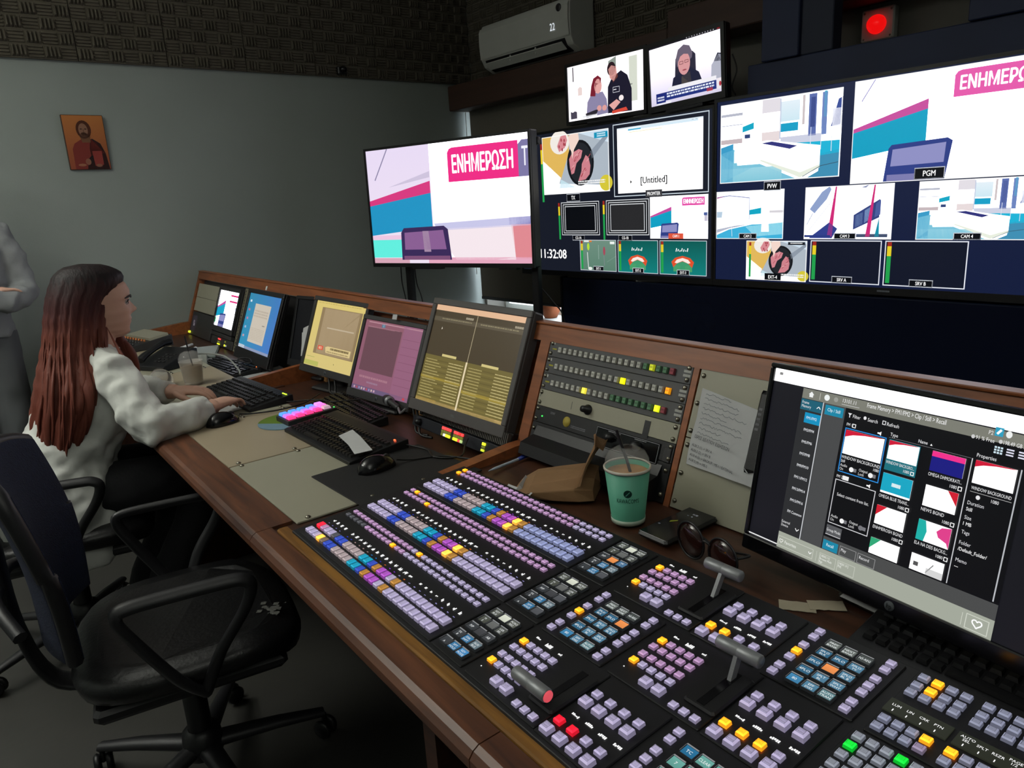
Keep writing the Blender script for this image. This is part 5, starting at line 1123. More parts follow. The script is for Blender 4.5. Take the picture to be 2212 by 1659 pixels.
# paper note on the keyboard
b = MB(); pts = [(-.095, -.012), (-.105, .036), (-.03, .030), (.10, .010), (.085, -.036), (.0, -.020)]
b.add([(x, y, .001 + .0012 * math.sin(x * 30)) for x, y in pts] + [(x, y, .002 + .0012 * math.sin(x * 30)) for x, y in pts], [(5, 4, 3, 2, 1, 0), (6, 7, 8, 9, 10, 11)] + [(i, (i + 1) % 6, 6 + (i + 1) % 6, 6 + i) for i in range(6)])
o = b.build('torn_note', M_PAPER); o.matrix_world = Matrix.Translation((-1.765, .862, .7645)) @ Matrix.Rotation(R(-6), 4, 'Z') @ Matrix.Rotation(R(6), 4, 'X'); tag(o, 'torn white paper note lying on the long black keyboard', 'note')
# colour-lit macro keypad
t = thing('macro_keypad', 'small keypad glowing blue and pink at the left end of the long keyboard', 'keypad', mw=deskpose(-2.205, .918, DZ, R(2)) @ Matrix.Scale(.9, 4))
b = MB(); b.prism([(-.095, 0), (.095, 0), (.095, .03), (-.095, .02)], -.055, .055); b.build('case', M_GREYP, t, bevel=.003)
for j in range(5):
    for i in range(3):
        cc = [(.12, .4, 1.7), (.6, .25, 1.2), (1.7, .08, .4)][i] if j < 4 else [(1.0, .35, 1.5), (1.5, .25, .9), (.6, .4, .5)][i]
        b = MB(); w_ = .014
        b.loft([[(-w_, -w_, 0), (w_, -w_, 0), (w_, w_, 0), (-w_, w_, 0)], [(-w_ * .8, -w_ * .8, .009), (w_ * .8, -w_ * .8, .009), (w_ * .8, w_ * .8, .009), (-w_ * .8, w_ * .8, .009)]], cc)
        k_ = b.build('lit_key', M_KEY, t); k_.location = (-.033 + .032 * i, -.073 + .034 * j, .0225 + .0018 * j)
b = MB(); b.ball((.045, .088, .030), .003, 8, 5, c=(.1, 1.8, .2)); b.build('indicator_light', M_GLYPH, t)
# mice
def mouse(label, x, y, ang, s=1):
    t = thing('computer_mouse', label, 'mouse', mw=deskpose(x, y, DZ, R(ang)))
    b = MB(); rings = []
    for j in range(13):
        v = -1 + 2 * j / 12; ww = .031 * math.sqrt(max(0, 1 - (abs(v) ** 2.6))) * (1 - .12 * v) + .001; hh = .036 * (max(0, 1 - abs(v) ** 2.2)) ** .6 * (1 - .22 * v) + .002
        rg = []
        for i in range(16):
            a = math.pi * i / 15; rg.append((ww * math.cos(a), v * .056, .003 + hh * math.sin(a)))
        rings.append([(ww, v * .056, .0), ] + rg + [(-ww, v * .056, .0)])
    b.loft(rings, smooth=True); b.build('shell', M_BLACKG, t)
    b = MB(); b.lathe([(.001, -.003), (.010, -.003), (.010, .003), (.001, .003)], 14, axis='x', o=(0, .030, .026)); b.build('wheel', M_GREYP, t)
    return t
mouse('black mouse beside the sleeve of the seated woman', -2.375, .70, 8)
mouse('black mouse on the green and blue mouse pad', -2.285, .955, -60)
mouse('black mouse on the plain black mouse mat', -1.60, .835, 5)
def cable(label, pts, r=.0025, mt=None):
    b = MB(); b.tube(smooth_pts(pts), r, 6); return tag(b.build('desk_cable', mt or M_CABLE), label, 'cable')
cable('black cable from the mouse by the sleeve', [(-2.40, .765, .748), (-2.395, .80, .742), (-2.36, .88, .742), (-2.37, .98, .742), (-2.45, 1.08, .742)])
cable('black cable of the keyboard under the hands', [(-2.49, .93, .752), (-2.44, .95, .742), (-2.38, 1.03, .742), (-2.3, 1.06, .742), (-2.25, 1.14, .742)])
cable('black cable of the long keyboard', [(-1.70, .965, .75), (-1.62, 1.0, .742), (-1.55, .98, .742), (-1.5, 1.03, .742), (-1.56, 1.09, .742), (-1.6, 1.13, .742)])
cable('black cable looping behind the keypad', [(-2.2, 1.03, .752), (-2.16, 1.05, .748), (-2.05, 1.0, .742), (-1.95, .995, .742), (-1.88, 1.0, .742)])
cable('black cable from the mouse on the black mat', [(-1.592, .89, .75), (-1.58, .93, .742), (-1.54, 1.0, .742), (-1.45, 1.04, .742)])
for k, (x, y) in enumerate(((-2.66, 1.225), (-2.62, 1.23), (-2.27, 1.30), (-2.24, 1.305), (-1.92, 1.17), (-1.95, 1.175))):
    cable(['black cable hanging below the yellow screen, left one', 'black cable hanging below the yellow screen, right one', 'black cable hanging below the pink screen, left one', 'black cable hanging below the pink screen, right one', 'black cable hanging below the olive screen, right one', 'black cable hanging below the olive screen, left one'][k],
          [(x, y, .80), (x + .01, y - .01, .76), (x + .03, y - .02, .72), (x + .05, y - .03, .693), (x + .10, y - .02, .691)], .004)
# mouse mats
b = MB(); b.lathe([(.001, 0), (.09, 0), (.09, .003), (.001, .003)], 40); t = thing('mouse_pad', 'round green and blue mouse pad', 'mouse pad', mw=deskpose(-2.225, .86, DZ, 0))
def half(a0, a1, c_, nm):
    b = MB(); pts = [(.095 * math.cos(a0 + (a1 - a0) * i / 20), .095 * math.sin(a0 + (a1 - a0) * i / 20)) for i in range(21)]
    b.prism(pts, 0, .003, 'z'); b.build(nm, mat(nm, c_, rough=.7, noise=(20, .12)), t)
half(R(20), R(245), '#5d7a1e', 'green_part'); half(R(245), R(380), '#6d8c9e', 'blue_part')
b = MB(); b.box(-.15, -.17, 0, .15, .155, .003, b=.001); o = b.build('mouse_mat', mat('mat_black', '#101012', rough=.75, noise=(60, .1), bump=(500, .1)), bevel=0); o.matrix_world = deskpose(-1.535, .86, DZ, R(2)); tag(o, 'plain black mouse mat left of the switcher', 'mouse pad')
b = MB(); c = Cv(b, .035, .01); c.scribble(0, 0, 1, 1, '#8a8a8c', 1, 3, .9)
o = b.build('mat_print', M_PRINT, o); o.rotation_euler = (R(-90), 0, 0); o.location = (.09, .12, .0034)
# stand of the long keyboard bar
# blue pen
t = thing('ballpoint_pen', 'clear pen with a blue cap on the desk behind the switcher', 'pen', mw=Matrix.Translation((-1.372, 1.105, .738)) @ Matrix.Rotation(R(94), 4, 'Z'))
b = MB(); b.lathe([(.001, -.085), (.003, -.07), (.0038, -.065), (.0038, .03)], 8, axis='x'); b.build('barrel', mat('clear_barrel', '#a9b4c4', rough=.2, noise=(20, .05)), t)
b = MB(); b.lathe([(.001, .075), (.005, .073), (.005, .02), (.003, .02)], 10, axis='x'); b.box(.03, -.001, .004, .07, .001, .0065); b.build('cap', mat('pen_blue', '#1c3490', rough=.35, noise=(20, .05)), t)
# paper bag
M_KRAFT = mat('kraft_paper', '#8c6a48', rough=.85, noise=(9, .15), bump=(25, .35))
t = thing('paper_bag', 'crumpled brown paper bag lying behind the green coffee cup', 'bag', mw=Matrix.Translation((-1.145, 1.06, .737)) @ Matrix.Rotation(R(35), 4, 'Z'))
r = random.Random(9)
def crumple(rings, amp):
    return [[(x + r.uniform(-amp, amp), y + r.uniform(-amp, amp), max(0.001, z + r.uniform(-amp, amp))) for x, y, z in rg] for rg in rings]
rg = []
for k, (x, hw, z0, hh) in enumerate(((-.10, .055, .0, .012), (-.06, .062, 0, .034), (-.01, .065, 0, .046), (.05, .062, 0, .052), (.085, .055, .0, .05))):
    rg.append([(x, -hw, .001), (x, hw, .001), (x + .004, hw * 1.02, hh * .5), (x, hw * .8, hh), (x, 0, hh * 1.08), (x, -hw * .8, hh), (x - .004, -hw * 1.02, hh * .5)])
b = MB(); b.loft(crumple(rg, .005)); b.build('body', M_KRAFT, t, bevel=.002)
b = MB(); b.loft(crumple([[(.055, -.075, .04), (.05, .07, .04), (.054, .07, .041), (.059, -.075, .041)], [(.08, -.095, .095), (.075, .08, .085), (.079, .08, .086), (.084, -.095, .096)], [(.095, -.11, .15), (.10, .05, .115), (.104, .05, .115), (.099, -.11, .15)], [(.10, -.115, .18), (.105, -.05, .125), (.109, -.05, .125), (.104, -.115, .18)]], .006)); b.build('torn_flap', M_KRAFT, t)
b = MB(); b.prism([(-.105, .001), (-.065, .001), (-.085, .03)], -.05, .01, 'y'); b.add([(-.13, -.03, .001), (-.07, -.075, .001), (-.05, -.07, .02), (-.12, -.02, .018)], [(0, 1, 2, 3)]); b.build('white_corner', M_PAPER, t)
# takeaway coffee with straw
t = thing('coffee_cup', 'mint green takeaway cup with a clear dome lid and black straw', 'cup', (-.930, 1.048, .737))
M_MINT = mat('mint_card', '#5aa88c', rough=.55, noise=(14, .05))
b = MB(); b.lathe([(.001, .004), (.032, .004), (.033, .0), (.0345, .0), (.0345, .006), (.0465, .116), (.0455, .116), (.034, .008), (.001, .008)], 36); b.build('sleeve', M_MINT, t)
b = MB(); b.lathe([(.033, -.0005), (.0352, 0), (.036, .010), (.0355, .010)], 36, caps=False); b.build('foot_ring', mat('pale_card', '#a9b9a9', rough=.5, noise=(14, .05)), t)
b = MB(); b.lathe([(.0455, .114), (.0485, .115), (.0490, .119), (.0470, .121), (.045, .119)], 36, caps=False); b.build('rim', mat('rim_card', '#c9c2b4', rough=.4, noise=(14, .05)), t)
b = MB(); b.lathe([(.001, .104), (.044, .106)], 30); b.build('coffee', mat('milky_coffee', '#b07c4c', rough=.4, noise=(40, .25), c2='#c89a6c'), t)
b = MB(); b.lathe([(.046, .1205), (.045, .135), (.038, .149), (.024, .158), (.012, .160), (.012, .1595), (.0235, .1572), (.0374, .1482), (.0443, .1345), (.0453, .1205)], 30, caps=False); b.build('dome_lid', M_GLASS, t)
b = MB(); b.tube([(.012, .012, .06), (.0, .0, .13), (-.016, -.012, .195)], .0032, 8); b.build('straw', M_BLACK, t)
b = MB()   # bean badge and name wrapped on the cup
fa = math.atan2(-1.048, .930); 
def wrap(px, pz):
    rr = .0345 + (.0465 - .0345) * (pz / .116) + .0006; a = fa + px / rr; return (rr * math.cos(a), rr * math.sin(a), pz)
ink = lin('#0f3b30')
pts = [(.0085 * math.cos(2 * math.pi * i / 20), .074 + .0085 * math.sin(2 * math.pi * i / 20)) for i in range(20)]
b.add([wrap(*p) for p in pts], [tuple(range(20))], ink)
pl_ = lin('#5aa88c'); b.add([tuple(Vector(wrap(x, z)) * 1.0 + Vector((math.cos(fa), math.sin(fa), 0)) * .0005) for x, z in ((-.005, .070), (-.0035, .069), (.005, .078), (.0035, .079))], [(0, 1, 2, 3)], pl_)
vs, fs, a_, e_ = text_geo("KAWACOM'S"); kz = .0095 / .7; wd = (e_ - a_) * kz; kx = .046 / wd
b.add([wrap(-.023 + (vx - a_) * kz * kx, .053 + vy * kz) for vx, vy in vs], fs, ink); b.build('printed_badge', M_PRINT, t)
# black power box
t = thing('power_box', 'small black box with a rounded lid beside the green coffee cup', 'box', mw=deskpose(-.975, 1.225, .737, R(3)))
b = MB(); b.box(-.085, -.045, 0, .085, .04, .042, b=.006); b.build('case', M_BLACK, t)
b = MB(); c = Cv(b, .05, .006, .045, .014, y0=-.0458); c.scribble(0, 0, 1, 1, '#5a5a60', 1, 4, .9); b.build('maker_mark', M_PRINT, t)
# smartphone
t = thing('smartphone', 'black smartphone showing 11:32 on the desk behind the switcher', 'phone', mw=Matrix.Translation((-.828, 1.082, .737)) @ Matrix.Rotation(R(-3), 4, 'Z'))
b = MB(); b.box(-.038, -.08, 0, .038, .08, .011, b=.005); b.build('case', M_BLACK, t)
b = MB(); b.box(-.034, -.076, .0108, .034, .076, .0116, b=.0003); b.build('glass', M_BLACKG, t)
b = MB(); c = Cv(b, .066, .15, step=.0002); c.txt('11:32', .5, .16, .035, '#9aa0a4', 'c'); c.ell(.5, .22, .03, .013, '#6a7074', 14); c.ell(.35, .22, .03, .013, '#3a4044', 14); c.poly([(.2, .5), (.35, .42), (.38, .45), (.24, .55)], '#4a5010'); c.poly([(.6, .48), (.7, .42), (.72, .46), (.62, .53)], '#3c4412'); c.rect(.06, .66, .14, .69, '#44484c')
o = b.build('lock_screen', M_GLYPH, t); o.rotation_euler = (R(-90), 0, 0); o.location = (0, 0, .0119)
# sunglasses
t = thing('sunglasses', 'dark round sunglasses lying folded near the smartphone', 'sunglasses', mw=Matrix.Translation((-.700, .995, .737)) @ Matrix.Rotation(R(-12), 4, 'Z') @ Matrix.Scale(1.2, 4))
M_LENS = mat('dark_lens', '#2c1815', rough=.05, spec=.8, noise=(3, .2))
for x in (-.034, .034):
    b = MB(); b.lathe([(.001, .006), (.018, .0045), (.028, 0), (.028, -.0015), (.018, .003), (.001, .0045)], 28, axis='y', o=(x, 0, .029)); b.build('lens', M_LENS, t)
    b = MB(); b.tube([(x + .029 * math.cos(2 * math.pi * i / 24), 0, .029 + .029 * math.sin(2 * math.pi * i / 24)) for i in range(25)], .0018, 6, caps=False); b.build('rim', M_BLACK, t)
b = MB(); b.tube(smooth_pts([(-.008, 0, .038), (0, -.003, .042), (.008, 0, .038)]), .0018, 6); b.build('bridge', M_BLACK, t)
for s_ in (-1, 1):
    b = MB(); b.tube(smooth_pts([(s_ * .063, 0, .04), (s_ * .066, .02, .04), (s_ * .04, .022 + .006 * (s_ > 0), .03), (-s_ * .03, .03 + .006 * (s_ > 0), .006)]), .002, 6); b.build('temple', M_BLACK, t)
# strips of tape on the desk
for k, (x, y, a, lb) in enumerate(((-.526, .997, 32, 'left half of the overlapping strips of pale tape on the desk'), (-.494, 1.03, 40, 'right half of the overlapping strips of pale tape on the desk'))):
    b = MB(); n = 8; P2 = [(-.028 + .056 * i / n, -.014 + random.uniform(-.001, .001)) for i in range(n + 1)] + [(.028 - .056 * i / n, .014 + random.uniform(-.001, .001)) for i in range(n + 1)]
    b.prism(P2, 0, .0006, 'z'); o = b.build('tape_strip', mat('masking_tape', '#a39a86', rough=.7, noise=(20, .08))); o.matrix_world = Matrix.Translation((x, y, .7305 + .0008 * k)) @ Matrix.Rotation(R(a), 4, 'Z'); tag(o, lb, 'tape')
# ----- woman's side: phone, cups, papers, mixer
t = thing('desk_phone', 'black desk telephone with its handset beside the clear coffee cup', 'telephone', mw=deskpose(-3.56, .845, DZ, R(28)))
b = MB(); b.prism([(-.10, 0), (.10, 0), (.10, .07), (.08, .075), (-.10, .022)], -.095, .095); b.build('base', M_BLACK, t, bevel=.004)
b = MB(); b.tube(smooth_pts([(-.062, -.085, .05), (-.064, -.05, .075), (-.064, .0, .088), (-.064, .05, .10), (-.062, .09, .092)]), [.022, .02] + [.015] * 20 + [.02, .022, .024], 10) if 0 else b.tube([(-.062, -.09, .045), (-.063, -.06, .062), (-.064, .0, .082), (-.064, .05, .098), (-.062, .085, .098)], [(.024, .016), (.020, .014), (.016, .012), (.02, .014), (.024, .016)], 12); b.build('handset', M_BLACK, t)
for j in range(4):
    for i in range(3):
        b = MB(); b.box(-.008, -.006, 0, .008, .006, .005, b=.001); o = b.build('dial_key', M_GREYP, t); o.location = (.0 + .024 * i, -.055 + .022 * j, .034 + .0062 * j)
b = MB(); b.tube(smooth_pts([(-.09, -.10, .01), (-.12, -.12, .01), (-.10, -.15, .006), (-.05, -.14, .006)]), .004, 6); b.build('coiled_cord', M_CABLE, t)
t = thing('clear_coffee_cup', 'clear plastic cup of iced coffee with a dome lid by the hands of the woman', 'cup', (-3.06, .815, .737))
M_CLR = mat('clear_cup', '#d9d4cc', rough=.15, alpha=.35, noise=(10, .05))
b = MB(); b.lathe([(.001, .002), (.034, .002), (.036, .01), (.045, .095), (.047, .097), (.044, .097), (.035, .012), (.001, .006)], 28); b.build('wall', M_CLR, t)
b = MB(); b.lathe([(.001, .012), (.034, .014), (.041, .075), (.001, .076)], 24); b.build('coffee', mat('iced_coffee', '#8d6f50', rough=.5, noise=(20, .3), c2='#5a4a3a'), t)
b = MB(); b.lathe([(.046, .097), (.045, .112), (.036, .130), (.02, .138), (.01, .139), (.01, .1384), (.0195, .1373), (.0352, .1293), (.0442, .1115), (.0452, .097)], 28, caps=False); b.build('dome_lid', M_GLASS, t)
b = MB(); b.tube([(.01, .01, .03), (0, 0, .12), (-.004, -.004, .20)], .003, 8); b.build('straw', M_BLACK, t)
t = thing('tipped_cup', 'empty clear cup with a brown label tipped over near the telephone', 'cup', mw=deskpose(-3.12, .705, .775, R(-8)))
b = MB(); b.lathe([(.032, -.05), (.044, .05), (.046, .052), (.043, .052), (.0405, .02), (.031, -.048), (.001, -.047), (.001, -.05)], 24, axis='x'); b.build('wall', M_CLR, t)
b = MB(); b.lathe([(.0335, -.035), (.0405, .015), (.0402, .015), (.033, -.035)], 24, axis='x', caps=False); b.build('label_band', mat('brown_band', '#4a3a38', rough=.5, noise=(15, .1)), t)
b = MB(); b.lathe([(.044, .053), (.043, .07), (.032, .088), (.012, .095), (.012, .094), (.031, .087), (.042, .069), (.043, .053)], 24, axis='x', caps=False); b.build('dome_lid', M_GLASS, t)
t = thing('audio_mixer', 'small dark audio mixer with knobs at the left end of the desk', 'mixer', mw=deskpose(-4.27, .90, DZ, R(12)))
b = MB(); b.prism([(-.11, 0), (.11, 0), (.11, .06), (-.11, .03)], -.15, .15); b.build('case', M_GREYP, t, bevel=.003)
b = MB(); b.box(-.145, .0, .045, .145, .10, .058); o = b.build('pale_strip', M_CREAM, t); o.rotation_euler = (R(7.8), 0, 0)
for j in range(4):
    for i in range(8):
        b = MB(); b.lathe([(.006, 0), (.005, .01), (.001, .011)], 8); o = b.build('knob', [M_BLACK, M_GREYP, mat('orange_knob', '#b4662a', rough=.4, noise=(20, .1))][(i * 3 + j) % 3], t); o.location = (-.12 + .034 * i, -.085 + .03 * j, .034 + .0041 * j)
# papers and binders
def sheet(label, x, y, a, w, d, z, n=6, mt=None, name='paper_sheet', cat='paper'):
    b = MB(); r2 = random.Random(int(x * 77)); k = 6; vs = []; fs = []
    for j in range(k + 1):
        for i in range(k + 1): vs.append((-w / 2 + w * i / k, -d / 2 + d * j / k, .0005 + .003 * abs(math.sin(i * 1.1 + r2.random()) * math.sin(j * .8))))
    for j in range(k):
        for i in range(k): q = j * (k + 1) + i; fs.append((q, q + 1, q + k + 2, q + k + 1))
    b.add(vs, fs, smooth=True); o = b.build(name, mt or M_PAPER)
    md_ = o.modifiers.new('thick', 'SOLIDIFY'); md_.thickness = .0012; md_.offset = 1
    o.matrix_world = deskpose(x, y, z, R(a)); return tag(o, label, cat)
sheet('loose white sheet under the keyboard of the woman', -2.60, .775, 20, .21, .16, DZ)
sheet('loose sheet lying by the foot of the blue desktop monitor', -3.25, 1.16, -12, .30, .21, DZ)
sheet('curled stack sheet behind the desk telephone', -3.62, 1.06, 14, .30, .21, DZ)
sheet('grey sheet partly under the binder near the left bay', -3.85, 1.02, -5, .30, .21, DZ)
t = thing('binder', 'pale closed binder lying behind the desk telephone', 'binder', mw=deskpose(-3.72, 1.02, DZ, R(-15)) @ Matrix.Translation((0, 0, .006)))
b = MB(); b.box(-.14, -.05, 0, .14, .05, .02, b=.004); b.build('cover', mat('pale_binder', '#8c8f86', rough=.6, noise=(12, .08)), t)
b = MB(); b.box(-.135, -.0515, .003, .135, -.046, .017); b.build('pages', M_PAPER, t)
t = thing('ring_folder', 'grey green folder lying open at the far left of the desk', 'folder', mw=deskpose(-4.00, 1.10, DZ, R(-20)))
b = MB(); b.box(-.16, -.11, 0, .16, .11, .012, b=.003); b.build('cover', mat('green_folder', '#737d78', rough=.55, noise=(12, .08)), t)
b = MB(); b.box(-.15, -.10, .012, .15, .105, .016); b.build('pages', mat('pages_grey', '#8d9490', rough=.7, noise=(12, .06)), t)
def marker(label, x, y, z, a, c_):
    t = thing('marker_pen', label, 'pen', mw=deskpose(x, y, z, R(a)))
    b = MB(); b.lathe([(.001, -.065), (.008, -.064), (.008, .03), (.001, .03)], 12, axis='x'); b.build('barrel', M_WHITE, t)
    b = MB(); b.lathe([(.0085, .03), (.0085, .06), (.001, .062)], 12, axis='x'); b.build('cap', c_, t)
marker('white marker pen on the grey green folder', -4.02, 1.09, .7115, -30, M_GREYP)
marker('rolled pale tube at the back of the folder', -4.26, 1.12, .696, -50, M_WHITE)
cable('pale flat cable arching over the papers', [(-3.7, .95, .745), (-3.5, 1.0, .775), (-3.3, 1.03, .78), (-3.12, 1.02, .75), (-3.05, 1.0, .742)], .004, mat('pale_cable', '#8f918c', rough=.5, noise=(20, .1)))
cable('thin black cable coiled by the blue monitor foot', [(-3.45, 1.02, .75), (-3.3, 1.07, .755), (-3.2, 1.10, .75), (-3.26, 1.12, .76), (-3.32, 1.09, .755), (-3.2, 1.06, .75), (-3.05, 1.08, .745)], .003)
# sheets stuck between the monitors
b = MB(); b.add([(0, 0, 0), (.055, .0, .02), (.06, 0, .15), (-.02, 0, .12), (-.012, 0, .06)], [(0, 1, 2, 3, 4)]); b.add([(-.02, .006, .05), (.05, .006, .05), (.05, .006, .12), (-.035, .006, .10)], [(0, 1, 2, 3)])
o = b.build('tucked_paper', M_PAPER); o.modifiers.new('thick', 'SOLIDIFY').thickness = .001; o.matrix_world = Matrix.Translation((-2.90, 1.215, .80)) @ Matrix.Rotation(R(6), 4, 'Z') @ Matrix.Rotation(R(-20), 4, 'X'); tag(o, 'white papers tucked behind the left edge of the yellow screen monitor', 'paper')
# microphone on a stub in front of the olive monitor
t = thing('microphone', 'grey gooseneck microphone lying below the pink screen monitor', 'microphone', mw=deskpose(-2.12, 1.19, .74, R(-12)))
b = MB(); b.lathe([(.001, -.075), (.014, -.072), (.018, -.05), (.016, -.03), (.010, -.02), (.010, .07), (.007, .075), (.001, .076)], 16, axis='x'); b.build('body', M_GREYP, t)
b = MB(); b.lathe([(.0185, -.03), (.0185, -.024), (.012, -.02)], 16, axis='x', caps=False); b.build('ring', M_METAL, t)
b = MB(); b.tube(smooth_pts([(.075, 0, 0), (.12, -.01, .0), (.17, -.02, .01), (.2, -.01, .03)]), .004, 8); b.build('gooseneck', M_METAL, t)
# ------------------------------------------------------------------ office chairs
M_MESHB = mat('navy_upholstery', '#1a2440', rough=.85, noise=(70, .25), bump=(260, .4))
M_SEAT = mat('black_leatherette', '#121214', rough=.38, noise=(25, .2), bump=(90, .12))
M_CHAIR = mat('chair_plastic', '#1d1d20', rough=.45, noise=(30, .12), bump=(300, .05))
def office_chair(label, x, y, ang, worn=False, grp=None):
    t = thing('office_chair', label, 'chair', (x, y, 0), (0, 0, R(ang)))
    b = MB(); rings = []
    for (z, k) in ((.405, .86), (.42, 1.0), (.45, 1.03), (.468, .97), (.475, .80)):
        rg = []
        for i in range(32):
            a = 2 * math.pi * i / 32; cx_, sy_ = math.cos(a), math.sin(a)
            px = .245 * k * math.copysign(abs(cx_) ** .6, cx_); py = .24 * k * math.copysign(abs(sy_) ** .6, sy_) + .02
            zz = z - (.03 * max(0, py - .16) / .1 if z > .41 else 0) + .012 * (abs(px) / .245) ** 2
            rg.append((px, py, zz))
        rings.append(rg)
    b.loft(rings, smooth=True); b.build('seat', M_SEAT, t)
    if worn:
        b = MB(); r = random.Random(3)
        for i in range(40):
            a = r.uniform(0, 6.28); d = r.uniform(0, .05) * r.random(); s_ = r.uniform(.002, .009)
            px, py = .09 + d * math.cos(a) * 1.6, .205 + d * math.sin(a); b.add([(px - s_, py - s_ * .4, .4665 + .0003 * i % .001), (px + s_ * .3, py - s_, .4667), (px + s_, py + s_ * .3, .4667), (px - s_ * .4, py + s_, .4667)], [(0, 1, 2, 3)])
        b.build('worn_patch', mat('worn_lining', '#5a5a56', rough=.9, noise=(60, .4)), t)
    b = MB(); b.box(-.20, -.19, .375, .20, .21, .408, b=.01); b.build('seat_pan', M_CHAIR, t)
    # backrest: curved padded shell
    def back_pt(u, v, dy):   # u -1..1, v 0..1
        wv = .225 * (.80 + .55 * v - .42 * v * v); cz = .53 + .42 * v
        return (u * wv, -.235 - .05 * v + .055 * u * u - .02 * math.sin(v * math.pi) * -1 + dy, cz - .035 * (abs(u) ** 3) * (v > .5))
    b = MB(); nu, nv = 14, 14; vs = []; fs = []
    for dy in (0, -.035):
        for j in range(nv + 1):
            for i in range(nu + 1): vs.append(back_pt(-1 + 2 * i / nu, j / nv, dy))
    st = (nu + 1) * (nv + 1)
    for j in range(nv):
        for i in range(nu):
            q = j * (nu + 1) + i; fs.append((q + nu + 1, q + nu + 2, q + 1, q)[::-1] if 0 else (q, q + nu + 1, q + nu + 2, q + 1)); fs.append((st + q, st + q + 1, st + q + nu + 2, st + q + nu + 1))
    for i in range(nu):
        fs.append((i, i + 1, st + i + 1, st + i)); q = nv * (nu + 1) + i; fs.append((q + 1, q, st + q, st + q + 1))
    for j in range(nv):
        q = j * (nu + 1); fs.append((q + nu + 1, q, st + q, st + q + nu + 1)); q += nu; fs.append((q, q + nu + 1, st + q + nu + 1, st + q))
    b.add(vs, fs, smooth=True); b.build('backrest', M_MESHB, t, bevel=.01)
    b = MB(); P_b = [back_pt(-1, v / 12, -.018) for v in range(13)] + [back_pt(-1 + 2 * i / 12, 1, -.018) for i in range(1, 13)] + [back_pt(1, 1 - v / 12, -.018) for v in range(1, 13)]
    b.tube(P_b, .016, 8); b.build('back_frame', M_CHAIR, t)
    b = MB(); b.tube(smooth_pts([(0, -.12, .37), (0, -.26, .40), (0, -.31, .55), (0, -.315, .78)]), [(.035, .012)] * 19, 10); b.build('back_support', M_CHAIR, t)
    b = MB(); b.tube(smooth_pts([(-.19, -.275, .62), (-.1, -.318, .66), (0, -.325, .66), (.1, -.318, .66), (.19, -.275, .62)]), .014, 8); b.build('back_crossbar', M_CHAIR, t)
    for s_ in (-1, 1):
        b = MB(); pts = [(s_ * .235, .03, .40), (s_ * .262, -.02, .47), (s_ * .268, -.09, .60), (s_ * .27, -.105, .645), (s_ * .27, -.085, .66), (s_ * .27, .0, .662), (s_ * .27, .10, .660), (s_ * .27, .135, .655), (s_ * .27, .15, .635), (s_ * .268, .13, .585), (s_ * .262, .07, .50), (s_ * .235, .03, .40)]
        b.tube(smooth_pts(pts, 5), [(.017, .012)] * 60, 8); b.build('armrest', M_CHAIR, t)
    b = MB(); b.lathe([(.028, .10), (.028, .25), (.02, .26), (.02, .375)], 16); b.lathe([(.045, .085), (.05, .10), (.045, .15), (.03, .16)], 16); b.build('gas_column', M_BLACK, t)
    for k in range(5):
        a = 2 * math.pi * k / 5 + .3; dx, dy = math.cos(a), math.sin(a)
        b = MB(); b.tube([(dx * .03, dy * .03, .11), (dx * .18, dy * .18, .095), (dx * .30, dy * .30, .075)], [(.028, .018), (.022, .014), (.016, .011)], 8); leg = b.build('base_leg', M_CHAIR, t)
        b = MB(); px, py = dx * .30, dy * .30
        for q in (-.014, .014): b.X = Matrix.Translation((px, py, .028)) @ Matrix.Rotation(a + .7, 4, 'Z'); b.lathe([(.001, q - .008), (.022, q - .008), (.027, q), (.022, q + .008), (.001, q + .008)], 14, axis='x')
        b.X = None; b.tube([(px, py, .03), (px, py, .07)], .007, 6); b.build('caster', M_BLACK, leg)
    return t
office_chair('empty black office chair with a navy back in the foreground', -1.735, .335, -12, worn=True)
office_chair('office chair with a navy back under the seated woman', -2.665, .235, -14)

# ------------------------------------------------------------------ people
def add_mod_remesh(o, vox, smooth=4, disp=None):
    m_ = o.modifiers.new('fuse', 'REMESH'); m_.mode = 'VOXEL'; m_.voxel_size = vox; m_.use_smooth_shade = True
    if disp:
        tx_ = bpy.data.textures.new('folds', 'CLOUDS'); tx_.noise_scale = disp[1]; tx_.noise_depth = 1
        d_ = o.modifiers.new('folds', 'DISPLACE'); d_.texture = tx_; d_.strength = disp[0]; d_.mid_level = .5; d_.texture_coords = 'LOCAL'
    s_ = o.modifiers.new('relax', 'SMOOTH'); s_.factor = .5; s_.iterations = smooth
    return o
def ell_ring(c_, rx, ry, n=28, tiltx=0, e=1.0):
    """horizontal-ish ring around centre c_ (tilted about x)"""
    out = []
    for i in range(n):
        a = 2 * math.pi * i / n; cx_, sy_ = math.cos(a), math.sin(a)
        x = rx * math.copysign(abs(cx_) ** e, cx_); y = ry * math.copysign(abs(sy_) ** e, sy_)
        out.append((c_[0] + x, c_[1] + y * math.cos(tiltx), c_[2] + y * math.sin(tiltx)))
    return out
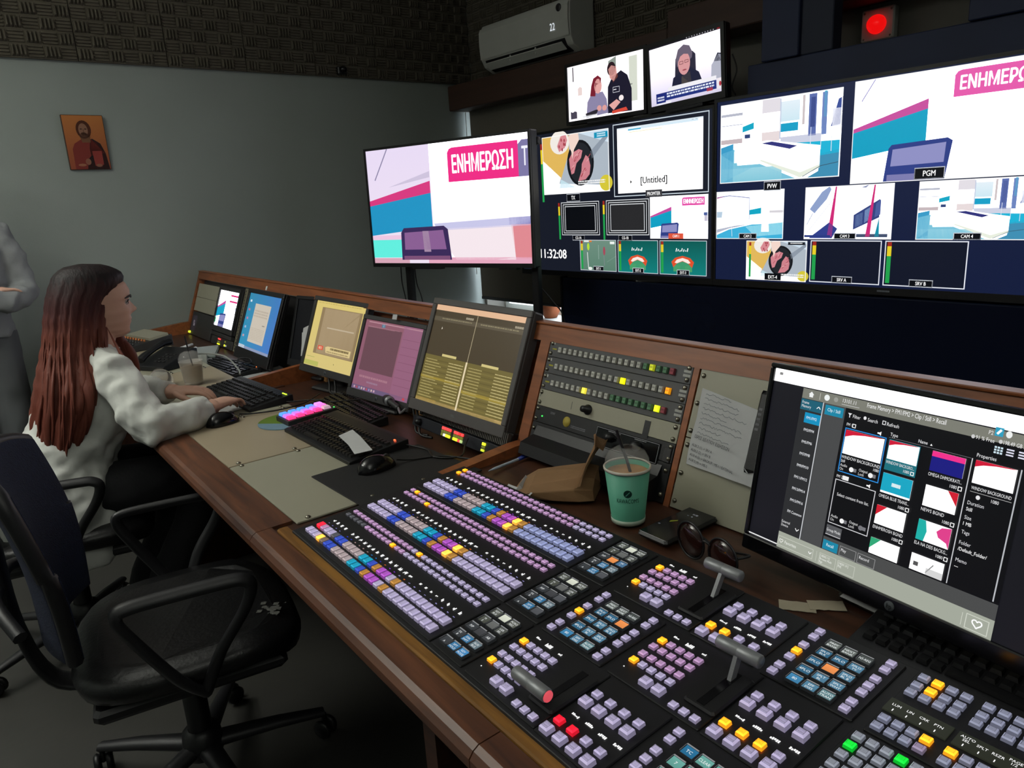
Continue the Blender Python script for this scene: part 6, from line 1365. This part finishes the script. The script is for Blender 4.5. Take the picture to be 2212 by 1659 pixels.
def head_geo(b, o, s=1.0):
    """o: chin-level point under the ear; face looks along +Y"""
    FR = [(0, .050), (.006, .066), (.014, .076), (.026, .0745), (.034, .077), (.046, .081), (.058, .084), (.068, .082), (.08, .083), (.10, .084), (.118, .085), (.13, .092), (.15, .094), (.17, .088), (.19, .072), (.208, .045), (.22, .015), (.226, .0)]
    BK = [(0, -.012), (.02, -.045), (.05, -.070), (.09, -.088), (.13, -.096), (.16, -.092), (.19, -.073), (.21, -.045), (.222, -.015), (.226, -.0)]
    WD = [(0, .022), (.012, .038), (.03, .050), (.055, .060), (.09, .069), (.13, .0735), (.16, .070), (.19, .055), (.21, .034), (.222, .014), (.226, .002)]
    NO = [(.066, 0), (.072, .010), (.078, .021), (.084, .027), (.09, .024), (.1, .016), (.11, .009), (.12, .003), (.13, 0)]
    rings = []; nz = 52
    for j in range(nz + 1):
        z = .226 * j / nz; yf, yb, wd = interp(z, FR), interp(z, BK), interp(z, WD); yc = (yf + yb) / 2 * .6; rg = []
        for i in range(64):
            a = 2 * math.pi * i / 64; ca, sa = math.cos(a), math.sin(a)
            x = wd * math.copysign(abs(ca) ** .9, ca); y = yc + ((yf - yc) if sa > 0 else (yc - yb)) * math.copysign(abs(sa) ** .9, sa)
            if sa > 0:
                nw = .0085 + .006 * max(0, 1 - abs(z - .078) / .014)
                y += interp(z, NO) * math.exp(-(x / nw) ** 2)
                y -= .008 * math.exp(-((abs(x) - .032) / .015) ** 2 - ((z - .114) / .010) ** 2)
                y += .004 * math.exp(-(x / .02) ** 2) * (math.exp(-((z - .058) / .004) ** 2) + math.exp(-((z - .047) / .0045) ** 2))
                y -= .003 * math.exp(-(x / .018) ** 2 - ((z - .0525) / .0022) ** 2)
                y += .004 * math.exp(-((abs(x) - .04) / .02) ** 2 - ((z - .085) / .02) ** 2)
            rg.append((o[0] + x * s, o[1] + y * s, o[2] + z * s))
        rings.append(rg)
    b.loft(rings, smooth=True)
def hand_geo(b, wrist, ang, pitch=0, curl=.55, s=1, left=False):
    """palm and five fingers; ang = heading in plan, fingers ahead, palm down"""
    M_ = Matrix.Translation(wrist) @ Matrix.Rotation(ang, 4, 'Z') @ Matrix.Rotation(pitch, 4, 'Y')
    old = b.X; b.X = M_ if old is None else old @ M_; m_ = -1 if left else 1
    b.tube([(-.03, 0, 0), (0, 0, 0), (.03, 0, .004), (.065, 0, .004), (.088, 0, .0)], [(.024, .018), (.026, .018), (.036, .017), (.040, .015), (.036, .011)], 14)
    for k, (y, L_, r_) in enumerate(((.030, .058, .0078), (.0105, .068, .0082), (-.0105, .063, .008), (-.029, .048, .007))):
        y *= -m_ if 0 else m_; a1 = curl * .5; x0, z0 = .08, .004; pts = [(x0 - .02, y * .9, z0)]; x, z, an = x0, z0, -.15
        for q in (.45, .30, .25):
            pts.append((x, y, z)); an += a1; x += math.cos(an) * L_ * q; z -= math.sin(an) * L_ * q
        pts.append((x, y * 1.05, z)); b.tube(pts, [r_ * 1.1, r_ * 1.1, r_, r_ * .95, r_ * .8], 10); b.ball((x, y * 1.05, z), r_ * .8, 8, 6)
    b.tube([(.005, m_ * .022, -.002), (.03, m_ * .045, -.008), (.055, m_ * .054, -.016), (.078, m_ * .052, -.022)], [.014, .012, .0095, .0078], 10); b.ball((.078, m_ * .052, -.022), .0078, 8, 6)
    b.X = old
M_SKIN = mat('skin', '#cfa490', rough=.5, spec=.35, noise=(30, .06))
M_SHIRT = mat('white_cotton', '#c9cbc6', rough=.85, noise=(5, .05), bump=(90, .1))
M_DARKCL = mat('dark_trousers', '#15161a', rough=.85, noise=(20, .2), bump=(120, .15))
x0 = -2.665
wm = thing('person', 'seated woman in a white shirt with long auburn hair typing at the keyboard', 'person', (x0, .26, 0))
PX = Matrix.Translation((-x0, -.26, 0))
def wb(): q = MB(); q.X = PX; return q
b = wb()
b.X = None; head_geo(b, (0, .463 - .26, 1.030)); b.X = PX
b.tube([(x0, .39, .90), (x0, .415, .97), (x0, .435, 1.03), (x0, .455, 1.09)], [(.075, .06), (.056, .056), (.052, .054), (.05, .05)], 18)
b.tube([(x0, .20, .50), (x0, .25, .66), (x0, .33, .84), (x0, .39, .93)], [(.15, .10), (.125, .09), (.15, .09), (.12, .07)], 18)
RS, RE, RW = (x0 + .165, .445, .925), (-2.375, .485, .775), (-2.43, .700, .787)
LS, LE, LW = (x0 - .165, .445, .925), (-2.93, .50, .785), (-2.685, .650, .805)
for S_, E_, W_ in ((RS, RE, RW), (LS, LE, LW)):
    b.tube([(x0, .39, .91), S_, E_, W_], [.05, .05, .042, .026], 12); b.ball(E_, .042)
hand_geo(b, RW, math.atan2(.12, -.09), R(4), .8, .95); hand_geo(b, LW, math.atan2(.155, .10), R(6), .8, 1.0, left=True)
for s_ in (-1, 1):
    b.tube([(x0, .22, .53), (x0 + s_ * .09, .25, .53), (x0 + s_ * .10, .60, .53), (x0 + s_ * .10, .64, .49), (x0 + s_ * .10, .58, .36), (x0 + s_ * .09, .45, .12), (x0 + s_ * .09, .43, .07)], [.10, .085, .05, .04, .038, .034, .034], 14)
    b.tube([(x0 + s_ * .09, .41, .055), (x0 + s_ * .09, .52, .04)], [.035, .03], 10)
add_mod_remesh(b.build('body', M_SKIN, wm), .0036, 2)
# face details
M_HAIRD = mat('brow_hair', '#1c1311', rough=.6, noise=(80, .3))
for s_ in (-1, 1):
    q = MB(); q.tube([(s_ * .016, .463 - .26 + .0925, 1.030 + .1265), (s_ * .030, .463 - .26 + .0895, 1.030 + .1325), (s_ * .045, .463 - .26 + .0795, 1.030 + .131), (s_ * .054, .463 - .26 + .0665, 1.030 + .127)], [(.0025, .0032), (.0028, .0038), (.0024, .003), (.001, .0015)], 8); q.build('eyebrow', M_HAIRD, wm)
    q = MB(); q.ball((s_ * .0315, .463 - .26 + .0665, 1.030 + .1135), .0125, 14, 10); eye = q.build('eye', mat('eye_white', '#b8b0aa', rough=.2, noise=(8, .05)), wm)
    q = MB(); q.lathe([(.001, .0129), (.0055, .0124), (.0055, .0110)], 14, axis='y'); ir = q.build('iris', M_HAIRD, eye); ir.rotation_euler = (0, 0, math.pi); ir.location = (s_ * .0315, .463 - .26 + .0665, 1.030 + .1125)
    q = MB(); q.tube([(s_ * .020, .463 - .26 + .0775, 1.030 + .1155), (s_ * .031, .463 - .26 + .0815, 1.030 + .1195), (s_ * .043, .463 - .26 + .0755, 1.030 + .1155), (s_ * .049, .463 - .26 + .069, 1.030 + .1125)], [.0012, .0019, .0017, .0008], 6); q.build('eyelashes', M_HAIRD, wm)
q = MB(); q.tube([(-.022, .463 - .26 + .0735, 1.030 + .0515), (-.010, .463 - .26 + .0825, 1.030 + .0525), (0, .463 - .26 + .0845, 1.030 + .052), (.010, .463 - .26 + .0825, 1.030 + .0525), (.022, .463 - .26 + .0735, 1.030 + .0515)], [.001, .002, .0022, .002, .001], 6); q.build('mouth', mat('lip_line', '#6d3a38', rough=.5, noise=(30, .1)), wm)
# shirt
b = wb()
b.loft([ell_ring((x0, .235, .365), .250, .18, tiltx=R(-4)), ell_ring((x0, .235, .45), .253, .19, tiltx=R(-4)), ell_ring((x0, .24, .55), .225, .18, tiltx=R(-6)), ell_ring((x0, .275, .68), .165, .145, tiltx=R(-14)), ell_ring((x0, .365, .80), .165, .140, tiltx=R(-16)), ell_ring((x0, .415, .88), .165, .130, tiltx=R(-16)), ell_ring((x0, .425, .935), .150, .10, tiltx=R(-16)), ell_ring((x0, .42, .972), .09, .07, tiltx=R(-15)), ell_ring((x0, .418, .99), .065, .066, tiltx=R(-12))], smooth=True)
for S_, E_, W_, k in ((RS, RE, RW, 1), (LS, LE, LW, -1)):
    S2 = Vector(S_); E2 = Vector(E_); W2 = Vector(W_); cuff = E2 + (W2 - E2) * .90
    b.tube([tuple(S2 + Vector((-.08 * k, -.01, .005))), tuple(S2 + Vector((-.02 * k, 0, 0))), tuple(S2 + (E2 - S2) * .35), tuple(S2 + (E2 - S2) * .75 + Vector((.012 * k, -.005, -.008))), tuple(E2 + Vector((.01 * k, .0, -.002))), tuple(E2 + (W2 - E2) * .3), tuple(E2 + (W2 - E2) * .62), tuple(E2 + (W2 - E2) * .82), tuple(cuff)], [.066, .068, .064, .066, .064, .060, .055, .045, .041], 18)
for k in (-1, 1): b.tube([(x0 + k * .02, .42, .975), (x0 + k * .09, .43, .958), (x0 + k * .16, .442, .932)], [.058, .056, .062], 14)
b.tube([(x0, .413, .965), (x0, .425, 1.0)], [(.072, .068), (.060, .062)], 20)
add_mod_remesh(b.build('shirt', M_SHIRT, wm), .0085, 2, (.034, .06))
b = wb(); b.loft([ell_ring((x0, .425, .968), .078, .076, tiltx=R(-18)), ell_ring((x0, .430, .995), .070, .070, tiltx=R(-18)), ell_ring((x0, .434, 1.018), .063, .066, tiltx=R(-20))], smooth=True, caps=False); q = b.build('collar', M_SHIRT, wm); q.modifiers.new('thick', 'SOLIDIFY').thickness = .004
# trousers and shoes
b = wb(); b.tube([(x0, .16, .50), (x0, .24, .51)], [(.17, .10), (.18, .10)], 18)
for s_ in (-1, 1): b.tube([(x0 + s_ * .07, .18, .52), (x0 + s_ * .10, .42, .545), (x0 + s_ * .105, .62, .545), (x0 + s_ * .105, .67, .50), (x0 + s_ * .10, .60, .36), (x0 + s_ * .09, .46, .14), (x0 + s_ * .09, .435, .09)], [.115, .095, .076, .074, .066, .056, .054], 16); b.ball((x0 + s_ * .105, .645, .53), .072)
add_mod_remesh(b.build('trousers', M_DARKCL, wm), .012, 3, (.015, .08))
for s_ in (-1, 1):
    b = wb(); xx = x0 + s_ * .09
    b.tube([(xx, .375, .05), (xx, .40, .07), (xx, .46, .07), (xx, .53, .052), (xx, .60, .042), (xx, .635, .032)], [(.032, .035), (.038, .05), (.042, .05), (.045, .04), (.042, .03), (.024, .018)], 16); sh = b.build('shoe', mat('pale_sneaker', '#a9a8a0', rough=.6, noise=(14, .1)), wm)
    b = wb(); b.tube([(xx, .37, .012), (xx, .42, .012), (xx, .52, .012), (xx, .60, .012), (xx, .645, .014)], [(.034, .012), (.042, .012), (.046, .012), (.044, .012), (.024, .011)], 14); b.build('sole', M_BLACK, sh)
    b = wb()
    for q in (.445, .485, .525): b.box(xx - .044, q, .03, xx + .044, q + .012, .088 - (q - .445) * .25)
    b.build('stripe', M_BLACK, sh)
# hair: cap and long fall, dark roots turning auburn
m_ = bpy.data.materials.new('auburn_hair'); m_.use_nodes = True; MATS['auburn_hair'] = m_
nt = m_.node_tree; bs = nt.nodes['Principled BSDF']; tc = nt.nodes.new('ShaderNodeTexCoord'); sp_ = nt.nodes.new('ShaderNodeSeparateXYZ'); nt.links.new(tc.outputs['Object'], sp_.inputs[0])
mr = nt.nodes.new('ShaderNodeMapRange'); mr.inputs[1].default_value = 1.24; mr.inputs[2].default_value = 1.05; nt.links.new(sp_.outputs[2], mr.inputs[0])
no = nt.nodes.new('ShaderNodeTexNoise'); mp = nt.nodes.new('ShaderNodeMapping'); mp.inputs['Scale'].default_value = (60, 60, 3); nt.links.new(tc.outputs['Object'], mp.inputs[0]); nt.links.new(mp.outputs[0], no.inputs['Vector']); no.inputs['Scale'].default_value = 1.5; no.inputs['Detail'].default_value = 5
ad = nt.nodes.new('ShaderNodeMath'); ad.operation = 'MULTIPLY_ADD'; ad.inputs[1].default_value = .5; nt.links.new(no.outputs['Fac'], ad.inputs[0]); sb = nt.nodes.new('ShaderNodeMath'); sb.operation = 'SUBTRACT'; sb.inputs[1].default_value = .25; nt.links.new(mr.outputs[0], sb.inputs[0]); nt.links.new(sb.outputs[0], ad.inputs[2])
rp = nt.nodes.new('ShaderNodeValToRGB'); rp.color_ramp.elements[0].color = (*lin('#1a1214'), 1); rp.color_ramp.elements[1].color = (*lin('#6b382c'), 1); e_ = rp.color_ramp.elements.new(.55); e_.color = (*lin('#472424'), 1)
nt.links.new(ad.outputs[0], rp.inputs[0]); nt.links.new(rp.outputs[0], bs.inputs['Base Color']); bs.inputs['Roughness'].default_value = .55; bs.inputs['Specular IOR Level'].default_value = .25
bp = nt.nodes.new('ShaderNodeBump'); bp.inputs['Strength'].default_value = .6; bp.inputs['Distance'].default_value = .004; nt.links.new(no.outputs['Fac'], bp.inputs['Height']); nt.links.new(bp.outputs[0], bs.inputs['Normal'])
HS = [(1.276, .425, .440, .008), (1.270, .385, .490, .045), (1.255, .355, .530, .068), (1.232, .340, .549, .080), (1.205, .328, .543, .086), (1.180, .318, .520, .089), (1.150, .310, .500, .090), (1.10, .298, .484, .092), (1.05, .285, .474, .097), (1.0, .268, .466, .110), (.95, .250, .455, .140), (.90, .235, .44, .168), (.85, .22, .425, .177), (.80, .205, .41, .176), (.75, .195, .385, .166), (.71, .195, .36, .15), (.68, .205, .33, .12), (.655, .23, .30, .06)]
ph = [random.Random(2).uniform(0, 6.28) + 1.7 * q for q in range(6)]
def hair_pt(a, z, out=1.0):
    def cc(k): return interp(-z, [(-h[0], h[k]) for h in HS])
    ya, yb_, rx = cc(1), cc(2), cc(3); yc, ry = (ya + yb_) / 2, (yb_ - ya) / 2; fade = min(1, max(0, (1.25 - z) / .15)); tw = a + .25 * (1.2 - z)
    k = out * (1 + fade * (.022 * math.sin(11 * tw + ph[0] + z * 5) + .02 * math.sin(19 * tw + ph[1] - z * 7) + .014 * math.sin(37 * tw + ph[2] + z * 4) + .008 * math.sin(61 * tw + ph[3])) * (1 + .6 * max(0, .95 - z) / .3))
    rag = .022 * (math.sin(5 * a + ph[4]) + .8 * math.sin(13 * a + ph[5]) + .5 * math.sin(29 * a)) * max(0, .86 - z) / .2
    return (x0 + rx * k * math.cos(a), yc + ry * k * math.sin(a), z + rag)
b = wb(); rings = [[hair_pt(2 * math.pi * i / 160, z) for i in range(160)] for z in [1.276, 1.27, 1.262, 1.25] + [1.24 - .0146 * i for i in range(41)]]
b.loft(rings, smooth=True); b.build('hair', m_, wm)
def lock(pts, rad, fl=.7):
    q = wb(); P_ = smooth_pts(pts, 5); n = len(P_)
    q.tube(P_, [(rad * (1 - .9 * (i / n) ** 2) * 1.3 * min(1, .03 + i / 9), rad * (1 - .9 * (i / n) ** 2) * fl * min(1, .03 + i / 9)) for i in range(n)], 10); q.build('hair_lock', m_, wm)
r = random.Random(12)
for k in range(20):      # loose locks lying on the fall of hair
    a = R(-75 + 7.2 * k + r.uniform(-3, 3)); zt = r.uniform(1.0, 1.10); ze = r.uniform(.64, .78)
    lock([hair_pt(a + .06 * q, zt + (ze - zt) * q / 5, .985 + .018 * math.sin(q) + .02 * q / 5) for q in range(6)], r.uniform(.008, .014), .55)
lock([(x0 + .088, .455, 1.08), (x0 + .105, .468, 1.02), (x0 + .15, .478, .965), (x0 + .19, .49, .91), (x0 + .215, .495, .85)], .013, .5)
lock([(x0 - .085, .465, 1.15), (x0 - .088, .488, 1.08), (x0 - .085, .515, 1.01), (x0 - .08, .535, .95), (x0 - .075, .54, .89), (x0 - .07, .545, .83)], .032)
lock([(x0 - .075, .485, 1.06), (x0 - .07, .525, 1.0), (x0 - .06, .545, .945), (x0 - .055, .55, .88)], .028)

# man at the left edge of the picture, arms folded
mx, my = -4.40, .19
mn = thing('person', 'standing person in a grey shirt with folded arms at the left edge', 'person', (mx, my, 0), (0, 0, R(-80)))
b = MB()   # local: faces +Y, stands on the floor
head_geo(b, (0, .02, 1.545)); b.tube([(0, -.01, 1.42), (0, .0, 1.50), (0, .015, 1.60)], [(.08, .07), (.06, .06), (.056, .056)], 16)
b.tube([(0, 0, .92), (0, 0, 1.1), (0, 0, 1.3), (0, 0, 1.43)], [(.16, .11), (.15, .105), (.18, .115), (.12, .08)], 18)
for s_ in (-1, 1):
    b.tube([(s_ * .1, 0, 1.40), (s_ * .19, 0, 1.38), (s_ * .235, .03, 1.10), (s_ * .12, .20, 1.08 + .03 * s_), (-s_ * .04, .21, 1.12)], [.06, .055, .045, .038, .03], 12)
    b.tube([(s_ * .09, 0, .92), (s_ * .10, .0, .5), (s_ * .10, -.01, .08)], [.095, .065, .045], 14); b.tube([(s_ * .10, -.03, .05), (s_ * .11, .16, .035)], [.045, .04], 10)
hand_geo(b, (-.06, .17, 1.11), math.pi, 0, .5, 1, left=True); hand_geo(b, (.06, .17, 1.07), 0, 0, .5, 1)
add_mod_remesh(b.build('body', M_SKIN, mn), .006, 3)
M_GREYSH = mat('grey_shirt', '#8a8d8f', rough=.9, noise=(7, .12), bump=(90, .15))
b = MB(); b.loft([ell_ring((0, 0, .88), .185, .135), ell_ring((0, 0, 1.0), .18, .13), ell_ring((0, .01, 1.15), .185, .135), ell_ring((0, .01, 1.30), .20, .135), ell_ring((0, 0, 1.40), .17, .105), ell_ring((0, 0, 1.455), .085, .075)], smooth=True)
for s_ in (-1, 1): b.tube([(s_ * .12, 0, 1.39), (s_ * .195, 0, 1.375), (s_ * .235, .01, 1.25), (s_ * .252, .03, 1.09), (s_ * .20, .14, 1.07), (s_ * .12, .205, 1.08 + .03 * s_), (s_ * .02, .215, 1.11)], [.075, .075, .068, .066, .060, .052, .042], 16); b.ball((s_ * .248, .035, 1.085), .062)
add_mod_remesh(b.build('shirt', M_GREYSH, mn), .010, 3, (.03, .07))
b = MB(); b.tube([(0, 0, .98), (0, 0, .86)], [(.165, .12), (.18, .125)], 18)
for s_ in (-1, 1): b.tube([(s_ * .085, 0, .9), (s_ * .10, 0, .5), (s_ * .10, -.01, .07)], [.105, .085, .07], 16)
add_mod_remesh(b.build('trousers', mat('grey_trousers', '#5f6264', rough=.9, noise=(9, .12)), mn), .012, 3, (.015, .1))
for s_ in (-1, 1):
    b = MB(); b.tube([(s_ * .10, -.06, .045), (s_ * .105, .05, .05), (s_ * .112, .17, .035), (s_ * .115, .215, .025)], [(.04, .044), (.045, .048), (.042, .034), (.02, .02)], 12); b.build('shoe', M_BLACK, mn)
q = MB(); q.ball((0, -.012, 1.69), (.083, .105, .095), 20, 12); q.build('hair', M_HAIRD, mn)
